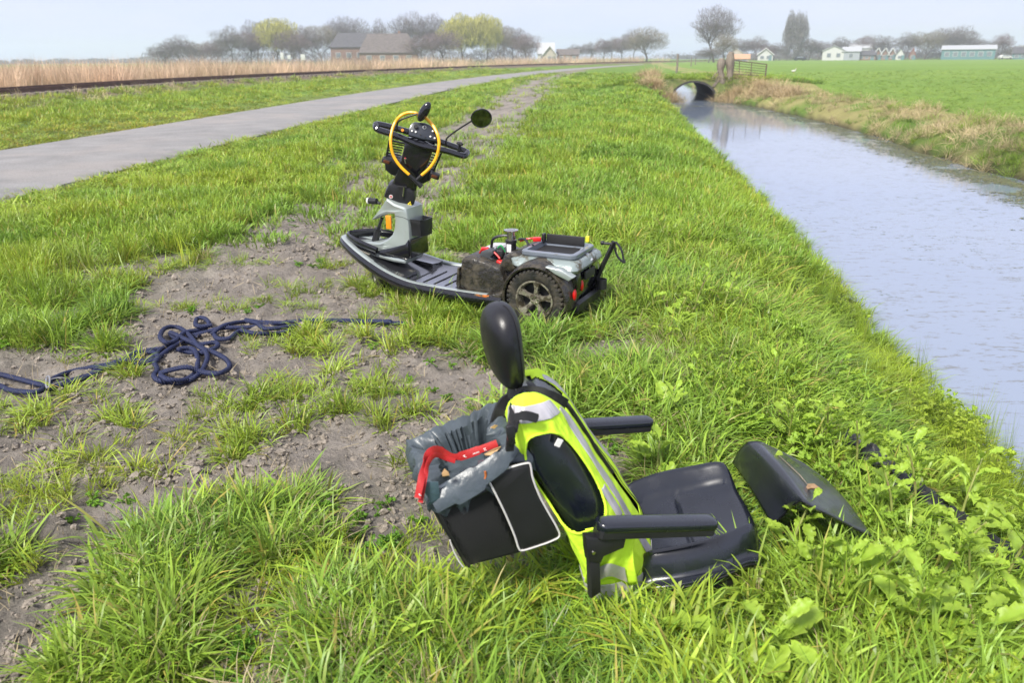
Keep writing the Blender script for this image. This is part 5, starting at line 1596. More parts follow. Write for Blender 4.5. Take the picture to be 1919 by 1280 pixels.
# pocket seam and snap
MB().tube([vp(s, .335 + .01 * math.sin(s * 40), .004) for s in np.linspace(.93, 1.05, 14)], .0016, 5).build('pocket_seam', M['seam'], vest)
MB().ell(tuple(vp(.99, .31, .006)), (.004, .004, .004), None, 10, 6).build('press_stud', M['seam'], vest)
# white care label in the arm opening (on backrest side)
q = Cp(1047, 830, -.212)
MB().box(tuple(q), (.016, .004, .022), Matrix.Rotation(.5, 3, 'Y')).build('care_label', M['white'], vest)
# vest tail bunched over the cushion corner
mb = MB(); rg = []
for k in range(15):
    t = k / 14
    row = []
    for j in range(26):
        a = j / 25
        px = 1100 + (1192 - 1100) * a; py = 1000 + t * 92
        p = Cp(px + 6 * math.sin(t * 4 + a * 3), py + 6 * math.sin(a * 9) * t, -.24 - .012 * math.sin(a * 11 + t * 3) - .03 * math.sin(t * 3.1))
        row.append(tuple(p))
    rg.append(row)
mb.loft(rg, caps=False, closed_ring=False); o = mb.build('vest_tail', M['hivis'], vest, ang=80)
so = o.modifiers.new('cloth', 'SOLIDIFY'); so.thickness = .003
mb = MB(); rg = []
for k in range(7):
    t = .66 + .28 * k / 6; row = []
    for j in range(22):
        a = .28 + .55 * j / 21
        px = 1100 + 92 * a; py = 1000 + t * 92
        row.append(tuple(Cp(px + 6 * math.sin(t * 4 + a * 3), py + 6 * math.sin(a * 9) * t, -.243 - .012 * math.sin(a * 11 + t * 3) - .03 * math.sin(t * 3.1) - .004)))
    rg.append(row)
mb.loft(rg, caps=False, closed_ring=False); o = mb.build('reflective_tape', M['reflective'], vest, ang=80)

# ---------------- black bag straps hung over the shoulder
strp = empty('shoulder_strap', 'black padded strap draped over the neck of the yellow vest', 'strap', mat=CF.mat())
def ribbon(name, pts, w, m_, parent, th=.004, n=8, wdir=None):
    P = spline(pts, n); mb = MB(); rg = []
    for i, p in enumerate(P):
        a = P[max(i - 1, 0)]; b_ = P[min(i + 1, len(P) - 1)]; t = b_ - a; t = t / (np.linalg.norm(t) + 1e-9)
        wd = np.array(wdir, float) if wdir is not None else np.cross(t, np.array([0, -.94, .34])); wd = wd - t * (wd @ t); wd = wd / (np.linalg.norm(wd) + 1e-9); nn_ = np.cross(t, wd)
        ww = w[min(int(i / max(1, len(P) - 1) * (len(w) - 1)), len(w) - 1)] if hasattr(w, '__len__') else w
        rg.append([tuple(p + wd * ww * sx + nn_ * th * sz) for sx, sz in ((-.5, .6), (-.46, 1), (.46, 1), (.5, .6), (.5, -.6), (.46, -1), (-.46, -1), (-.5, -.6))])
    mb.loft(rg); return mb.build(name, m_, parent, ang=50)
ribbon('strap_web', [vp(.757, t, .008) for t in (.50, .62, .74, .84, .90)], [.008, .012, .018, .026, .034], M['fabric_black'], strp, .005, wdir=(.2, 1, 0))
ribbon('strap_web', [vp(.76, .88, .012), vp(.80, .95, .008) + np.array([0, .02, 0]), Cp(985, 735, -.06), Cp(968, 757, -.12), Cp(963, 785, -.19), Cp(958, 815, -.222), Cp(955, 845, -.225)], [.03, .035, .035, .03, .022, .02], M['fabric_black'], strp, .005)
ribbon('strap_web', [Cp(962, 783, -.222), Cp(985, 779, -.226), Cp(1008, 785, -.228)], [.02, .024, .024, .014], M['fabric_black'], strp, .003)
MB().box(tuple(Cp(957, 815, -.232)), (.020, .012, .055), Matrix.Rotation(-.1, 3, 'Y'), .003).build('buckle', M['black'], strp)
lin = MB(); lin.ell((0, 0, 0), (.05, .085, .035), None, 24, 14)
nc = (vp(.75, .97) + vp(.25, .97)) / 2
lin.v = [(v[0] + nc[0] + .008 * mnoise.noise(Vector((v[1] * 30, v[2] * 30, 2))), v[1] + .01, v[2] + nc[2] - .012 + .012 * mnoise.noise(Vector((v[0] * 30, v[1] * 25, 5)))) for v in lin.v]
lin.build('collar_pad', M['fabric_black'], strp)
ribbon('strap_web', [Cp(972, 742, .05), Cp(948, 752, .04), Cp(935, 775, .02), Cp(928, 800, .02)], .035, M['fabric_black'], strp, .008)

# ---------------- pannier bag on the back
ANG = rad(17)
bo = Cp(985, 870, -.165)
BX = -(CF.M[0] * math.cos(ANG) + np.array([0, 0, 1]) * math.sin(ANG) * .75); BX /= np.linalg.norm(BX)
BY = CF.M[1]
BZv = np.cross(BX, -BY); BZv = BZv if BZv[2] > 0 else -BZv
# origin: near lower corner next to the backrest
BO = CF.w(Cp(1040, 1018, -.165))
BF = Frame(BO, BX, -BY, BZv)        # x away from the seat, y towards us, z up
bag = empty('pannier_bag', 'open black nylon and mesh carrier bag hanging on the back of the seat', 'bag', mat=BF.mat())
def Bt(px, py, y=0): return BF.tr(1, y, px, py)
c_tl, c_tr, c_bl, c_br = Bt(800, 935), Bt(975, 850), Bt(872, 1062), Bt(1040, 1018)
DB = -.27
def bag_side(y_, k=1.0):
    out = []
    for p in (c_br, c_bl, c_tl, c_tr):
        out.append((p[0], y_, p[2]))
    return out
mb = MB()
def bagring(h, inset=0.0):
    """ring round the bag at height h (0 bottom..1 top)"""
    A = c_br * (1 - h) + c_tr * h; B = c_bl * (1 - h) + c_tl * h
    nrm_ = 7; out = []
    x0_, x1_ = A[0] + inset, B[0] - inset; ya, yb = 0 - inset, DB + inset
    bul = .010 * math.sin(PI * h)
    pts = []
    for k in range(nrm_): pts.append((x0_ + (x1_ - x0_) * k / nrm_, ya + bul * math.sin(PI * k / nrm_), k / nrm_))
    for k in range(nrm_): pts.append((x1_ + bul * math.sin(PI * k / nrm_), ya + (yb - ya) * k / nrm_, 1))
    for k in range(nrm_): pts.append((x1_ + (x0_ - x1_) * k / nrm_, yb, 1 - k / nrm_))
    for k in range(nrm_): pts.append((x0_, yb + (ya - yb) * k / nrm_, 0))
    for x, y, f in pts:
        out.append((x, y, A[2] + (B[2] - A[2]) * (x - A[0]) / (B[0] - A[0] + 1e-9)))
    return out
mb.loft([bagring(h) for h in np.linspace(0, 1, 12)] + [bagring(1, .012), bagring(.55, .014), bagring(.12, .014)])
mb.build('bag_shell', M['fabric_black'], bag, ang=40)
# mesh pocket net on the near face: real criss-cross threads
def bq(h, f, y): 
    A = c_br * (1 - h) + c_tr * h; B = c_bl * (1 - h) + c_tl * h
    p = A + (B - A) * f; return (p[0], y + .010 * math.sin(PI * h) * 1 + .006 * math.sin(PI * f), p[2])
mb = MB()
for k in range(-22, 40):
    pts = []
    for s_ in np.linspace(0, 1, 9):
        h = .08 + .78 * s_; f = .42 + (k * .016 + s_ * .34)
        if .42 <= f <= .95: pts.append(bq(h, f, .012 + .010 * math.sin(PI * s_)))
    if len(pts) > 1: mb.tube(pts, .0007, 3, caps=False)
    pts = []
    for s_ in np.linspace(0, 1, 9):
        h = .08 + .78 * s_; f = .95 - (k * .016 + s_ * .34)
        if .42 <= f <= .95: pts.append(bq(h, f, .012 + .010 * math.sin(PI * s_)))
    if len(pts) > 1: mb.tube(pts, .0007, 3, caps=False)
o = mb.build('mesh_pocket', M['mesh_black'], bag, weld=False); o['kind'] = 'stuff'
def brib(name, hf, r, m_, y=.012): return MB().tube([bq(h, f, y) for h, f in hf], r, 6, flat=(1, 1)).build(name, m_, bag)
brib('pocket_band', [(.86, f) for f in np.linspace(.42, .97, 8)], .008, M['fabric_black'])
brib('pocket_edge', [(h, .96) for h in np.linspace(.03, .9, 6)], .005, M['fabric_black'])
# zipped side pocket with pale piping
pp = [(912, 893), (916, 886), (930, 880), (960, 871), (986, 865), (992, 870), (996, 893), (1008, 925), (1024, 955), (1040, 983), (1046, 1001), (1030, 1011), (1005, 1020), (978, 1028), (970, 1024), (962, 1000), (945, 960), (928, 925)]
pl_ = [Bt(px, py, .03) for px, py in pp]
MB().slab([(p[0], p[2]) for p in pl_], .026, .012, y0=.018).build('side_pocket', M['fabric_black'], bag, ang=45)
MB().tube([(p[0], .040, p[2]) for p in spline(pl_, 4, closed=True)], .0030, 6, closed=True).build('pocket_piping', M['piping'], bag)
pe = [Bt(px, py, .002) for px, py in ((845, 1010), (852, 1030), (862, 1050), (870, 1060))]
MB().tube([(p[0] + .004, .006, p[2]) for p in pe], .0022, 6).build('corner_piping', M['piping'], bag)
# bin liner stuffed in the top: crumpled skirt turned over the rim
liner = empty('bin_liner', 'crumpled dark grey bin liner folded over the rim of the black bag', 'bin bag', mat=BF.mat())
mb = MB(); rg = []
NN = 120
base_r = bagring(1, -.004)
base_r = [np.array(p) for p in spline(base_r, 6, closed=True)]
cen = np.mean(base_r, 0)
nb_ = len(base_r)
def cr_n(j, k, s=0): return mnoise.noise(Vector((math.cos(2 * PI * j / nb_) * 3.2, math.sin(2 * PI * j / nb_) * 3.2, k * .35 + s)))
for k, (out_, dz) in enumerate([(.016, -.050), (.018, -.038), (.018, -.024), (.017, -.010), (.012, .008), (.002, .020), (-.012, .022), (-.028, .008), (-.042, -.018), (-.054, -.045), (-.064, -.075), (-.072, -.11)]):
    row = []
    for j, p in enumerate(base_r):
        d = p - cen; d[2] = 0; d = d / (np.linalg.norm(d) + 1e-9)
        p = p - np.array([max(0, d[0]) * .028, -max(0, -d[1]) * .03, 0])
        far_ = max(0.0, -d[1]) * (1 - .6 * max(0, -d[0])); near_ = max(0.0, d[1])
        f = abs(cr_n(j * 2.2, k * .6, 3)) * .030 + abs(cr_n(j * 5, k * .5, 8)) * .012
        hem = (1 + 1.2 * cr_n(j * 1.3, 0, 5)) if k < 3 else 1
        row.append(tuple(p + d * (out_ * (1 - .3 * far_) + (f * .8 if k < 7 else -f * 1.3)) + np.array([0, 0, dz * hem + far_ * .025 * (k > 2) + cr_n(j * 2, k, 1) * .010])))
    rg.append(row)
mb.loft(rg, caps=False); o = mb.build('liner_film', M['bin_bag'], liner, ang=40)
# dark inside of the bag's mouth
mb = MB(); mb.ell((cen[0], cen[1], cen[2] - .075), (.11, .11, .03), None, 24, 10)
mb.v = [(v[0] + .006 * math.sin(v[1] * 90), v[1], v[2] + .012 * mnoise.noise(Vector((v[0] * 30, v[1] * 30, 1)))) for v in mb.v]
mb.build('liner_bottom', M['bin_bag'], liner)
# torn corner hanging on the left
mb = MB(); tp_ = [Bt(px, py, .035) for px, py in ((800, 905), (792, 918), (806, 940), (800, 952), (812, 945), (826, 936), (822, 905))]
mb.slab([(p[0], p[2]) for p in tp_], .002, .001, y0=.03); mb.build('torn_flap', mat('thin_blue_grey_film', (0.05, 0.085, 0.10), .3, var=.2, bump=.4, bscale=30), liner)
ribbon('folded_edge', [Bt(812, 946, .03), Bt(850, 925, .035), Bt(900, 893, .038), Bt(945, 858, .035), Bt(963, 835, .02)], [.05, .07, .055, .04, .03], M['bin_bag'], liner, .004, wdir=(.3, -.5, .8))
# red strap lying across the bag mouth
rs = empty('red_strap', 'red printed lanyard strap lying across the open bag and hanging down its left side', 'strap', mat=BF.mat())
r_pts = [(932, 832, -.07), (905, 842, -.07), (875, 853, -.07), (850, 858, -.06), (828, 846, -.06), (812, 846, -.04), (800, 860, -.02), (795, 880, .02), (789, 905, .04), (783, 935, .05)]
ribbon('strap_web', [Bt(a, b_, c) + np.array([0, 0, .002]) for a, b_, c in r_pts], [.020, .024, .018, .022, .024, .02, .018, .02], M['strap_red'], rs, .0010, 10, wdir=(0, -.5, .85))
ribbon('strap_web', [Bt(a, b_, c) for a, b_, c in ((853, 864, -.05), (832, 858, -.05), (815, 853, -.03), (803, 866, .0), (797, 890, .03), (788, 942, .045))], .014, M['strap_red'], rs, .0010, 10, wdir=(0, -.5, .85))
def print_mark(px, py, c, pts, name='white_print', s=.004, m_=None):
    q = Bt(px, py, c)
    MB().tube([(q[0] - x * s, q[1] + .004 + .002, q[2] + z * s) for x, z in pts], .0011, 4).build(name, m_ or M['white'], rs)
for px, py, c in ((908, 841, -.056), (870, 854, -.054)):
    print_mark(px, py, c, [(-1, 1), (.4, 1), (-.6, -.2), (.9, -.8)])
for k, dx in enumerate((0, 2.5, 5, 7.5, 10)):
    print_mark(886 + dx, 849 - dx * .36, -.054, [(-.25, -.5), (-.25, .5), (.25, .2), (.25, -.5)] if k % 2 else [(-.3, -.5), (0, .5), (.3, -.5)], 'printed_letter', .003)
print_mark(786, 926, .052, [(-.6, .8), (.2, .8), (-.3, 0), (.6, -.6)])
# fallen leaves in and on the bag, clip on the rim
def scrap(pts, y_, name, label, m_, loc=None):
    q = np.mean([Bt(px, py, y_) for px, py in pts], 0)
    t = MB(); t.slab([(Bt(px, py, y_)[0], Bt(px, py, y_)[2]) for px, py in pts], .0012, .0006, y0=y_)
    t.v = [(v[0], v[1] + .006 * math.sin(v[0] * 200), v[2]) for v in t.v]
    o = t.build(name, m_, None); o.matrix_world = BF.mat(); tag(o, label, 'leaf'); return o
scrap([(828, 888), (834, 880), (840, 884), (842, 890), (834, 896), (829, 893)], .05, 'dry_leaf', 'small curled orange-brown leaf lying on the front of the grey bin liner', M['straw'])
scrap([(908, 853), (925, 842), (938, 835), (936, 841), (920, 852), (910, 856)], -.03, 'dry_leaf', 'long pale orange leaf sliver lying along the red strap', M['straw'])
scrap([(918, 801), (928, 797), (934, 799), (926, 803)], -.10, 'dry_leaf', 'tiny orange leaf sliver at the back of the bag mouth', M['straw'])
q_ = [Bt(px, py, .045) for px, py in ((909, 884), (910, 893), (906, 902), (902, 907))]
MB().tube(spline(q_, 4), .0032, 6).build('rim_hook', M['sleeve'], bag)

# ================================================================== BLACK REAR SHROUD
shr = empty('rear_shroud', 'glossy wet black plastic battery cover lying upturned in the weeds right of the seat', 'scooter cover', loc=(0, 0, 0))
Lf, Rf = G(1372, 848, .13), G(1404, 829, .20)
prof_n = [(1438, 985, .045), (1462, 962, .11), (1480, 945, .175), (1492, 940, .20), (1504, 946, .202), (1525, 958, .175), (1560, 975, .12), (1600, 996, .055), (1622, 1004, .02)]
prof_f = [(1366, 868, .045), (1376, 848, .13), (1390, 833, .195), (1402, 829, .215), (1414, 830, .215), (1426, 834, .20), (1452, 846, .155), (1500, 872, .09), (1545, 905, .035)]
mb = MB(); rg = []
Pn = spline([G(a_ + 10, b_, c_ + .02) for a_, b_, c_ in prof_n], 5); Pf = spline([G(a_ + 8, b_, c_ + .02) for a_, b_, c_ in prof_f], 5)
for t in np.linspace(0, 1, 16):
    rg.append([tuple(a * (1 - t) + b_ * t + np.array([0, 0, .010 * math.sin(PI * t)])) for a, b_ in zip(Pn, Pf)])
mb.loft(rg, caps=False, closed_ring=False)
# inner skin for thickness
n0 = len(mb.v); 
o = mb.build('shell', mat('wet_black_cover_sky_tint', (.016, .019, .026), .34, spec=.8, rvar=.12, vscale=5, coat=.25), shr, ang=60)  # base lifted to blue-grey, painting the sky's sheen onto black plastic
so = o.modifiers.new('wall', 'SOLIDIFY'); so.thickness = .006; so.offset = 0
MB().tube(Pn, .004, 6).build('front_rim', M['black_gloss'], shr)
MB().tube(Pf, .004, 6).build('rear_rim', M['black_gloss'], shr)
# far end wall closes the hood
mb = MB(); c = np.mean(Pf, 0) - np.array([0, 0, .06]); mb.v = [tuple(p) for p in Pf] + [tuple(c)]; mb.f = [(i, i + 1, len(Pf)) for i in range(len(Pf) - 1)]; mb.m = [0] * len(mb.f)
mb.build('end_wall', M['black'], shr)
def on_shroud(a, t, dz=.006):
    i = int(a * (len(Pn) - 1)); return Pn[i] * (1 - t) + Pf[i] * t + np.array([0, 0, .012 * math.sin(PI * t) + dz])
tw = empty('broken_twig', 'short broken twig with a curled brown leaf lying on the shiny black cover', 'twig', loc=(0, 0, 0))
MB().tube([on_shroud(.66, .80), on_shroud(.68, .62), on_shroud(.70, .50), on_shroud(.72, .36)], [.0014, .0022, .0022, .0014], 5).build('twig_stem', M['wood'], tw)
c = on_shroud(.71, .30, .01)
mb = MB(); mb.slab([(-.025, -.01), (-.01, .012), (.012, .014), (.03, 0), (.012, -.014), (-.008, -.012)], .002, .001)
mb.v = [(c[0] + v[0], c[1] + v[2], c[2] + v[1] + .010 * math.cos(v[0] * 60)) for v in mb.v]; mb.build('leaf', mat('brown_curled_leaf', (0.27, 0.17, 0.09), .6, var=.3, vscale=60), tw)
c = on_shroud(.66, .78, .015)
mb = MB(); mb.slab([(-.012, -.008), (-.004, .010), (.010, .004), (.014, -.006)], .002, .001)
mb.v = [(c[0] + v[0], c[1] + v[1] * .3, c[2] + v[2] + v[1]) for v in mb.v]; mb.build('leaf', mat('fresh_bud_leaf', (0.30, 0.42, 0.05), .5), tw)

# ================================================================== THE ROPE
rope_c = [
 [(-90, 415), (0, 425), (120, 455), (250, 485), (300, 450), (400, 410), (560, 378), (680, 355), (760, 305), (860, 285), (930, 275), (1010, 215), (1100, 200), (1250, 165), (1400, 160), (1560, 140), (1700, 125), (1900, 125), (2100, 132), (2300, 140), (2480, 150)],
 [(-90, 470), (0, 490), (60, 515), (200, 525), (270, 495), (380, 465), (500, 430), (560, 385), (640, 380), (760, 330), (850, 300), (890, 330), (870, 360), (885, 400), (865, 430), (890, 460), (960, 475), (1040, 465), (1110, 430), (1150, 380), (1165, 320), (1130, 270), (1050, 240), (990, 260), (930, 300), (860, 350), (760, 370)],
 [(900, 420), (960, 400), (1050, 385), (1130, 410), (1230, 420), (1290, 385), (1270, 340), (1200, 300), (1120, 270), (1060, 200), (1000, 160), (930, 165), (900, 210), (930, 245), (980, 240), (1040, 190), (1140, 170), (1175, 140), (1150, 110), (1110, 110), (1100, 145), (1130, 155), (1190, 150)],
 [(900, 430), (950, 455), (1040, 455), (1100, 410), (1110, 330), (1080, 280), (1000, 285), (1060, 300), (1150, 300), (1220, 270), (1210, 245), (1130, 255), (1060, 235), (960, 190), (975, 215), (1050, 230)],
 [(1100, 210), (1190, 190), (1220, 222), (1290, 222), (1350, 180), (1440, 195), (1560, 195), (1640, 172), (1690, 135)],
 [(1190, 200), (1260, 150), (1380, 128), (1440, 135), (1500, 168), (1660, 152)],
 [(1380, 118), (1460, 130), (1600, 135), (1720, 120), (1960, 122), (2200, 128)],
 [(270, 510), (400, 470), (520, 430), (620, 370), (700, 345), (840, 345), (900, 290), (960, 255)],
]
rope = empty('tow_rope', 'long dark blue twisted rope lying in tangled loops on the bare earth at the left', 'rope', loc=(0, 0, 0))
rz = [0.012, .014, .030, .022, .012, .02, .012, .016]
def rope_mesh(pts):
    P = np.array(spline(pts, 10)); seg = np.linalg.norm(np.diff(P, axis=0), axis=1); s = np.concatenate([[0], np.cumsum(seg)])
    n = max(12, int(s[-1] / .0065)); ss = np.linspace(0, s[-1], n)
    C = np.stack([np.interp(ss, s, P[:, i]) for i in range(3)], 1)
    Tn = np.gradient(C, axis=0); Tn /= np.linalg.norm(Tn, axis=1)[:, None] + 1e-12
    up = np.array([0, 0, 1.0]); A = np.cross(Tn, up); A /= np.linalg.norm(A, axis=1)[:, None] + 1e-9; B = np.cross(Tn, A)
    mb = MB()
    for k in range(3):
        ph = ss / .042 * 2 * PI + k * 2 * PI / 3
        Q = C + A * (np.cos(ph) * .0070)[:, None] + B * (np.sin(ph) * .0070)[:, None]
        mb.tube(list(Q), .0072, 6)
    return mb
for i, cpts in enumerate(rope_c):
    pts = []
    for k, (x, y) in enumerate(cpts):
        p = G(x / 3, 560 + y / 3, .01); z = Hp(p[0], p[1])
        p = G(x / 3, 560 + y / 3, z + rz[i] + .010 + .010 * (vn(k * 1.7, i * 3.3, 3))); pts.append(p)
    rope_mesh(pts).build('rope_length', M['rope'], rope, weld=False, ang=80)
hk = G(95, 715, .03)
mb = MB(); pts = [G(px, py, .035) for px, py in ((88, 716), (96, 711), (112, 708), (122, 710), (120, 715), (104, 719), (92, 722))]
mb.tube(spline(pts, 5, closed=True), .0045, 8, closed=True); mb.build('carabiner', mat('dull_steel', (0.35, 0.34, 0.32), .35, metal=1), rope)
mb = MB(); pts = [G(px, py, .045) for px, py in ((87, 708), (91, 705), (93, 710), (92, 722), (89, 728), (86, 722))]
mb.tube(spline(pts, 5, closed=True), .0045, 8, closed=True); mb.build('steel_thimble', mat('bright_steel', (0.6, 0.58, 0.55), .3, metal=1), rope)

# ================================================================== BLACK CLOTH ON THE BANK
tpx = [(1598, 818), (1625, 832), (1660, 855), (1700, 872), (1745, 893), (1790, 913), (1835, 932), (1880, 955), (1925, 975), (1990, 1005)]
mb = MB(); rg = []
P = spline([np.array([*G(px, py, -.03)[:2], 0]) for px, py in tpx], 9)
CLOTH_P = P
for i, p in enumerate(P):
    row = []
    a = P[max(i - 1, 0)]; b_ = P[min(i + 1, len(P) - 1)]; t = (b_ - a)[:2]; t /= np.linalg.norm(t); nx, ny = -t[1], t[0]
    for j in range(15):
        w_ = (j / 14 - .5) * (.13 + .05 * math.sin(i * .5) + .04 * vn(i * .3, 1, 3))
        x, y = p[0] + nx * w_, p[1] + ny * w_
        z = Hp(x, y) + .09 + .05 * (fbm(i * .45, j * .6, 91, 3)) * (1 - (abs(j - 7) / 7) ** 3) - .02 * (abs(j - 7) / 7) ** 4
        row.append((x, y, z))
    rg.append(row)
mb.loft(rg, caps=False, closed_ring=False)
o = mb.build('bank_cloth', M['tarp'], None, ang=60)
so = o.modifiers.new('cloth', 'SOLIDIFY'); so.thickness = .004
tag(o, 'crumpled strip of black ground cloth half buried in weeds along the ditch bank', 'ground cloth')

# ================================================================== VEGETATION
def leaf_mat(name, c0, c1, trans=0.35, rough=0.42, tipc=None, use_tint=True, spec=0.4):
    """blade colour runs from c0 at the foot to c1 along the blade (attribute 'along'), varied per tuft (instancer attribute 'tint')"""
    m = bpy.data.materials.new(name); m.use_nodes = True
    nt = m.node_tree; N = nt.nodes; K = nt.links.new; b = N['Principled BSDF']; out = N['Material Output']
    a = N.new('ShaderNodeAttribute'); a.attribute_name = 'along'
    sp = N.new('ShaderNodeSeparateColor'); K(a.outputs['Color'], sp.inputs[0])
    mx = N.new('ShaderNodeMix'); mx.data_type = 'RGBA'
    mx.inputs[6].default_value = (*c0, 1); mx.inputs[7].default_value = (*c1, 1)
    K(sp.outputs[0], mx.inputs[0])
    # per blade variation (green channel): some blades turn straw yellow
    mr = N.new('ShaderNodeMapRange'); mr.inputs[1].default_value = .91; mr.inputs[2].default_value = .99; mr.inputs[4].default_value = .85
    K(sp.outputs[1], mr.inputs[0])
    m2 = N.new('ShaderNodeMix'); m2.data_type = 'RGBA'; m2.inputs[7].default_value = (*(tipc or (.36, .30, .10)), 1)
    K(mr.outputs[0], m2.inputs[0]); K(mx.outputs[2], m2.inputs[6])
    mr3 = N.new('ShaderNodeMapRange'); mr3.inputs[3].default_value = .72; mr3.inputs[4].default_value = 1.28
    K(sp.outputs[2], mr3.inputs[0])
    m3 = N.new('ShaderNodeMix'); m3.data_type = 'RGBA'; m3.blend_type = 'MULTIPLY'; m3.inputs[0].default_value = 1
    K(m2.outputs[2], m3.inputs[6]); K(mr3.outputs[0], m3.inputs[7])
    last = m3.outputs[2]
    if use_tint:
        ia = N.new('ShaderNodeAttribute'); ia.attribute_type = 'INSTANCER'; ia.attribute_name = 'tint'
        m4 = N.new('ShaderNodeMix'); m4.data_type = 'RGBA'; m4.blend_type = 'MULTIPLY'; m4.inputs[0].default_value = 1
        K(last, m4.inputs[6]); K(ia.outputs['Color'], m4.inputs[7]); last = m4.outputs[2]
    K(last, b.inputs['Base Color'])
    b.inputs['Roughness'].default_value = rough; b.inputs['Specular IOR Level'].default_value = spec
    tr = N.new('ShaderNodeBsdfTranslucent'); K(last, tr.inputs[0])
    ms = N.new('ShaderNodeMixShader'); ms.inputs[0].default_value = trans
    K(b.outputs[0], ms.inputs[1]); K(tr.outputs[0], ms.inputs[2]); K(ms.outputs[0], out.inputs[0])
    return m
G1 = leaf_mat('grass_blade', (0.20, 0.27, 0.055), (0.245, 0.425, 0.045), .30)
G2 = leaf_mat('bank_grass_blade', (0.17, 0.26, 0.04), (0.27, 0.43, 0.03), .35)
G3 = leaf_mat('dry_grass_blade', (0.42, 0.34, 0.20), (0.56, 0.46, 0.28), .3, .6, tipc=(.25, .3, .06))
G4 = leaf_mat('broad_leaf', (0.24, 0.37, 0.04), (0.36, 0.50, 0.055), .4, .5, tipc=(.42, .42, .08))
G5 = leaf_mat('feathery_leaf', (0.13, 0.26, 0.03), (0.18, 0.38, 0.035), .35, .5)
G6 = leaf_mat('reed_stalk', (0.60, 0.45, 0.31), (0.66, 0.51, 0.37), .25, .7, tipc=(.3, .2, .12))

proto_col = bpy.data.collections.new('plant_prototypes')      # never linked to the scene: only instanced
def tuft(nm, n, R, Lmin, Lmax, wd, lean, curl, material, seed, segs=4, fold=True):
    r_ = np.random.default_rng(seed)
    vs = []; fs = []; att = []
    for k in range(n):
        a = r_.uniform(0, 2 * PI); rr_ = R * math.sqrt(r_.uniform()); bx, by = rr_ * math.cos(a), rr_ * math.sin(a)
        da = a + r_.normal() * .9; L = r_.uniform(Lmin, Lmax); w = wd * r_.uniform(.7, 1.3)
        th = abs(r_.normal()) * lean + .05; cu = curl * r_.uniform(.3, 1.6)
        br, bs = r_.uniform(), r_.uniform()
        p = np.array([bx, by, -.01]); side = np.array([-math.sin(da), math.cos(da), 0]); tw = r_.normal() * .4
        base = len(vs)
        for i in range(segs + 1):
            t = i / segs
            ang = th + cu * t * t
            if i:
                d = np.array([math.cos(da) * math.sin(ang), math.sin(da) * math.sin(ang), math.cos(ang)])
                p = p + d * L / segs
            ww = w * (0.75 + .5 * t if t < .4 else (1 - ((t - .4) / .6) ** 1.6) * .95) * .5
            s2 = side * math.cos(tw * t) + np.array([0, 0, math.sin(tw * t)])
            if i < segs:
                vs += [p - s2 * ww, p + s2 * ww]; att += [(t, br, bs)] * 2
            else:
                vs.append(p); att.append((t, br, bs))
        for i in range(segs - 1):
            q = base + 2 * i
            fs.append((q, q + 1, q + 3)); fs.append((q, q + 3, q + 2))
        q = base + 2 * (segs - 1); fs.append((q, q + 1, q + 2))
    me = bpy.data.meshes.new(nm); fast_mesh(me, np.array(vs), np.array(fs)); me.materials.append(material)
    ca = me.color_attributes.new('along', 'FLOAT_COLOR', 'POINT')
    ca.data.foreach_set('color', np.concatenate([np.array(att), np.ones((len(att), 1))], 1).astype(np.float32).ravel())
    me.polygons.foreach_set('use_smooth', [True] * len(me.polygons))
    return me

def attr_mesh(nm, vs, fs, att, material):
    me = bpy.data.meshes.new(nm); fast_mesh(me, np.array(vs, float), np.array(fs)); me.materials.append(material)
    ca = me.color_attributes.new('along', 'FLOAT_COLOR', 'POINT')
    ca.data.foreach_set('color', np.concatenate([np.array(att, float), np.ones((len(att), 1))], 1).astype(np.float32).ravel())
    me.polygons.foreach_set('use_smooth', [True] * len(me.polygons))
    return me

def lobed_leaf(seed, L=.10, W=.07, stem=.05):
    """broad wavy-edged leaf with a midrib, lying along +x"""
    r_ = random.Random(seed); vs = []; fs = []; att = []
    n = 14; br, bs = r_.uniform(0, .86), r_.uniform(.3, 1)
    droop = r_.uniform(.5, 1.4)
    def pos(t, s_):       # t along, s_ -1..1 across
        x = t * L * math.cos(t * droop * .5); z = -L * t * t * droop * .35 + abs(s_) * W * .16 + .006 * math.sin(t * 19 + s_ * 3 + seed) * abs(s_)
        return (x + stem, s_, z)
    for i in range(n + 1):
        t = i / n
        wv = (math.sin(PI * min(1, t * 1.02 + .02)) ** .55) * (.58 + .42 * t) if t < .99 else .05
        lob = 1 + .09 * math.sin(t * 24 + seed) + .06 * math.sin(t * 49 + seed * 2)
        if t < .4: lob *= .62 + .3 * abs(math.sin(t * 13))
        for s_ in (-1, -.5, 0, .5, 1):
            x, _, z = pos(t, s_)
            vs.append((x + abs(s_) * .006 * math.sin(t * 30), s_ * W * .5 * wv * (lob if abs(s_) == 1 else 1), z - (0 if s_ else .002))); att.append((.35 + .65 * abs(s_) * .8 + .1 * t, br, min(1, bs * (1.5 if s_ == 0 else (.72 if (i % 3 == 0 and abs(s_) < 1) else .95)))))
    for i in range(n):
        for j in range(4):
            a = i * 5 + j; fs += [(a, a + 1, a + 6), (a, a + 6, a + 5)]
    # petiole
    b = len(vs); 
    for x, h_ in ((0, .0), (stem, .0)):
        for s_ in (-1, 1): vs.append((x, s_ * .0022, h_)); att.append((.1, .1, .8))
        vs.append((x, 0, h_ - .004)); att.append((.1, .1, .8))
    for j in range(3): fs += [(b + j, b + (j + 1) % 3, b + 3 + (j + 1) % 3), (b + j, b + 3 + (j + 1) % 3, b + 3 + j)]
    return vs, fs, att
leaf_meshes = []
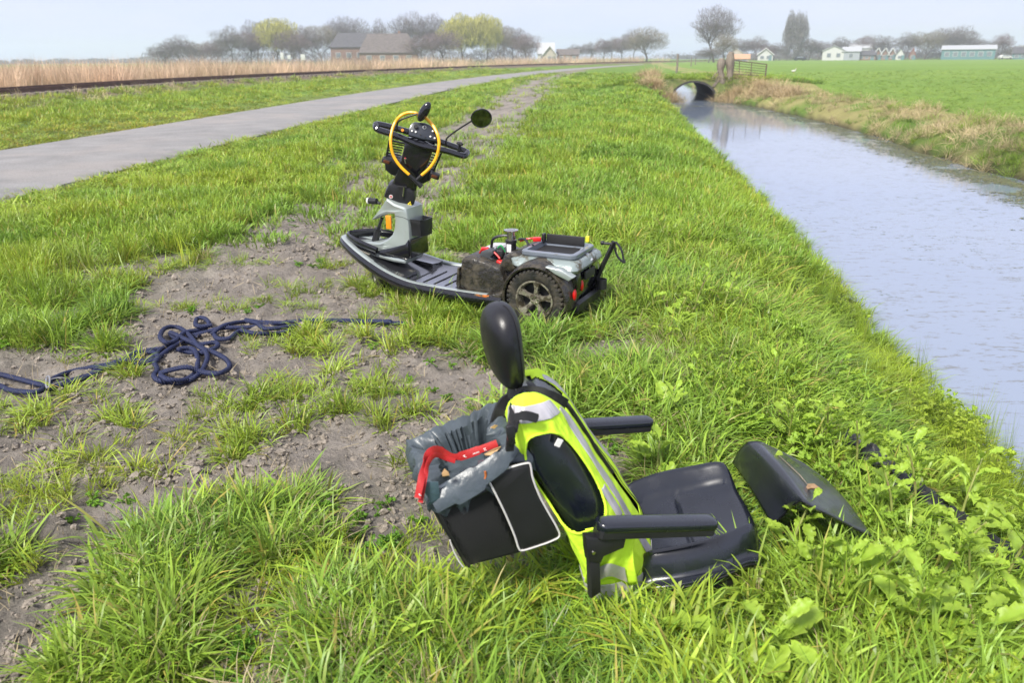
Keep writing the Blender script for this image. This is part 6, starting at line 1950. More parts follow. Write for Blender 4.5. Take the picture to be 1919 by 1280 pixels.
for k in range(6):
    v, f, a_ = lobed_leaf(k * 3 + 1, .09 + .018 * (k % 3), .055 + .010 * (k % 4))
    leaf_meshes.append(attr_mesh('leaf', v, f, a_, leaf_mat('turnip_leaf', (0.22, 0.36, 0.045), (0.38, 0.53, 0.06), .4, .45, use_tint=False, tipc=(.42, .44, .1)) if k == 0 else leaf_meshes[0].materials[0]))

def merge_parts(parts):
    vs = []; fs = []; at_ = []
    for (v, f, a_), Mx in parts:
        b = len(vs); vs += [tuple(Mx @ Vector(p)) for p in v]; fs += [tuple(b + i for i in q) for q in f]; at_ += a_
    return vs, fs, at_
def weed_proto(nm, seed, n, L, material, upright=.5, h=.06):
    r_ = random.Random(seed); parts = []
    for k in range(n):
        lf = lobed_leaf(seed * 7 + k, L * r_.uniform(.6, 1.2), L * r_.uniform(.4, .75), stem=L * r_.uniform(.2, .8))
        Mx = Matrix.Translation((r_.uniform(-.02, .02), r_.uniform(-.02, .02), h * r_.uniform(.1, 1))) @ Matrix.Rotation(k * 2.4 + r_.uniform(-.4, .4), 4, 'Z') @ Matrix.Rotation(-r_.uniform(.1, 1.1) * upright - .15, 4, 'Y') @ Matrix.Rotation(r_.uniform(-.5, .5), 4, 'X')
        parts.append((lf, Mx))
    v, f, a_ = merge_parts(parts)
    return attr_mesh(nm, v, f, a_, material)
def feather_proto(nm, seed, n, L, material):
    """ferny rosette: fronds with paired toothed leaflets"""
    r_ = random.Random(seed); vs = []; fs = []; at_ = []
    for k in range(n):
        az = k * 2.4 + r_.uniform(-.3, .3); el = r_.uniform(.25, 1.1); LL = L * r_.uniform(.7, 1.15); br, bs = r_.uniform(0, .85), r_.uniform(.2, 1)
        for i in range(1, 9):
            t = i / 9; d = el - t * t * .9
            cx_ = LL * t * math.cos(el - t * .4); cz = LL * t * math.sin(max(.05, el - t * .4))
            for sg in (-1, 1):
                w_ = LL * .42 * (1 - t) ** .7 * (.3 + t * 1.2)
                for q in range(3):
                    o0 = w_ * (q / 3.2); o1 = w_ * ((q + 1.25) / 3.2); wd_ = LL * .055 * (1 - q * .2)
                    pts = [(cx_ + o0 * .35, sg * o0, cz), (cx_ + o1 * .42 + wd_, sg * (o1 * .8), cz + wd_ * .4), (cx_ + o1 * .5, sg * o1 * 1.05, cz - wd_ * .3), (cx_ + o1 * .30 - wd_, sg * o1 * .75, cz + wd_ * .3)]
                    b = len(vs)
                    ca, sa = math.cos(az), math.sin(az)
                    vs += [(x * ca - y * sa, x * sa + y * ca, z) for x, y, z in pts]; at_ += [(.3 + .6 * t, br, bs)] * 4
                    fs += [(b, b + 1, b + 2), (b, b + 2, b + 3)]
    return attr_mesh(nm, vs, fs, at_, material)
def clod_proto(nm, seed, material):
    bm = bmesh.new(); bmesh.ops.create_icosphere(bm, subdivisions=2, radius=1)
    r_ = random.Random(seed); o = r_.uniform(0, 99)
    for v in bm.verts:
        n_ = mnoise.noise(v.co * 1.3 + Vector((o, 0, 0))) * .8 + mnoise.noise(v.co * 3.1 + Vector((0, o, 0))) * .25
        v.co = v.co * (1 + n_); v.co.z *= .65
    me = bpy.data.meshes.new(nm); bm.to_mesh(me); bm.free(); me.materials.append(material)
    return me

def collection_of(nm, meshes):
    c = bpy.data.collections.new(nm); proto_col.children.link(c)
    for i, me in enumerate(meshes):
        o = bpy.data.objects.new('%s_%02d' % (nm, i), me); c.objects.link(o)
    return c
def scatter(name, label, coll, nvar, P, rotz, tilt, scl, tint):
    n = len(P)
    if n == 0: return
    me = bpy.data.meshes.new(name); me.vertices.add(n); me.vertices.foreach_set('co', np.ascontiguousarray(P, np.float32).ravel())
    def A(nm, ty, arr, key):
        a = me.attributes.new(nm, ty, 'POINT'); a.data.foreach_set(key, np.ascontiguousarray(arr).ravel())
    A('pick', 'INT', rng.integers(0, nvar, n).astype(np.int32), 'value')
    R_ = np.stack([tilt[:, 0], tilt[:, 1], rotz], 1).astype(np.float32); A('rot', 'FLOAT_VECTOR', R_, 'vector')
    A('scl', 'FLOAT_VECTOR', scl.astype(np.float32) if scl.ndim == 2 else np.repeat(scl[:, None], 3, 1).astype(np.float32), 'vector')
    A('tint', 'FLOAT_COLOR', np.concatenate([tint, np.ones((n, 1))], 1).astype(np.float32), 'color')
    o = bpy.data.objects.new(name, me); COL.objects.link(o); tag(o, label, kind='stuff')
    ng = bpy.data.node_groups.new(name, 'GeometryNodeTree')
    ng.interface.new_socket('Geometry', in_out='INPUT', socket_type='NodeSocketGeometry')
    ng.interface.new_socket('Geometry', in_out='OUTPUT', socket_type='NodeSocketGeometry')
    X = ng.nodes; gi = X.new('NodeGroupInput'); go = X.new('NodeGroupOutput')
    mp_ = X.new('GeometryNodeMeshToPoints'); ip = X.new('GeometryNodeInstanceOnPoints'); ci = X.new('GeometryNodeCollectionInfo')
    ci.inputs['Collection'].default_value = coll; ci.inputs['Separate Children'].default_value = True; ci.inputs['Reset Children'].default_value = True
    def NA(nm, ty):
        a = X.new('GeometryNodeInputNamedAttribute'); a.data_type = ty; a.inputs[0].default_value = nm
        return [s for s in a.outputs if s.enabled and s.name == 'Attribute'][0]
    l = ng.links.new
    l(gi.outputs[0], mp_.inputs[0]); l(mp_.outputs[0], ip.inputs['Points']); l(ci.outputs[0], ip.inputs['Instance'])
    ip.inputs['Pick Instance'].default_value = True
    l(NA('pick', 'INT'), ip.inputs['Instance Index']); l(NA('rot', 'FLOAT_VECTOR'), ip.inputs['Rotation']); l(NA('scl', 'FLOAT_VECTOR'), ip.inputs['Scale'])
    l(ip.outputs[0], go.inputs[0])
    md = o.modifiers.new('scatter', 'NODES'); md.node_group = ng
    return o

# prototypes
long_t = collection_of('long_tuft', [tuft('long_tuft', 26, .05, .08, .27, .0085, .50, 1.1, G1, 100 + i) for i in range(9)])
coarse_t = collection_of('coarse_tuft', [tuft('coarse_tuft', 13, .055, .09, .27, .0115, .62, 1.2, G1, 150 + i, 5) for i in range(9)])
mid_t = collection_of('middle_tuft', [tuft('middle_tuft', 34, .05, .06, .16, .0046, .5, .9, G1, 200 + i) for i in range(7)])
short_t = collection_of('short_tuft', [tuft('short_tuft', 34, .07, .025, .075, .0042, .6, .8, G1, 300 + i, 3) for i in range(5)])
bank_t = collection_of('bank_tuft', [tuft('bank_tuft', 36, .06, .12, .27, .0048, .28, .7, G2, 400 + i) for i in range(6)])
flat_t = collection_of('flattened_tuft', [tuft('flattened_tuft', 26, .05, .14, .32, .0095, 1.0, .8, G1, 500 + i) for i in range(6)])
dry_t = collection_of('dry_tuft', [tuft('dry_tuft', 34, .07, .12, .34, .0050, .7, 1.1, G3, 600 + i) for i in range(5)])
far_t = collection_of('far_tuft', [tuft('far_tuft', 46, .20, .07, .20, .014, .45, .8, G1, 700 + i, 3) for i in range(5)])
reed_t = collection_of('reed_clump', [tuft('reed_clump', 70, .5, .6, 1.35, .012, .16, .35, G6, 800 + i, 3) for i in range(5)])
weed_t = collection_of('leafy_weed', [weed_proto('leafy_weed', 11 + i, 7, .062, G4, .8, .09) for i in range(5)])
rosette_t = collection_of('small_rosette', [weed_proto('small_rosette', 31 + i, 9, .035, G5, .5, .03) for i in range(4)])
feather_t = collection_of('feathery_weed', [feather_proto('feathery_weed', 51 + i, 11, .12, G5) for i in range(4)])
clod_m = mat('earth_clod', (0.27, 0.235, 0.195), 0.95, spec=0.15, var=0.35, vscale=1.5, bump=.5, bscale=8)
clod_t = collection_of('earth_clod', [clod_proto('earth_clod', i, clod_m) for i in range(7)])
straw_t = collection_of('straw_bit', [tuft('straw_bit', 5, .04, .04, .12, .003, 1.5, .2, G3, 900 + i, 2) for i in range(4)])

def in_view(x, y, m=1.25):
    return (y > .75) & (np.abs(x) < .70 * y + m)
def sample(n, x0, x1, y0, y1):
    return rng.uniform(x0, x1, n), rng.uniform(y0, y1, n)
def sample_depth(n, y0, y1, wid=.72, m=1.2, pw=1.0):
    """points whose density per square metre falls with distance (pw=1: constant number per pixel row band)"""
    t = rng.uniform(size=n)
    y = y0 * (y1 / y0) ** t if pw else rng.uniform(y0, y1, n)
    x = rng.uniform(-1, 1, n) * (wid * y + m)
    return x, y
# footprints kept clear (or low)
def loc(Fr, x, y):
    d = np.stack([x - Fr.o[0], y - Fr.o[1], 0 * x], -1); return d @ Fr.M.T
def cloth_d(x, y):
    d = np.full(x.shape, 9.0)
    for p in CLOTH_P[::4]: d = np.minimum(d, np.hypot(x - p[0], y - p[1] + .05))
    return d
def keepout(x, y):
    """height factor: 0 where something solid stands, 1 in the open"""
    k = np.ones_like(x)
    a = loc(SF, x, y); xx, yy = a[..., 0], a[..., 1]
    k = np.where((xx > .18) & (xx < 1.35) & (np.abs(yy) < .27), np.where(xx < .95, .45, .55), k)
    k = np.where((xx > -.3) & (xx < .25) & (np.abs(yy) < .28), .35, k)
    k = np.where((np.abs(xx) < .19) & (np.abs(np.abs(yy) - .257) < .06), 0.0, k)
    a = loc(CF, x, y); xx, yy = a[..., 0], a[..., 1]
    k = np.where((xx > -.06) & (xx < .53) & (np.abs(yy) < .29), .0, k)
    k = np.where((xx > -.62) & (xx < -.05) & (yy > -.22) & (yy < .25), .45, k)
    k = np.where((xx > -.45) & (xx < .30) & (yy > -.62) & (yy < -.2), np.minimum(k, .5), k)
    k = np.where((xx > -.30) & (xx < .08) & (np.abs(yy) < .25), .25, k)
    for (ax, ay), (bx, by), w_ in ((G(1420, 985)[:2], G(1400, 880)[:2], .14), (G(1590, 1000)[:2], G(1480, 880)[:2], .16), (G(1500, 1000)[:2], G(1420, 850)[:2], .16)):
        ex, ey = bx - ax, by - ay; t = np.clip(((x - ax) * ex + (y - ay) * ey) / (ex * ex + ey * ey), 0, 1)
        k = np.where(np.hypot(x - ax - t * ex, y - ay - t * ey) < w_, .15, k)
    k = np.where(cloth_d(x, y) < .13, .12, k)
    a = G(1500, 950); k = np.where(((x - a[0]) / .24) ** 2 + ((y - a[1]) / .27) ** 2 < 1, np.minimum(k, .30), k)
    return k
ROPE_P = np.array([G(x / 3, 560 + y / 3, 0)[:2] for c_ in rope_c for x, y in c_ if x < 1950])
def near_rope(x, y, d=.05):
    out = np.zeros(x.shape, bool)
    for p in ROPE_P: out |= np.hypot(x - p[0], y - p[1]) < d
    return out
def tints(x, y, lo, hi, s):
    n = fbm(x * .9, y * .9, s, 3)[:, None]; n = np.clip((n - .32) / .36, 0, 1)
    return (np.array(lo) * (1 - n) + np.array(hi) * n) * rng.uniform(.8, 1.18, (len(x), 1))
def run(name, label, coll, nvar, x, y, keep, hs, tilt=.15, lo=(.85, .85, .8), hi=(1.12, 1.08, 1.0), s=1, zoff=0.0, wide=None, sink=0):
    m_ = keep & (rng.uniform(size=len(x)) >= 0)
    x, y, hs = x[m_], y[m_], hs[m_]
    z = H(x, y); P = np.stack([x, y, z + zoff], 1)
    n = len(x); sc_ = np.stack([hs ** .0 * (wide[m_] if wide is not None else np.ones(n)), (wide[m_] if wide is not None else np.ones(n)), hs], 1)
    return scatter(name, label, coll, nvar, P, rng.uniform(0, 2 * PI, n), rng.normal(size=(n, 2)) * tilt, sc_, tints(x, y, lo, hi, s))
def onroad(x, y, m_=0.0):
    r = polyd(ROAD_R, x, y); return (r > -m_) & (r < ROAD_W + m_)
E_ = rng.uniform

# --- near lush grass right of the track and in the foreground (0.8 - 9 m)
x, y = sample_depth(26000, .95, 9.5)
u, v = uv(x, y); s_ = soil(x, y); k = keepout(x, y)
cn = fbm(x * 6.5, y * 6.5, 78, 2)
keep = in_view(x, y) & (u < 1.35) & (E_(size=len(x)) > s_ * 1.25) & (k > .1) & ~near_rope(x, y, .06) & (cn > .40)
zone_r = sstep(-1.2, -.2, u)      # longer to the right of the track
zone_f = sstep(2.3, 1.5, y)       # and in the foreground
hn = fbm(x * 1.6, y * 1.6, 77, 3)
hs = (.50 + .42 * np.maximum(zone_r, zone_f)) * (.28 + 1.0 * hn + .55 * (cn - .4)) * np.where(s_ > .3, .6, 1) * k
hs = hs * (.55 + .45 * sstep(.2, 2.6, -polyd(ROAD_R, x, y)))
nearf = sstep(3.4, 2.0, y)
keep = keep & (E_(size=len(x)) > nearf * .80)
run('long_grass', 'long bright green grass of the verge around the seat and scooter', long_t, 9, x, y, keep, hs, .18, (.82, .88, .9), (1.30, 1.12, .85), 101, wide=.7 + .3 * hs + y * .03)
x, y = sample_depth(7500, .95, 3.6)
u, v = uv(x, y); s_ = soil(x, y); k = keepout(x, y); cn = fbm(x * 4.5, y * 4.5, 177, 3); hn = fbm(x * 1.6, y * 1.6, 77, 3)
keep = in_view(x, y) & (u < 1.3) & (E_(size=len(x)) > s_ * 1.3) & (k > .1) & ~near_rope(x, y, .09) & (cn > .44)
run('coarse_grass', 'broad-bladed long grass in clumps in the foreground', coarse_t, 9, x, y, keep, (.35 + .9 * hn + .5 * (cn - .4)) * k * (.62 + .38 * sstep(-1.2, .2, u)), .28, (.88, .92, .95), (1.38, 1.12, .8), 102, wide=.7 + .35 * E_(size=len(x)))
x, y = sample_depth(13000, .95, 7)
u, v = uv(x, y); s_ = soil(x, y); k = keepout(x, y)
keep = in_view(x, y) & (u < 1.2) & (E_(size=len(x)) > s_ * 1.3) & (k > .05) & ~near_rope(x, y, .05)
run('undergrowth', 'short dense grass between the long tufts', mid_t, 7, x, y, keep, (.35 + .5 * E_(size=len(x))) * np.maximum(k, .3), .35, (.75, .85, .9), (1.25, 1.1, .8), 103)
# flattened blades
x, y = sample_depth(2600, .95, 6)
u, v = uv(x, y); s_ = soil(x, y); k = keepout(x, y)
keep = in_view(x, y) & (u < 1.0) & (s_ < .45) & (k > .9) & ~near_rope(x, y, .1)
run('flattened_grass', 'bent over long grass blades', flat_t, 6, x, y, keep, .45 + .45 * E_(size=len(x)), .2, (.8, .85, .9), (1.3, 1.15, .9), 105, wide=.6 + .3 * E_(size=len(x)))
# dry straw mixed in
x, y = sample_depth(2600, .95, 8)
u, v = uv(x, y); s_ = soil(x, y); k = keepout(x, y)
keep = in_view(x, y) & (u < 1.2) & (s_ < .7) & (k > .9)
run('dead_grass', 'dead straw-coloured grass among the green', dry_t, 5, x, y, keep, .25 + .3 * E_(size=len(x)), .5, (.8, .8, .8), (1.1, 1.05, 1), 107, wide=.35 + .3 * E_(size=len(x)))
# sparse tufts on the bare earth
x, y = sample_depth(8500, 1.2, 14)
s_ = soil(x, y); cl = fbm(x * 2.9, y * 2.9, 121, 3)
keep = in_view(x, y) & (s_ > .4) & (cl > .53) & (keepout(x, y) > .9) & ~near_rope(x, y, .14)
run('track_tufts', 'sparse young grass tufts sprouting from the bare track', mid_t, 7, x, y, keep, .30 + .75 * E_(size=len(x)) ** 2, .35, (1.0, .95, .7), (1.4, 1.15, .8), 109, wide=.6 + .5 * E_(size=len(x)))
tp_px = [(568, 640, 1.0), (585, 625, 1.1), (556, 655, .8), (590, 650, .9), (700, 640, .8), (740, 655, 1.0), (230, 690, .7), (245, 700, .8), (160, 610, .6), (185, 600, .7), (75, 775, .7), (60, 790, .6), (230, 770, .6), (250, 790, .7), (120, 740, .5), (480, 745, .7), (505, 735, .6), (455, 760, .8),
         (330, 500, .7), (300, 510, .6), (680, 545, .9), (700, 560, .9), (740, 565, .9), (780, 570, .9), (820, 575, .9), (660, 540, .7), (830, 455, .7), (850, 460, .8), (815, 450, .7), (800, 620, .8), (850, 630, .8), (620, 700, .7), (690, 720, .7), (650, 760, .8), (720, 780, .9), (780, 760, .8), (560, 790, .9), (470, 830, .9), (430, 850, .8)]
px_, py_, ss_ = np.array(tp_px).T
gx = []; gy = []; gs = []
for a_, b2_, c2_ in tp_px:
    p = G(a_, b2_, 0)
    for k in range(5): gx.append(p[0] + rng.normal() * .035); gy.append(p[1] + rng.normal() * .045); gs.append(c2_ * rng.uniform(.5, .95))
gx, gy, gs = np.array(gx), np.array(gy), np.array(gs)
run('single_tufts', 'separate bright tufts beside the rope and under the scooter', long_t, 9, gx, gy, gx > -99, gs, .2, (1.0, .95, .75), (1.35, 1.15, .85), 111, wide=.7 + 0 * gx)
# --- near road side and left verge, mid distance
x, y = sample_depth(25000, 4.0, 24)
u, v = uv(x, y); s_ = soil(x, y); r = polyd(ROAD_R, x, y)
cn = fbm(x * 3.2, y * 3.2, 179, 3)
keep = in_view(x, y) & (r < -.03) & (u < -.6) & (E_(size=len(x)) > s_ * 1.15) & (E_(size=len(x)) < .35 + 2.2 * (cn - .3)) & (keepout(x, y) > .9)
hs = (.35 + 1.1 * fbm(x * 1.2, y * 1.2, 79, 3)) * (.30 + .9 * sstep(.05, 1.6, -r)) * (.7 + 1.3 * (cn - .2))
lo = (.8, .8, .8)
run('verge_grass', 'grass of the verge between the bare track and the road', mid_t, 7, x, y, keep, hs * 1.3, .2, (.82, .88, .8), (1.35, 1.08, .7), 113, wide=1.0 + y * .04)
x, y = sample_depth(13000, 4.5, 26)
u, v = uv(x, y); s_ = soil(x, y); r = polyd(ROAD_R, x, y)
keep = in_view(x, y) & ((r < .05)) & (r > -1.0) | (in_view(x, y) & (r > ROAD_W - .05) & (r < ROAD_W + 2.2))
run('roadside_turf', 'short brownish turf along both road edges', short_t, 5, x, y, keep, .8 + .5 * E_(size=len(x)), .3, (1.1, .78, .7), (1.7, 1.0, .7), 115, wide=1.0 + y * .05)
# --- bank down to the water, near
x, y = sample_depth(20000, 1.5, 24, .75)
u, v = uv(x, y)
keep = in_view(x, y) & (u > .25) & (u < 1.98 + .12 * (fbm(v * 2, v * 0, 5, 2))) & (keepout(x, y) > .9)
hb = (.42 + .58 * sstep(3, 9, y)) * (.20 + 1.0 * fbm(x * 1.7, y * 1.7, 83, 3) + .35 * E_(size=len(x)) ** 3)
run('bank_grass', 'fresh yellow-green grass on the near bank leaning over the water', bank_t, 6, x, y, keep, hb * .95, .16, (.75, .82, .9), (1.25, 1.08, .9), 117, wide=.8 + y * .05)
x, y = sample_depth(900, 1.5, 16, .75)
u, v = uv(x, y)
run('bank_stalks', 'thin seed stalks standing out over the water edge', bank_t, 6, x, y, in_view(x, y) & (u > 1.5) & (u < 2.1) & (keepout(x, y) > .9), 1.1 + .7 * E_(size=len(x)), .12, (.8, .75, .8), (1.1, .95, .8), 118, wide=.25 + .02 * y)
# --- middle distance verge 8-60 m
x, y = sample_depth(42000, 6.5, 80, .72, 1.5)
u, v = uv(x, y); r = polyd(ROAD_R, x, y); s_ = soil(x, y)
keep = (r < -.1) & (u < 1.7) & (E_(size=len(x)) > s_ * .9)
hs = (.55 + .8 * fbm(x * .6, y * .6, 85, 3)) * (.35 + .65 * sstep(0, 2.5, -r))
run('far_verge_grass', 'green verge grass running off into the distance', far_t, 5, x, y, keep, hs, .2, (.85, .90, .8), (1.28, 1.08, .75), 119, wide=.7 + y * .022)
# left of the road up to the railway
x, y = sample_depth(15000, 12, 110, .72, 2)
r = polyd(ROAD_R, x, y) - ROAD_W; rl = polyd(RAIL, x, y)
keep = (r > .15) & (rl < -1.5)
cl = fbm(x * .5, y * .5, 87, 3)
hs = (.30 + .5 * sstep(.5, 4, r) + .7 * sstep(1.5, 6.0, r) * cl)
run('railside_grass', 'rough green grass between the road and the railway', far_t, 5, x, y, keep, hs * 1.2, .2, (.95, .9, .7), (1.35, 1.08, .7), 121, wide=.7 + y * .02)
x, y = sample_depth(3200, 14, 110, .72, 2)
rl = polyd(RAIL, x, y); cl = fbm(x * .8, y * .8, 89, 3)
keep = (rl < -1.0) & (rl > -3.2) & (cl > .42)
run('railside_straw', 'pale dead grass along the foot of the railway bank', dry_t, 5, x, y, keep, .7 + .6 * E_(size=len(x)), .3, (.85, .85, .8), (1.05, 1.05, 1), 123, wide=1.3 + y * .03)
# right bank: straw and green
x, y = sample_depth(15000, 8, 62, .75, 2)
u, v = uv(x, y); sh = ditch_shift(v); cl = fbm(x * .9, y * .9, 91, 3)
kb = (u - sh > 6.45) & (u - sh < 8.6) & (v < 88)
run('far_bank_straw', 'dead straw grass hanging down the far bank', dry_t, 5, x, y, kb & (cl > .40), .75 + .55 * E_(size=len(x)), .55, (.8, .8, .75), (1.12, 1.1, 1.05), 125, wide=.9 + y * .022)
x, y = sample_depth(15000, 8, 62, .75, 2)
u, v = uv(x, y); sh = ditch_shift(v); cl = fbm(x * .9, y * .9, 93, 3)
run('far_bank_grass', 'green grass patches on the far bank', bank_t, 6, x, y, (u - sh > 6.5) & (u - sh < 8.9) & (v < 88) & (cl > .47), .45 + .5 * E_(size=len(x)), .3, (.75, .8, .9), (1.0, .95, .9), 127, wide=.9 + y * .022)
# far field: short sward, only as far as single tufts can show
x, y = sample_depth(22000, 11, 80, .75, 2)
u, v = uv(x, y); sh = ditch_shift(v)
run('field_sward', 'short smooth grass of the big field', short_t, 5, x, y, (u - sh > 8.2), .35 + .25 * E_(size=len(x)), .3, (.85, .85, .8), (1.1, 1.0, .8), 129, wide=.9 + y * .03)
# dam top
x, y = sample(5200, 3, 22, 37, 52)
u, v = uv(x, y)
kd = (u > -1) & (u < 9) & (v > DAM_V0 - 1.0) & (v < DAM_V1 + 4)
xs, ys = x[kd], y[kd]; u, v = u[kd], v[kd]
zz = np.where((u > 1.0) & (u < 7.6) & (v > DAM_V0 - .45), dam_top(u, np.maximum(v, DAM_V0)) - np.where(v < DAM_V0, (DAM_V0 - v) * 1.6, 0), H(xs, ys))
n = len(xs)
ok = ~((np.abs(u - AC_U) < AC_W * 1.15) & (v < DAM_V0))
scatter('dam_grass', 'grass growing over the earth dam', far_t, 5, np.stack([xs, ys, zz], 1)[ok], E_(0, 6.28, ok.sum()), rng.normal(size=(ok.sum(), 2)) * .2, np.stack([1.3 + 0 * zz[ok], 1.3 + 0 * zz[ok], .8 + .5 * E_(size=ok.sum())], 1), tints(xs[ok], ys[ok], (.8, .85, .8), (1.2, 1.05, .8), 131))
# straw tussocks flanking the culvert
def tuss(pts, n, spread, h_, coll=dry_t, nv=5, w_=2.2, name='dead_reed_tussock', label=''):
    P = []
    for (u0, v0) in pts:
        for k in range(n):
            u_, v_ = u0 + rng.normal() * spread[0], v0 + rng.normal() * spread[1]; x, y = xy(u_, v_)
            z = Hp(x, y) if not (1.0 < u_ < 7.6 and v_ > DAM_V0) else tz(u_, v_)
            P.append((x, y, max(z, -.5)))
    P = np.array(P); n_ = len(P)
    scatter(name, label, coll, nv, P, E_(0, 6.28, n_), rng.normal(size=(n_, 2)) * .25, np.stack([w_ * np.ones(n_), w_ * np.ones(n_), h_ * E_(.7, 1.3, n_)], 1), tints(P[:, 0], P[:, 1], (.85, .82, .78), (1.1, 1.04, 1), 133))
tuss([(1.9, 39.3), (1.5, 39.2), (2.1, 38.9), (1.2, 38.9)], 34, (.22, .3), 2.1, label='dead reeds hiding the left side of the culvert')
tuss([(4.7, 39.3), (5.2, 39.0), (5.7, 38.0), (6.2, 37.0), (6.3, 35.8), (6.6, 34.5)], 34, (.3, .5), 1.9, name='dead_reed_bank', label='pale dead reeds on the bank right of the culvert')
tuss([(1.3, 41.5), (0.9, 42)], 30, (.15, .3), 2.4, name='post_reeds', label='reddish dead grass around the alone post')
# --- reed bed beyond the railway
x, y = sample_depth(9000, 26, 235, .72, 4)
rl = polyd(RAIL, x, y)
cl = fbm(x * .25, y * .25, 95, 3)
keep = (rl > 2.4) & (rl < 9 + 5 * cl) & (y < 230)
run('reed_bed', 'pale dry reed belt beyond the railway track', reed_t, 5, x, y, keep, (.75 + .85 * cl + .25 * E_(size=len(x))) * (1 + .15 * sstep(40, 120, y)), .08, (.85, .82, .8), (1.12, 1.08, 1.04), 135, wide=.8 + y * .014)
x, y = sample_depth(700, 28, 90, .72, 4)
rl = polyd(RAIL, x, y)
run('reed_plumes', 'taller reed plumes standing above the dry reed belt', reed_t, 5, x, y, (rl > 3) & (rl < 9), 1.25 + .5 * E_(size=len(x)), .1, (.7, .65, .6), (.95, .85, .8), 137, wide=.22 + 0 * x)
# --- leafy weeds: bank and lower right
x, y = sample_depth(8000, 1.0, 12)
u, v = uv(x, y); cl = fbm(x * 1.4, y * 1.4, 97, 3)
dens = sstep(.15, 1.1, u) * sstep(5.5, 3.0, y) + .35 * sstep(.6, 1.4, u)
keep = in_view(x, y) & (u > .0) & (u < 2.0) & (E_(size=len(x)) < dens * sstep(.35, .6, cl) * 1.3) & (keepout(x, y) > .9)
run('leafy_weeds', 'yellow-green broad-leaved weeds crowding the bank', weed_t, 5, x, y, keep, .55 + .5 * E_(size=len(x)), .35, (.8, .88, .9), (1.2, 1.08, 1), 139, zoff=.05, wide=.55 + .45 * E_(size=len(x)))
x, y = sample_depth(2600, .95, 3.2)
u, v = uv(x, y); cl = fbm(x * 2, y * 2, 99, 2)
keep = in_view(x, y) & (u > -.25) & (u < 1.6) & (cl > .47) & (keepout(x, y) > .9) & (y < 2.2)
run('feathery_weeds', 'dark green feathery-leaved weeds in the foreground grass', feather_t, 4, x, y, keep, .6 + .5 * E_(size=len(x)), .2, (.85, .9, .9), (1.3, 1.15, 1), 141, zoff=.02, wide=.7 + .4 * E_(size=len(x)))
x, y = sample_depth(2600, 1.2, 16)
s_ = soil(x, y); cl = fbm(x * 1.7, y * 1.7, 143, 2)
keep = in_view(x, y) & (cl > .56) & (keepout(x, y) > .9) & ~onroad(x, y, .1) & (uv(x, y)[0] < 1.2) & ~near_rope(x, y, .08)
run('small_rosettes', 'small dark rosette weeds dotted through the turf', rosette_t, 4, x, y, keep, .5 + .5 * E_(size=len(x)), .2, (.8, .85, .8), (1.2, 1.1, .9), 145, wide=.5 + .5 * E_(size=len(x)))

# --- earth clods and straw on the track
x, y = sample_depth(80000, 1.2, 13)
s_ = soil(x, y); cl = fbm(x * 3, y * 3, 151, 3)
keep = in_view(x, y) & (s_ > .35) & (E_(size=len(x)) < .25 + 1.5 * sstep(.42, .62, cl))
xk, yk = x[keep], y[keep]; n = len(xk)
size = (.0028 + .012 * E_(size=n) ** 5.0 + .003 * cl[keep]) * (1 + .04 * yk)
z = H(xk, yk) + size * .15
tn = np.repeat(E_(.75, 1.15, (n, 1)), 3, 1)
scatter('earth_clods', 'grey-brown crumbs and clods of dry earth on the bare track', clod_t, 7, np.stack([xk, yk, z], 1), E_(0, 6.28, n), rng.normal(size=(n, 2)) * .5, np.stack([size * E_(.8, 1.3, n), size * E_(.8, 1.3, n), size], 1), tn)
x, y = sample_depth(1500, 1.2, 8)
keep = in_view(x, y) & (soil(x, y) > .3)
run('straw_litter', 'bits of straw scattered on the bare earth', straw_t, 4, x, y, keep, .5 + .4 * E_(size=len(x)), .3, (.8, .8, .8), (1.1, 1.1, 1.1), 153, zoff=.004)
# --- floating weed flecks on the water
fl_m = mat('floating_weed', (0.10, 0.13, 0.045), 0.6, var=.5, vscale=3, col2=(0.20, 0.15, 0.08), mixlo=.5, mixhi=.6, mscale=2)
def fleck(seed):
    r_ = np.random.default_rng(seed); vs = []; fs = []
    for k in range(9):
        c = r_.normal(size=2) * np.array([.8, .25]); n_ = 5; b = len(vs); s_ = r_.uniform(.12, .35)
        for j in range(n_):
            a = 2 * PI * j / n_; vs.append((c[0] + math.cos(a) * s_ * r_.uniform(.7, 1.6), c[1] + math.sin(a) * s_ * .5, r_.uniform(0, .04)))
        for j in range(1, n_ - 1): fs.append((b, b + j, b + j + 1))
    me = bpy.data.meshes.new('weed_fleck'); fast_mesh(me, np.array(vs), np.array(fs)); me.materials.append(fl_m); return me
fleck_t = collection_of('weed_fleck', [fleck(i) for i in range(6)])
v = 9 * (40 / 9) ** E_(0, 1, 9000); sh = ditch_shift(v); w_ = np.abs(rng.normal(size=9000)) * .42
u = 6.50 + sh - w_; ok = (fbm(v * 1.2, u * 2, 161, 3) > .40)
u2 = E_(2.2, 6.4, 5200); v2 = 2.5 * (34 / 2.5) ** E_(0, 1, 5200); ok2 = fbm(u2 * .9, v2 * .6, 163, 3) > .50
u3 = E_(2.2, 5.3, 1100); v3 = E_(33.5, 39.5, 1100); ok3 = fbm(u3 * 1.2, v3 * .7, 165, 3) > .47
U_ = np.concatenate([u[ok], u2[ok2], u3[ok3]]); V_ = np.concatenate([v[ok], v2[ok2], v3[ok3]])
sz = np.concatenate([E_(.02, .10, ok.sum()), E_(.004, .020, ok2.sum()) * (1 + v2[ok2] * .05), E_(.03, .10, ok3.sum())])
X_, Y_ = xy(U_, V_); n = len(X_)
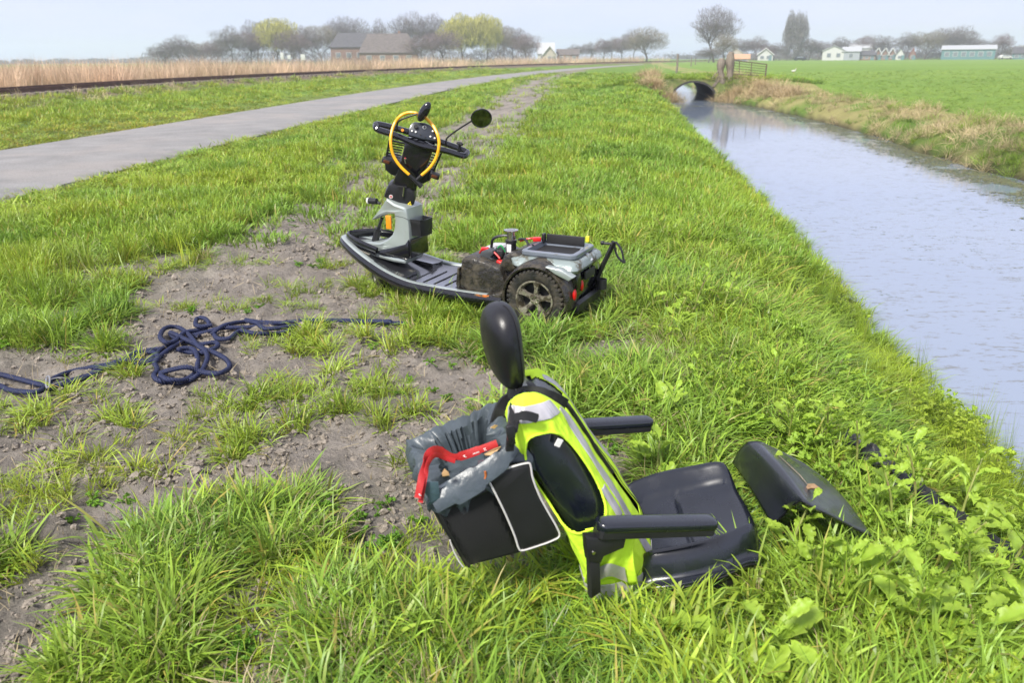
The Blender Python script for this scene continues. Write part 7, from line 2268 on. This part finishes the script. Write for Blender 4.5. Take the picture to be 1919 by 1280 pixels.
scatter('floating_weed', 'flecks of green and brown weed floating on the ditch', fleck_t, 6, np.stack([X_, Y_, np.full(n, -.499)], 1), E_(-.5, .5, n), np.zeros((n, 2)), sz, np.ones((n, 3)))

# --- individually built wild turnip plants
stem_m = mat('turnip_stem', (0.27, 0.30, 0.08), .5, var=.2, vscale=30, col2=(.22, .12, .10), mixlo=.5, mixhi=.65, mscale=12)
def turnip(px, py, h_, nl, label, seed, ls=1.0, z0=None, lean=.25):
    z = 0.0 if z0 is None else z0
    p = G(px, py, z)
    for _ in range(4): z = Hp(p[0], p[1]); p = G(px, py, z)
    r_ = random.Random(seed)
    t = empty('wild_turnip_plant', label, 'plant', loc=(p[0], p[1], z), group='yellow-green wild turnip plants')
    az = r_.uniform(0, 6.28); ax, ay = math.cos(az) * lean, math.sin(az) * lean
    path = [np.array([ax * h_ * s * s, ay * h_ * s * s, h_ * s]) for s in np.linspace(0, 1, 8)]
    MB().tube(path, [.0055 * (1.1 - .6 * s) for s in np.linspace(0, 1, 8)], 6).build('stem', stem_m, t)
    for k in range(nl):
        s = .12 + .88 * (k + .5) / nl
        q = np.array([ax * h_ * s * s, ay * h_ * s * s, h_ * s])
        o = bpy.data.objects.new('leaf', leaf_meshes[r_.randrange(6)]); COL.objects.link(o); o.parent = t
        sc_ = ls * (1.15 - .55 * s) * r_.uniform(.75, 1.2)
        o.location = tuple(q); o.scale = (sc_, sc_, sc_)
        o.rotation_euler = (r_.uniform(-.6, .6), -r_.uniform(.15, 1.0) - .3 * s, k * 2.4 + r_.uniform(-.5, .5))
    return t
TUR = [
    (1300, 598, .26, 12, 'bright turnip clump standing in the grass right of the scooter, tallest of the cluster there', .95),
    (1225, 592, .16, 8, 'low turnip seedling nearest the scooter on its right', .8),
    (1268, 612, .15, 8, 'small turnip seedling in front of the cluster right of the scooter', .75),
    (1352, 600, .20, 9, 'turnip plant at the right side of the cluster beyond the scooter', .85),
    (1450, 735, .17, 6, 'bent turnip stem drooping over flattened grass halfway to the bank', .8),
    (1262, 800, .14, 6, 'low broad turnip leaves just above the far armrest', 1.0),
    (1385, 822, .10, 7, 'turnip plant directly behind the black cover', 1.05),
    (1475, 845, .17, 7, 'turnip plant between the black cover and the bank, left one', 1.0),
    (1545, 850, .20, 8, 'turnip plant between the black cover and the bank, right one', 1.0),
    (1230, 900, .12, 5, 'single large turnip leaf pair beside the seat cushion', 1.1),
    (1600, 905, .24, 8, 'thin turnip stem by the left end of the black ground cloth', .9),
    (1668, 1000, .22, 9, 'tall turnip plant with a pinkish stem at the right end of the black cover', 1.1),
    (1710, 985, .28, 12, 'leafy turnip plant right of the pink-stemmed one', 1.1),
    (1790, 1010, .28, 12, 'leafy turnip plant in front of the black ground cloth', 1.1),
    (1472, 1075, .20, 6, 'narrow upright turnip shoot in front of the cushion corner', .9),
    (1510, 1130, .14, 5, 'turnip plant with one round leaf below the cushion corner', 1.2),
    (1570, 1135, .15, 6, 'turnip plant with a drooping leaf under the black cover', 1.1),
    (1625, 1140, .19, 7, 'tall turnip shoot with leaves stacked along the stem, under the black cover', 1.0),
    (1740, 1150, .30, 9, 'upright turnip shoot in the lower right weeds, tall and straight', 1.0),
    (1700, 1230, .22, 9, 'broad turnip plant near the bottom edge, left of the corner group', 1.2),
    (1800, 1180, .26, 10, 'bushy turnip plant in the lower right weeds', 1.15),
    (1865, 1140, .32, 8, 'turnip plant with one very large toothed leaf near the right edge', 1.45),
    (1885, 1245, .28, 11, 'turnip plant in the bottom right corner', 1.2),
    (1420, 1262, .14, 6, 'low turnip rosette with a pale blistered leaf at the bottom edge', 1.5),
    (1815, 1262, .20, 9, 'turnip plant at the bottom edge beside the corner plant', 1.1),
    (1905, 1060, .26, 9, 'turnip plant against the right edge below the black cloth', 1.1),
    (1560, 1030, .08, 3, 'small turnip leaf pair sprouting before the open end of the black cover', .8),
]
for i, (px, py, h_, nl, lab, ls) in enumerate(TUR):
    turnip(px, py, h_ * 1.25, nl + 3, lab, 900 + i, ls * .92)

# --- haze
hz = MB(); 
bx = (-1150, 1150, -150, 1500, -2.0, 30.0)
v8 = [(x, y, z) for x in bx[0:2] for y in bx[2:4] for z in bx[4:6]]
hz.add(v8, [(0, 1, 3, 2), (4, 6, 7, 5), (0, 4, 5, 1), (2, 3, 7, 6), (0, 2, 6, 4), (1, 5, 7, 3)])
hm_ = bpy.data.materials.new('air'); hm_.use_nodes = True
hN = hm_.node_tree; hN.nodes.remove(hN.nodes['Principled BSDF'])
pv = hN.nodes.new('ShaderNodeVolumePrincipled'); pv.inputs['Density'].default_value = HAZE_D; pv.inputs['Color'].default_value = (0.84, 0.90, 1.0, 1)
pv.inputs['Anisotropy'].default_value = 0.2
hN.links.new(pv.outputs[0], hN.nodes['Material Output'].inputs['Volume'])
if HAZE_D > 0:
    ho_ = hz.build('haze', hm_, smooth=False); tag(ho_, 'thin spring haze lying over the polder', kind='stuff')
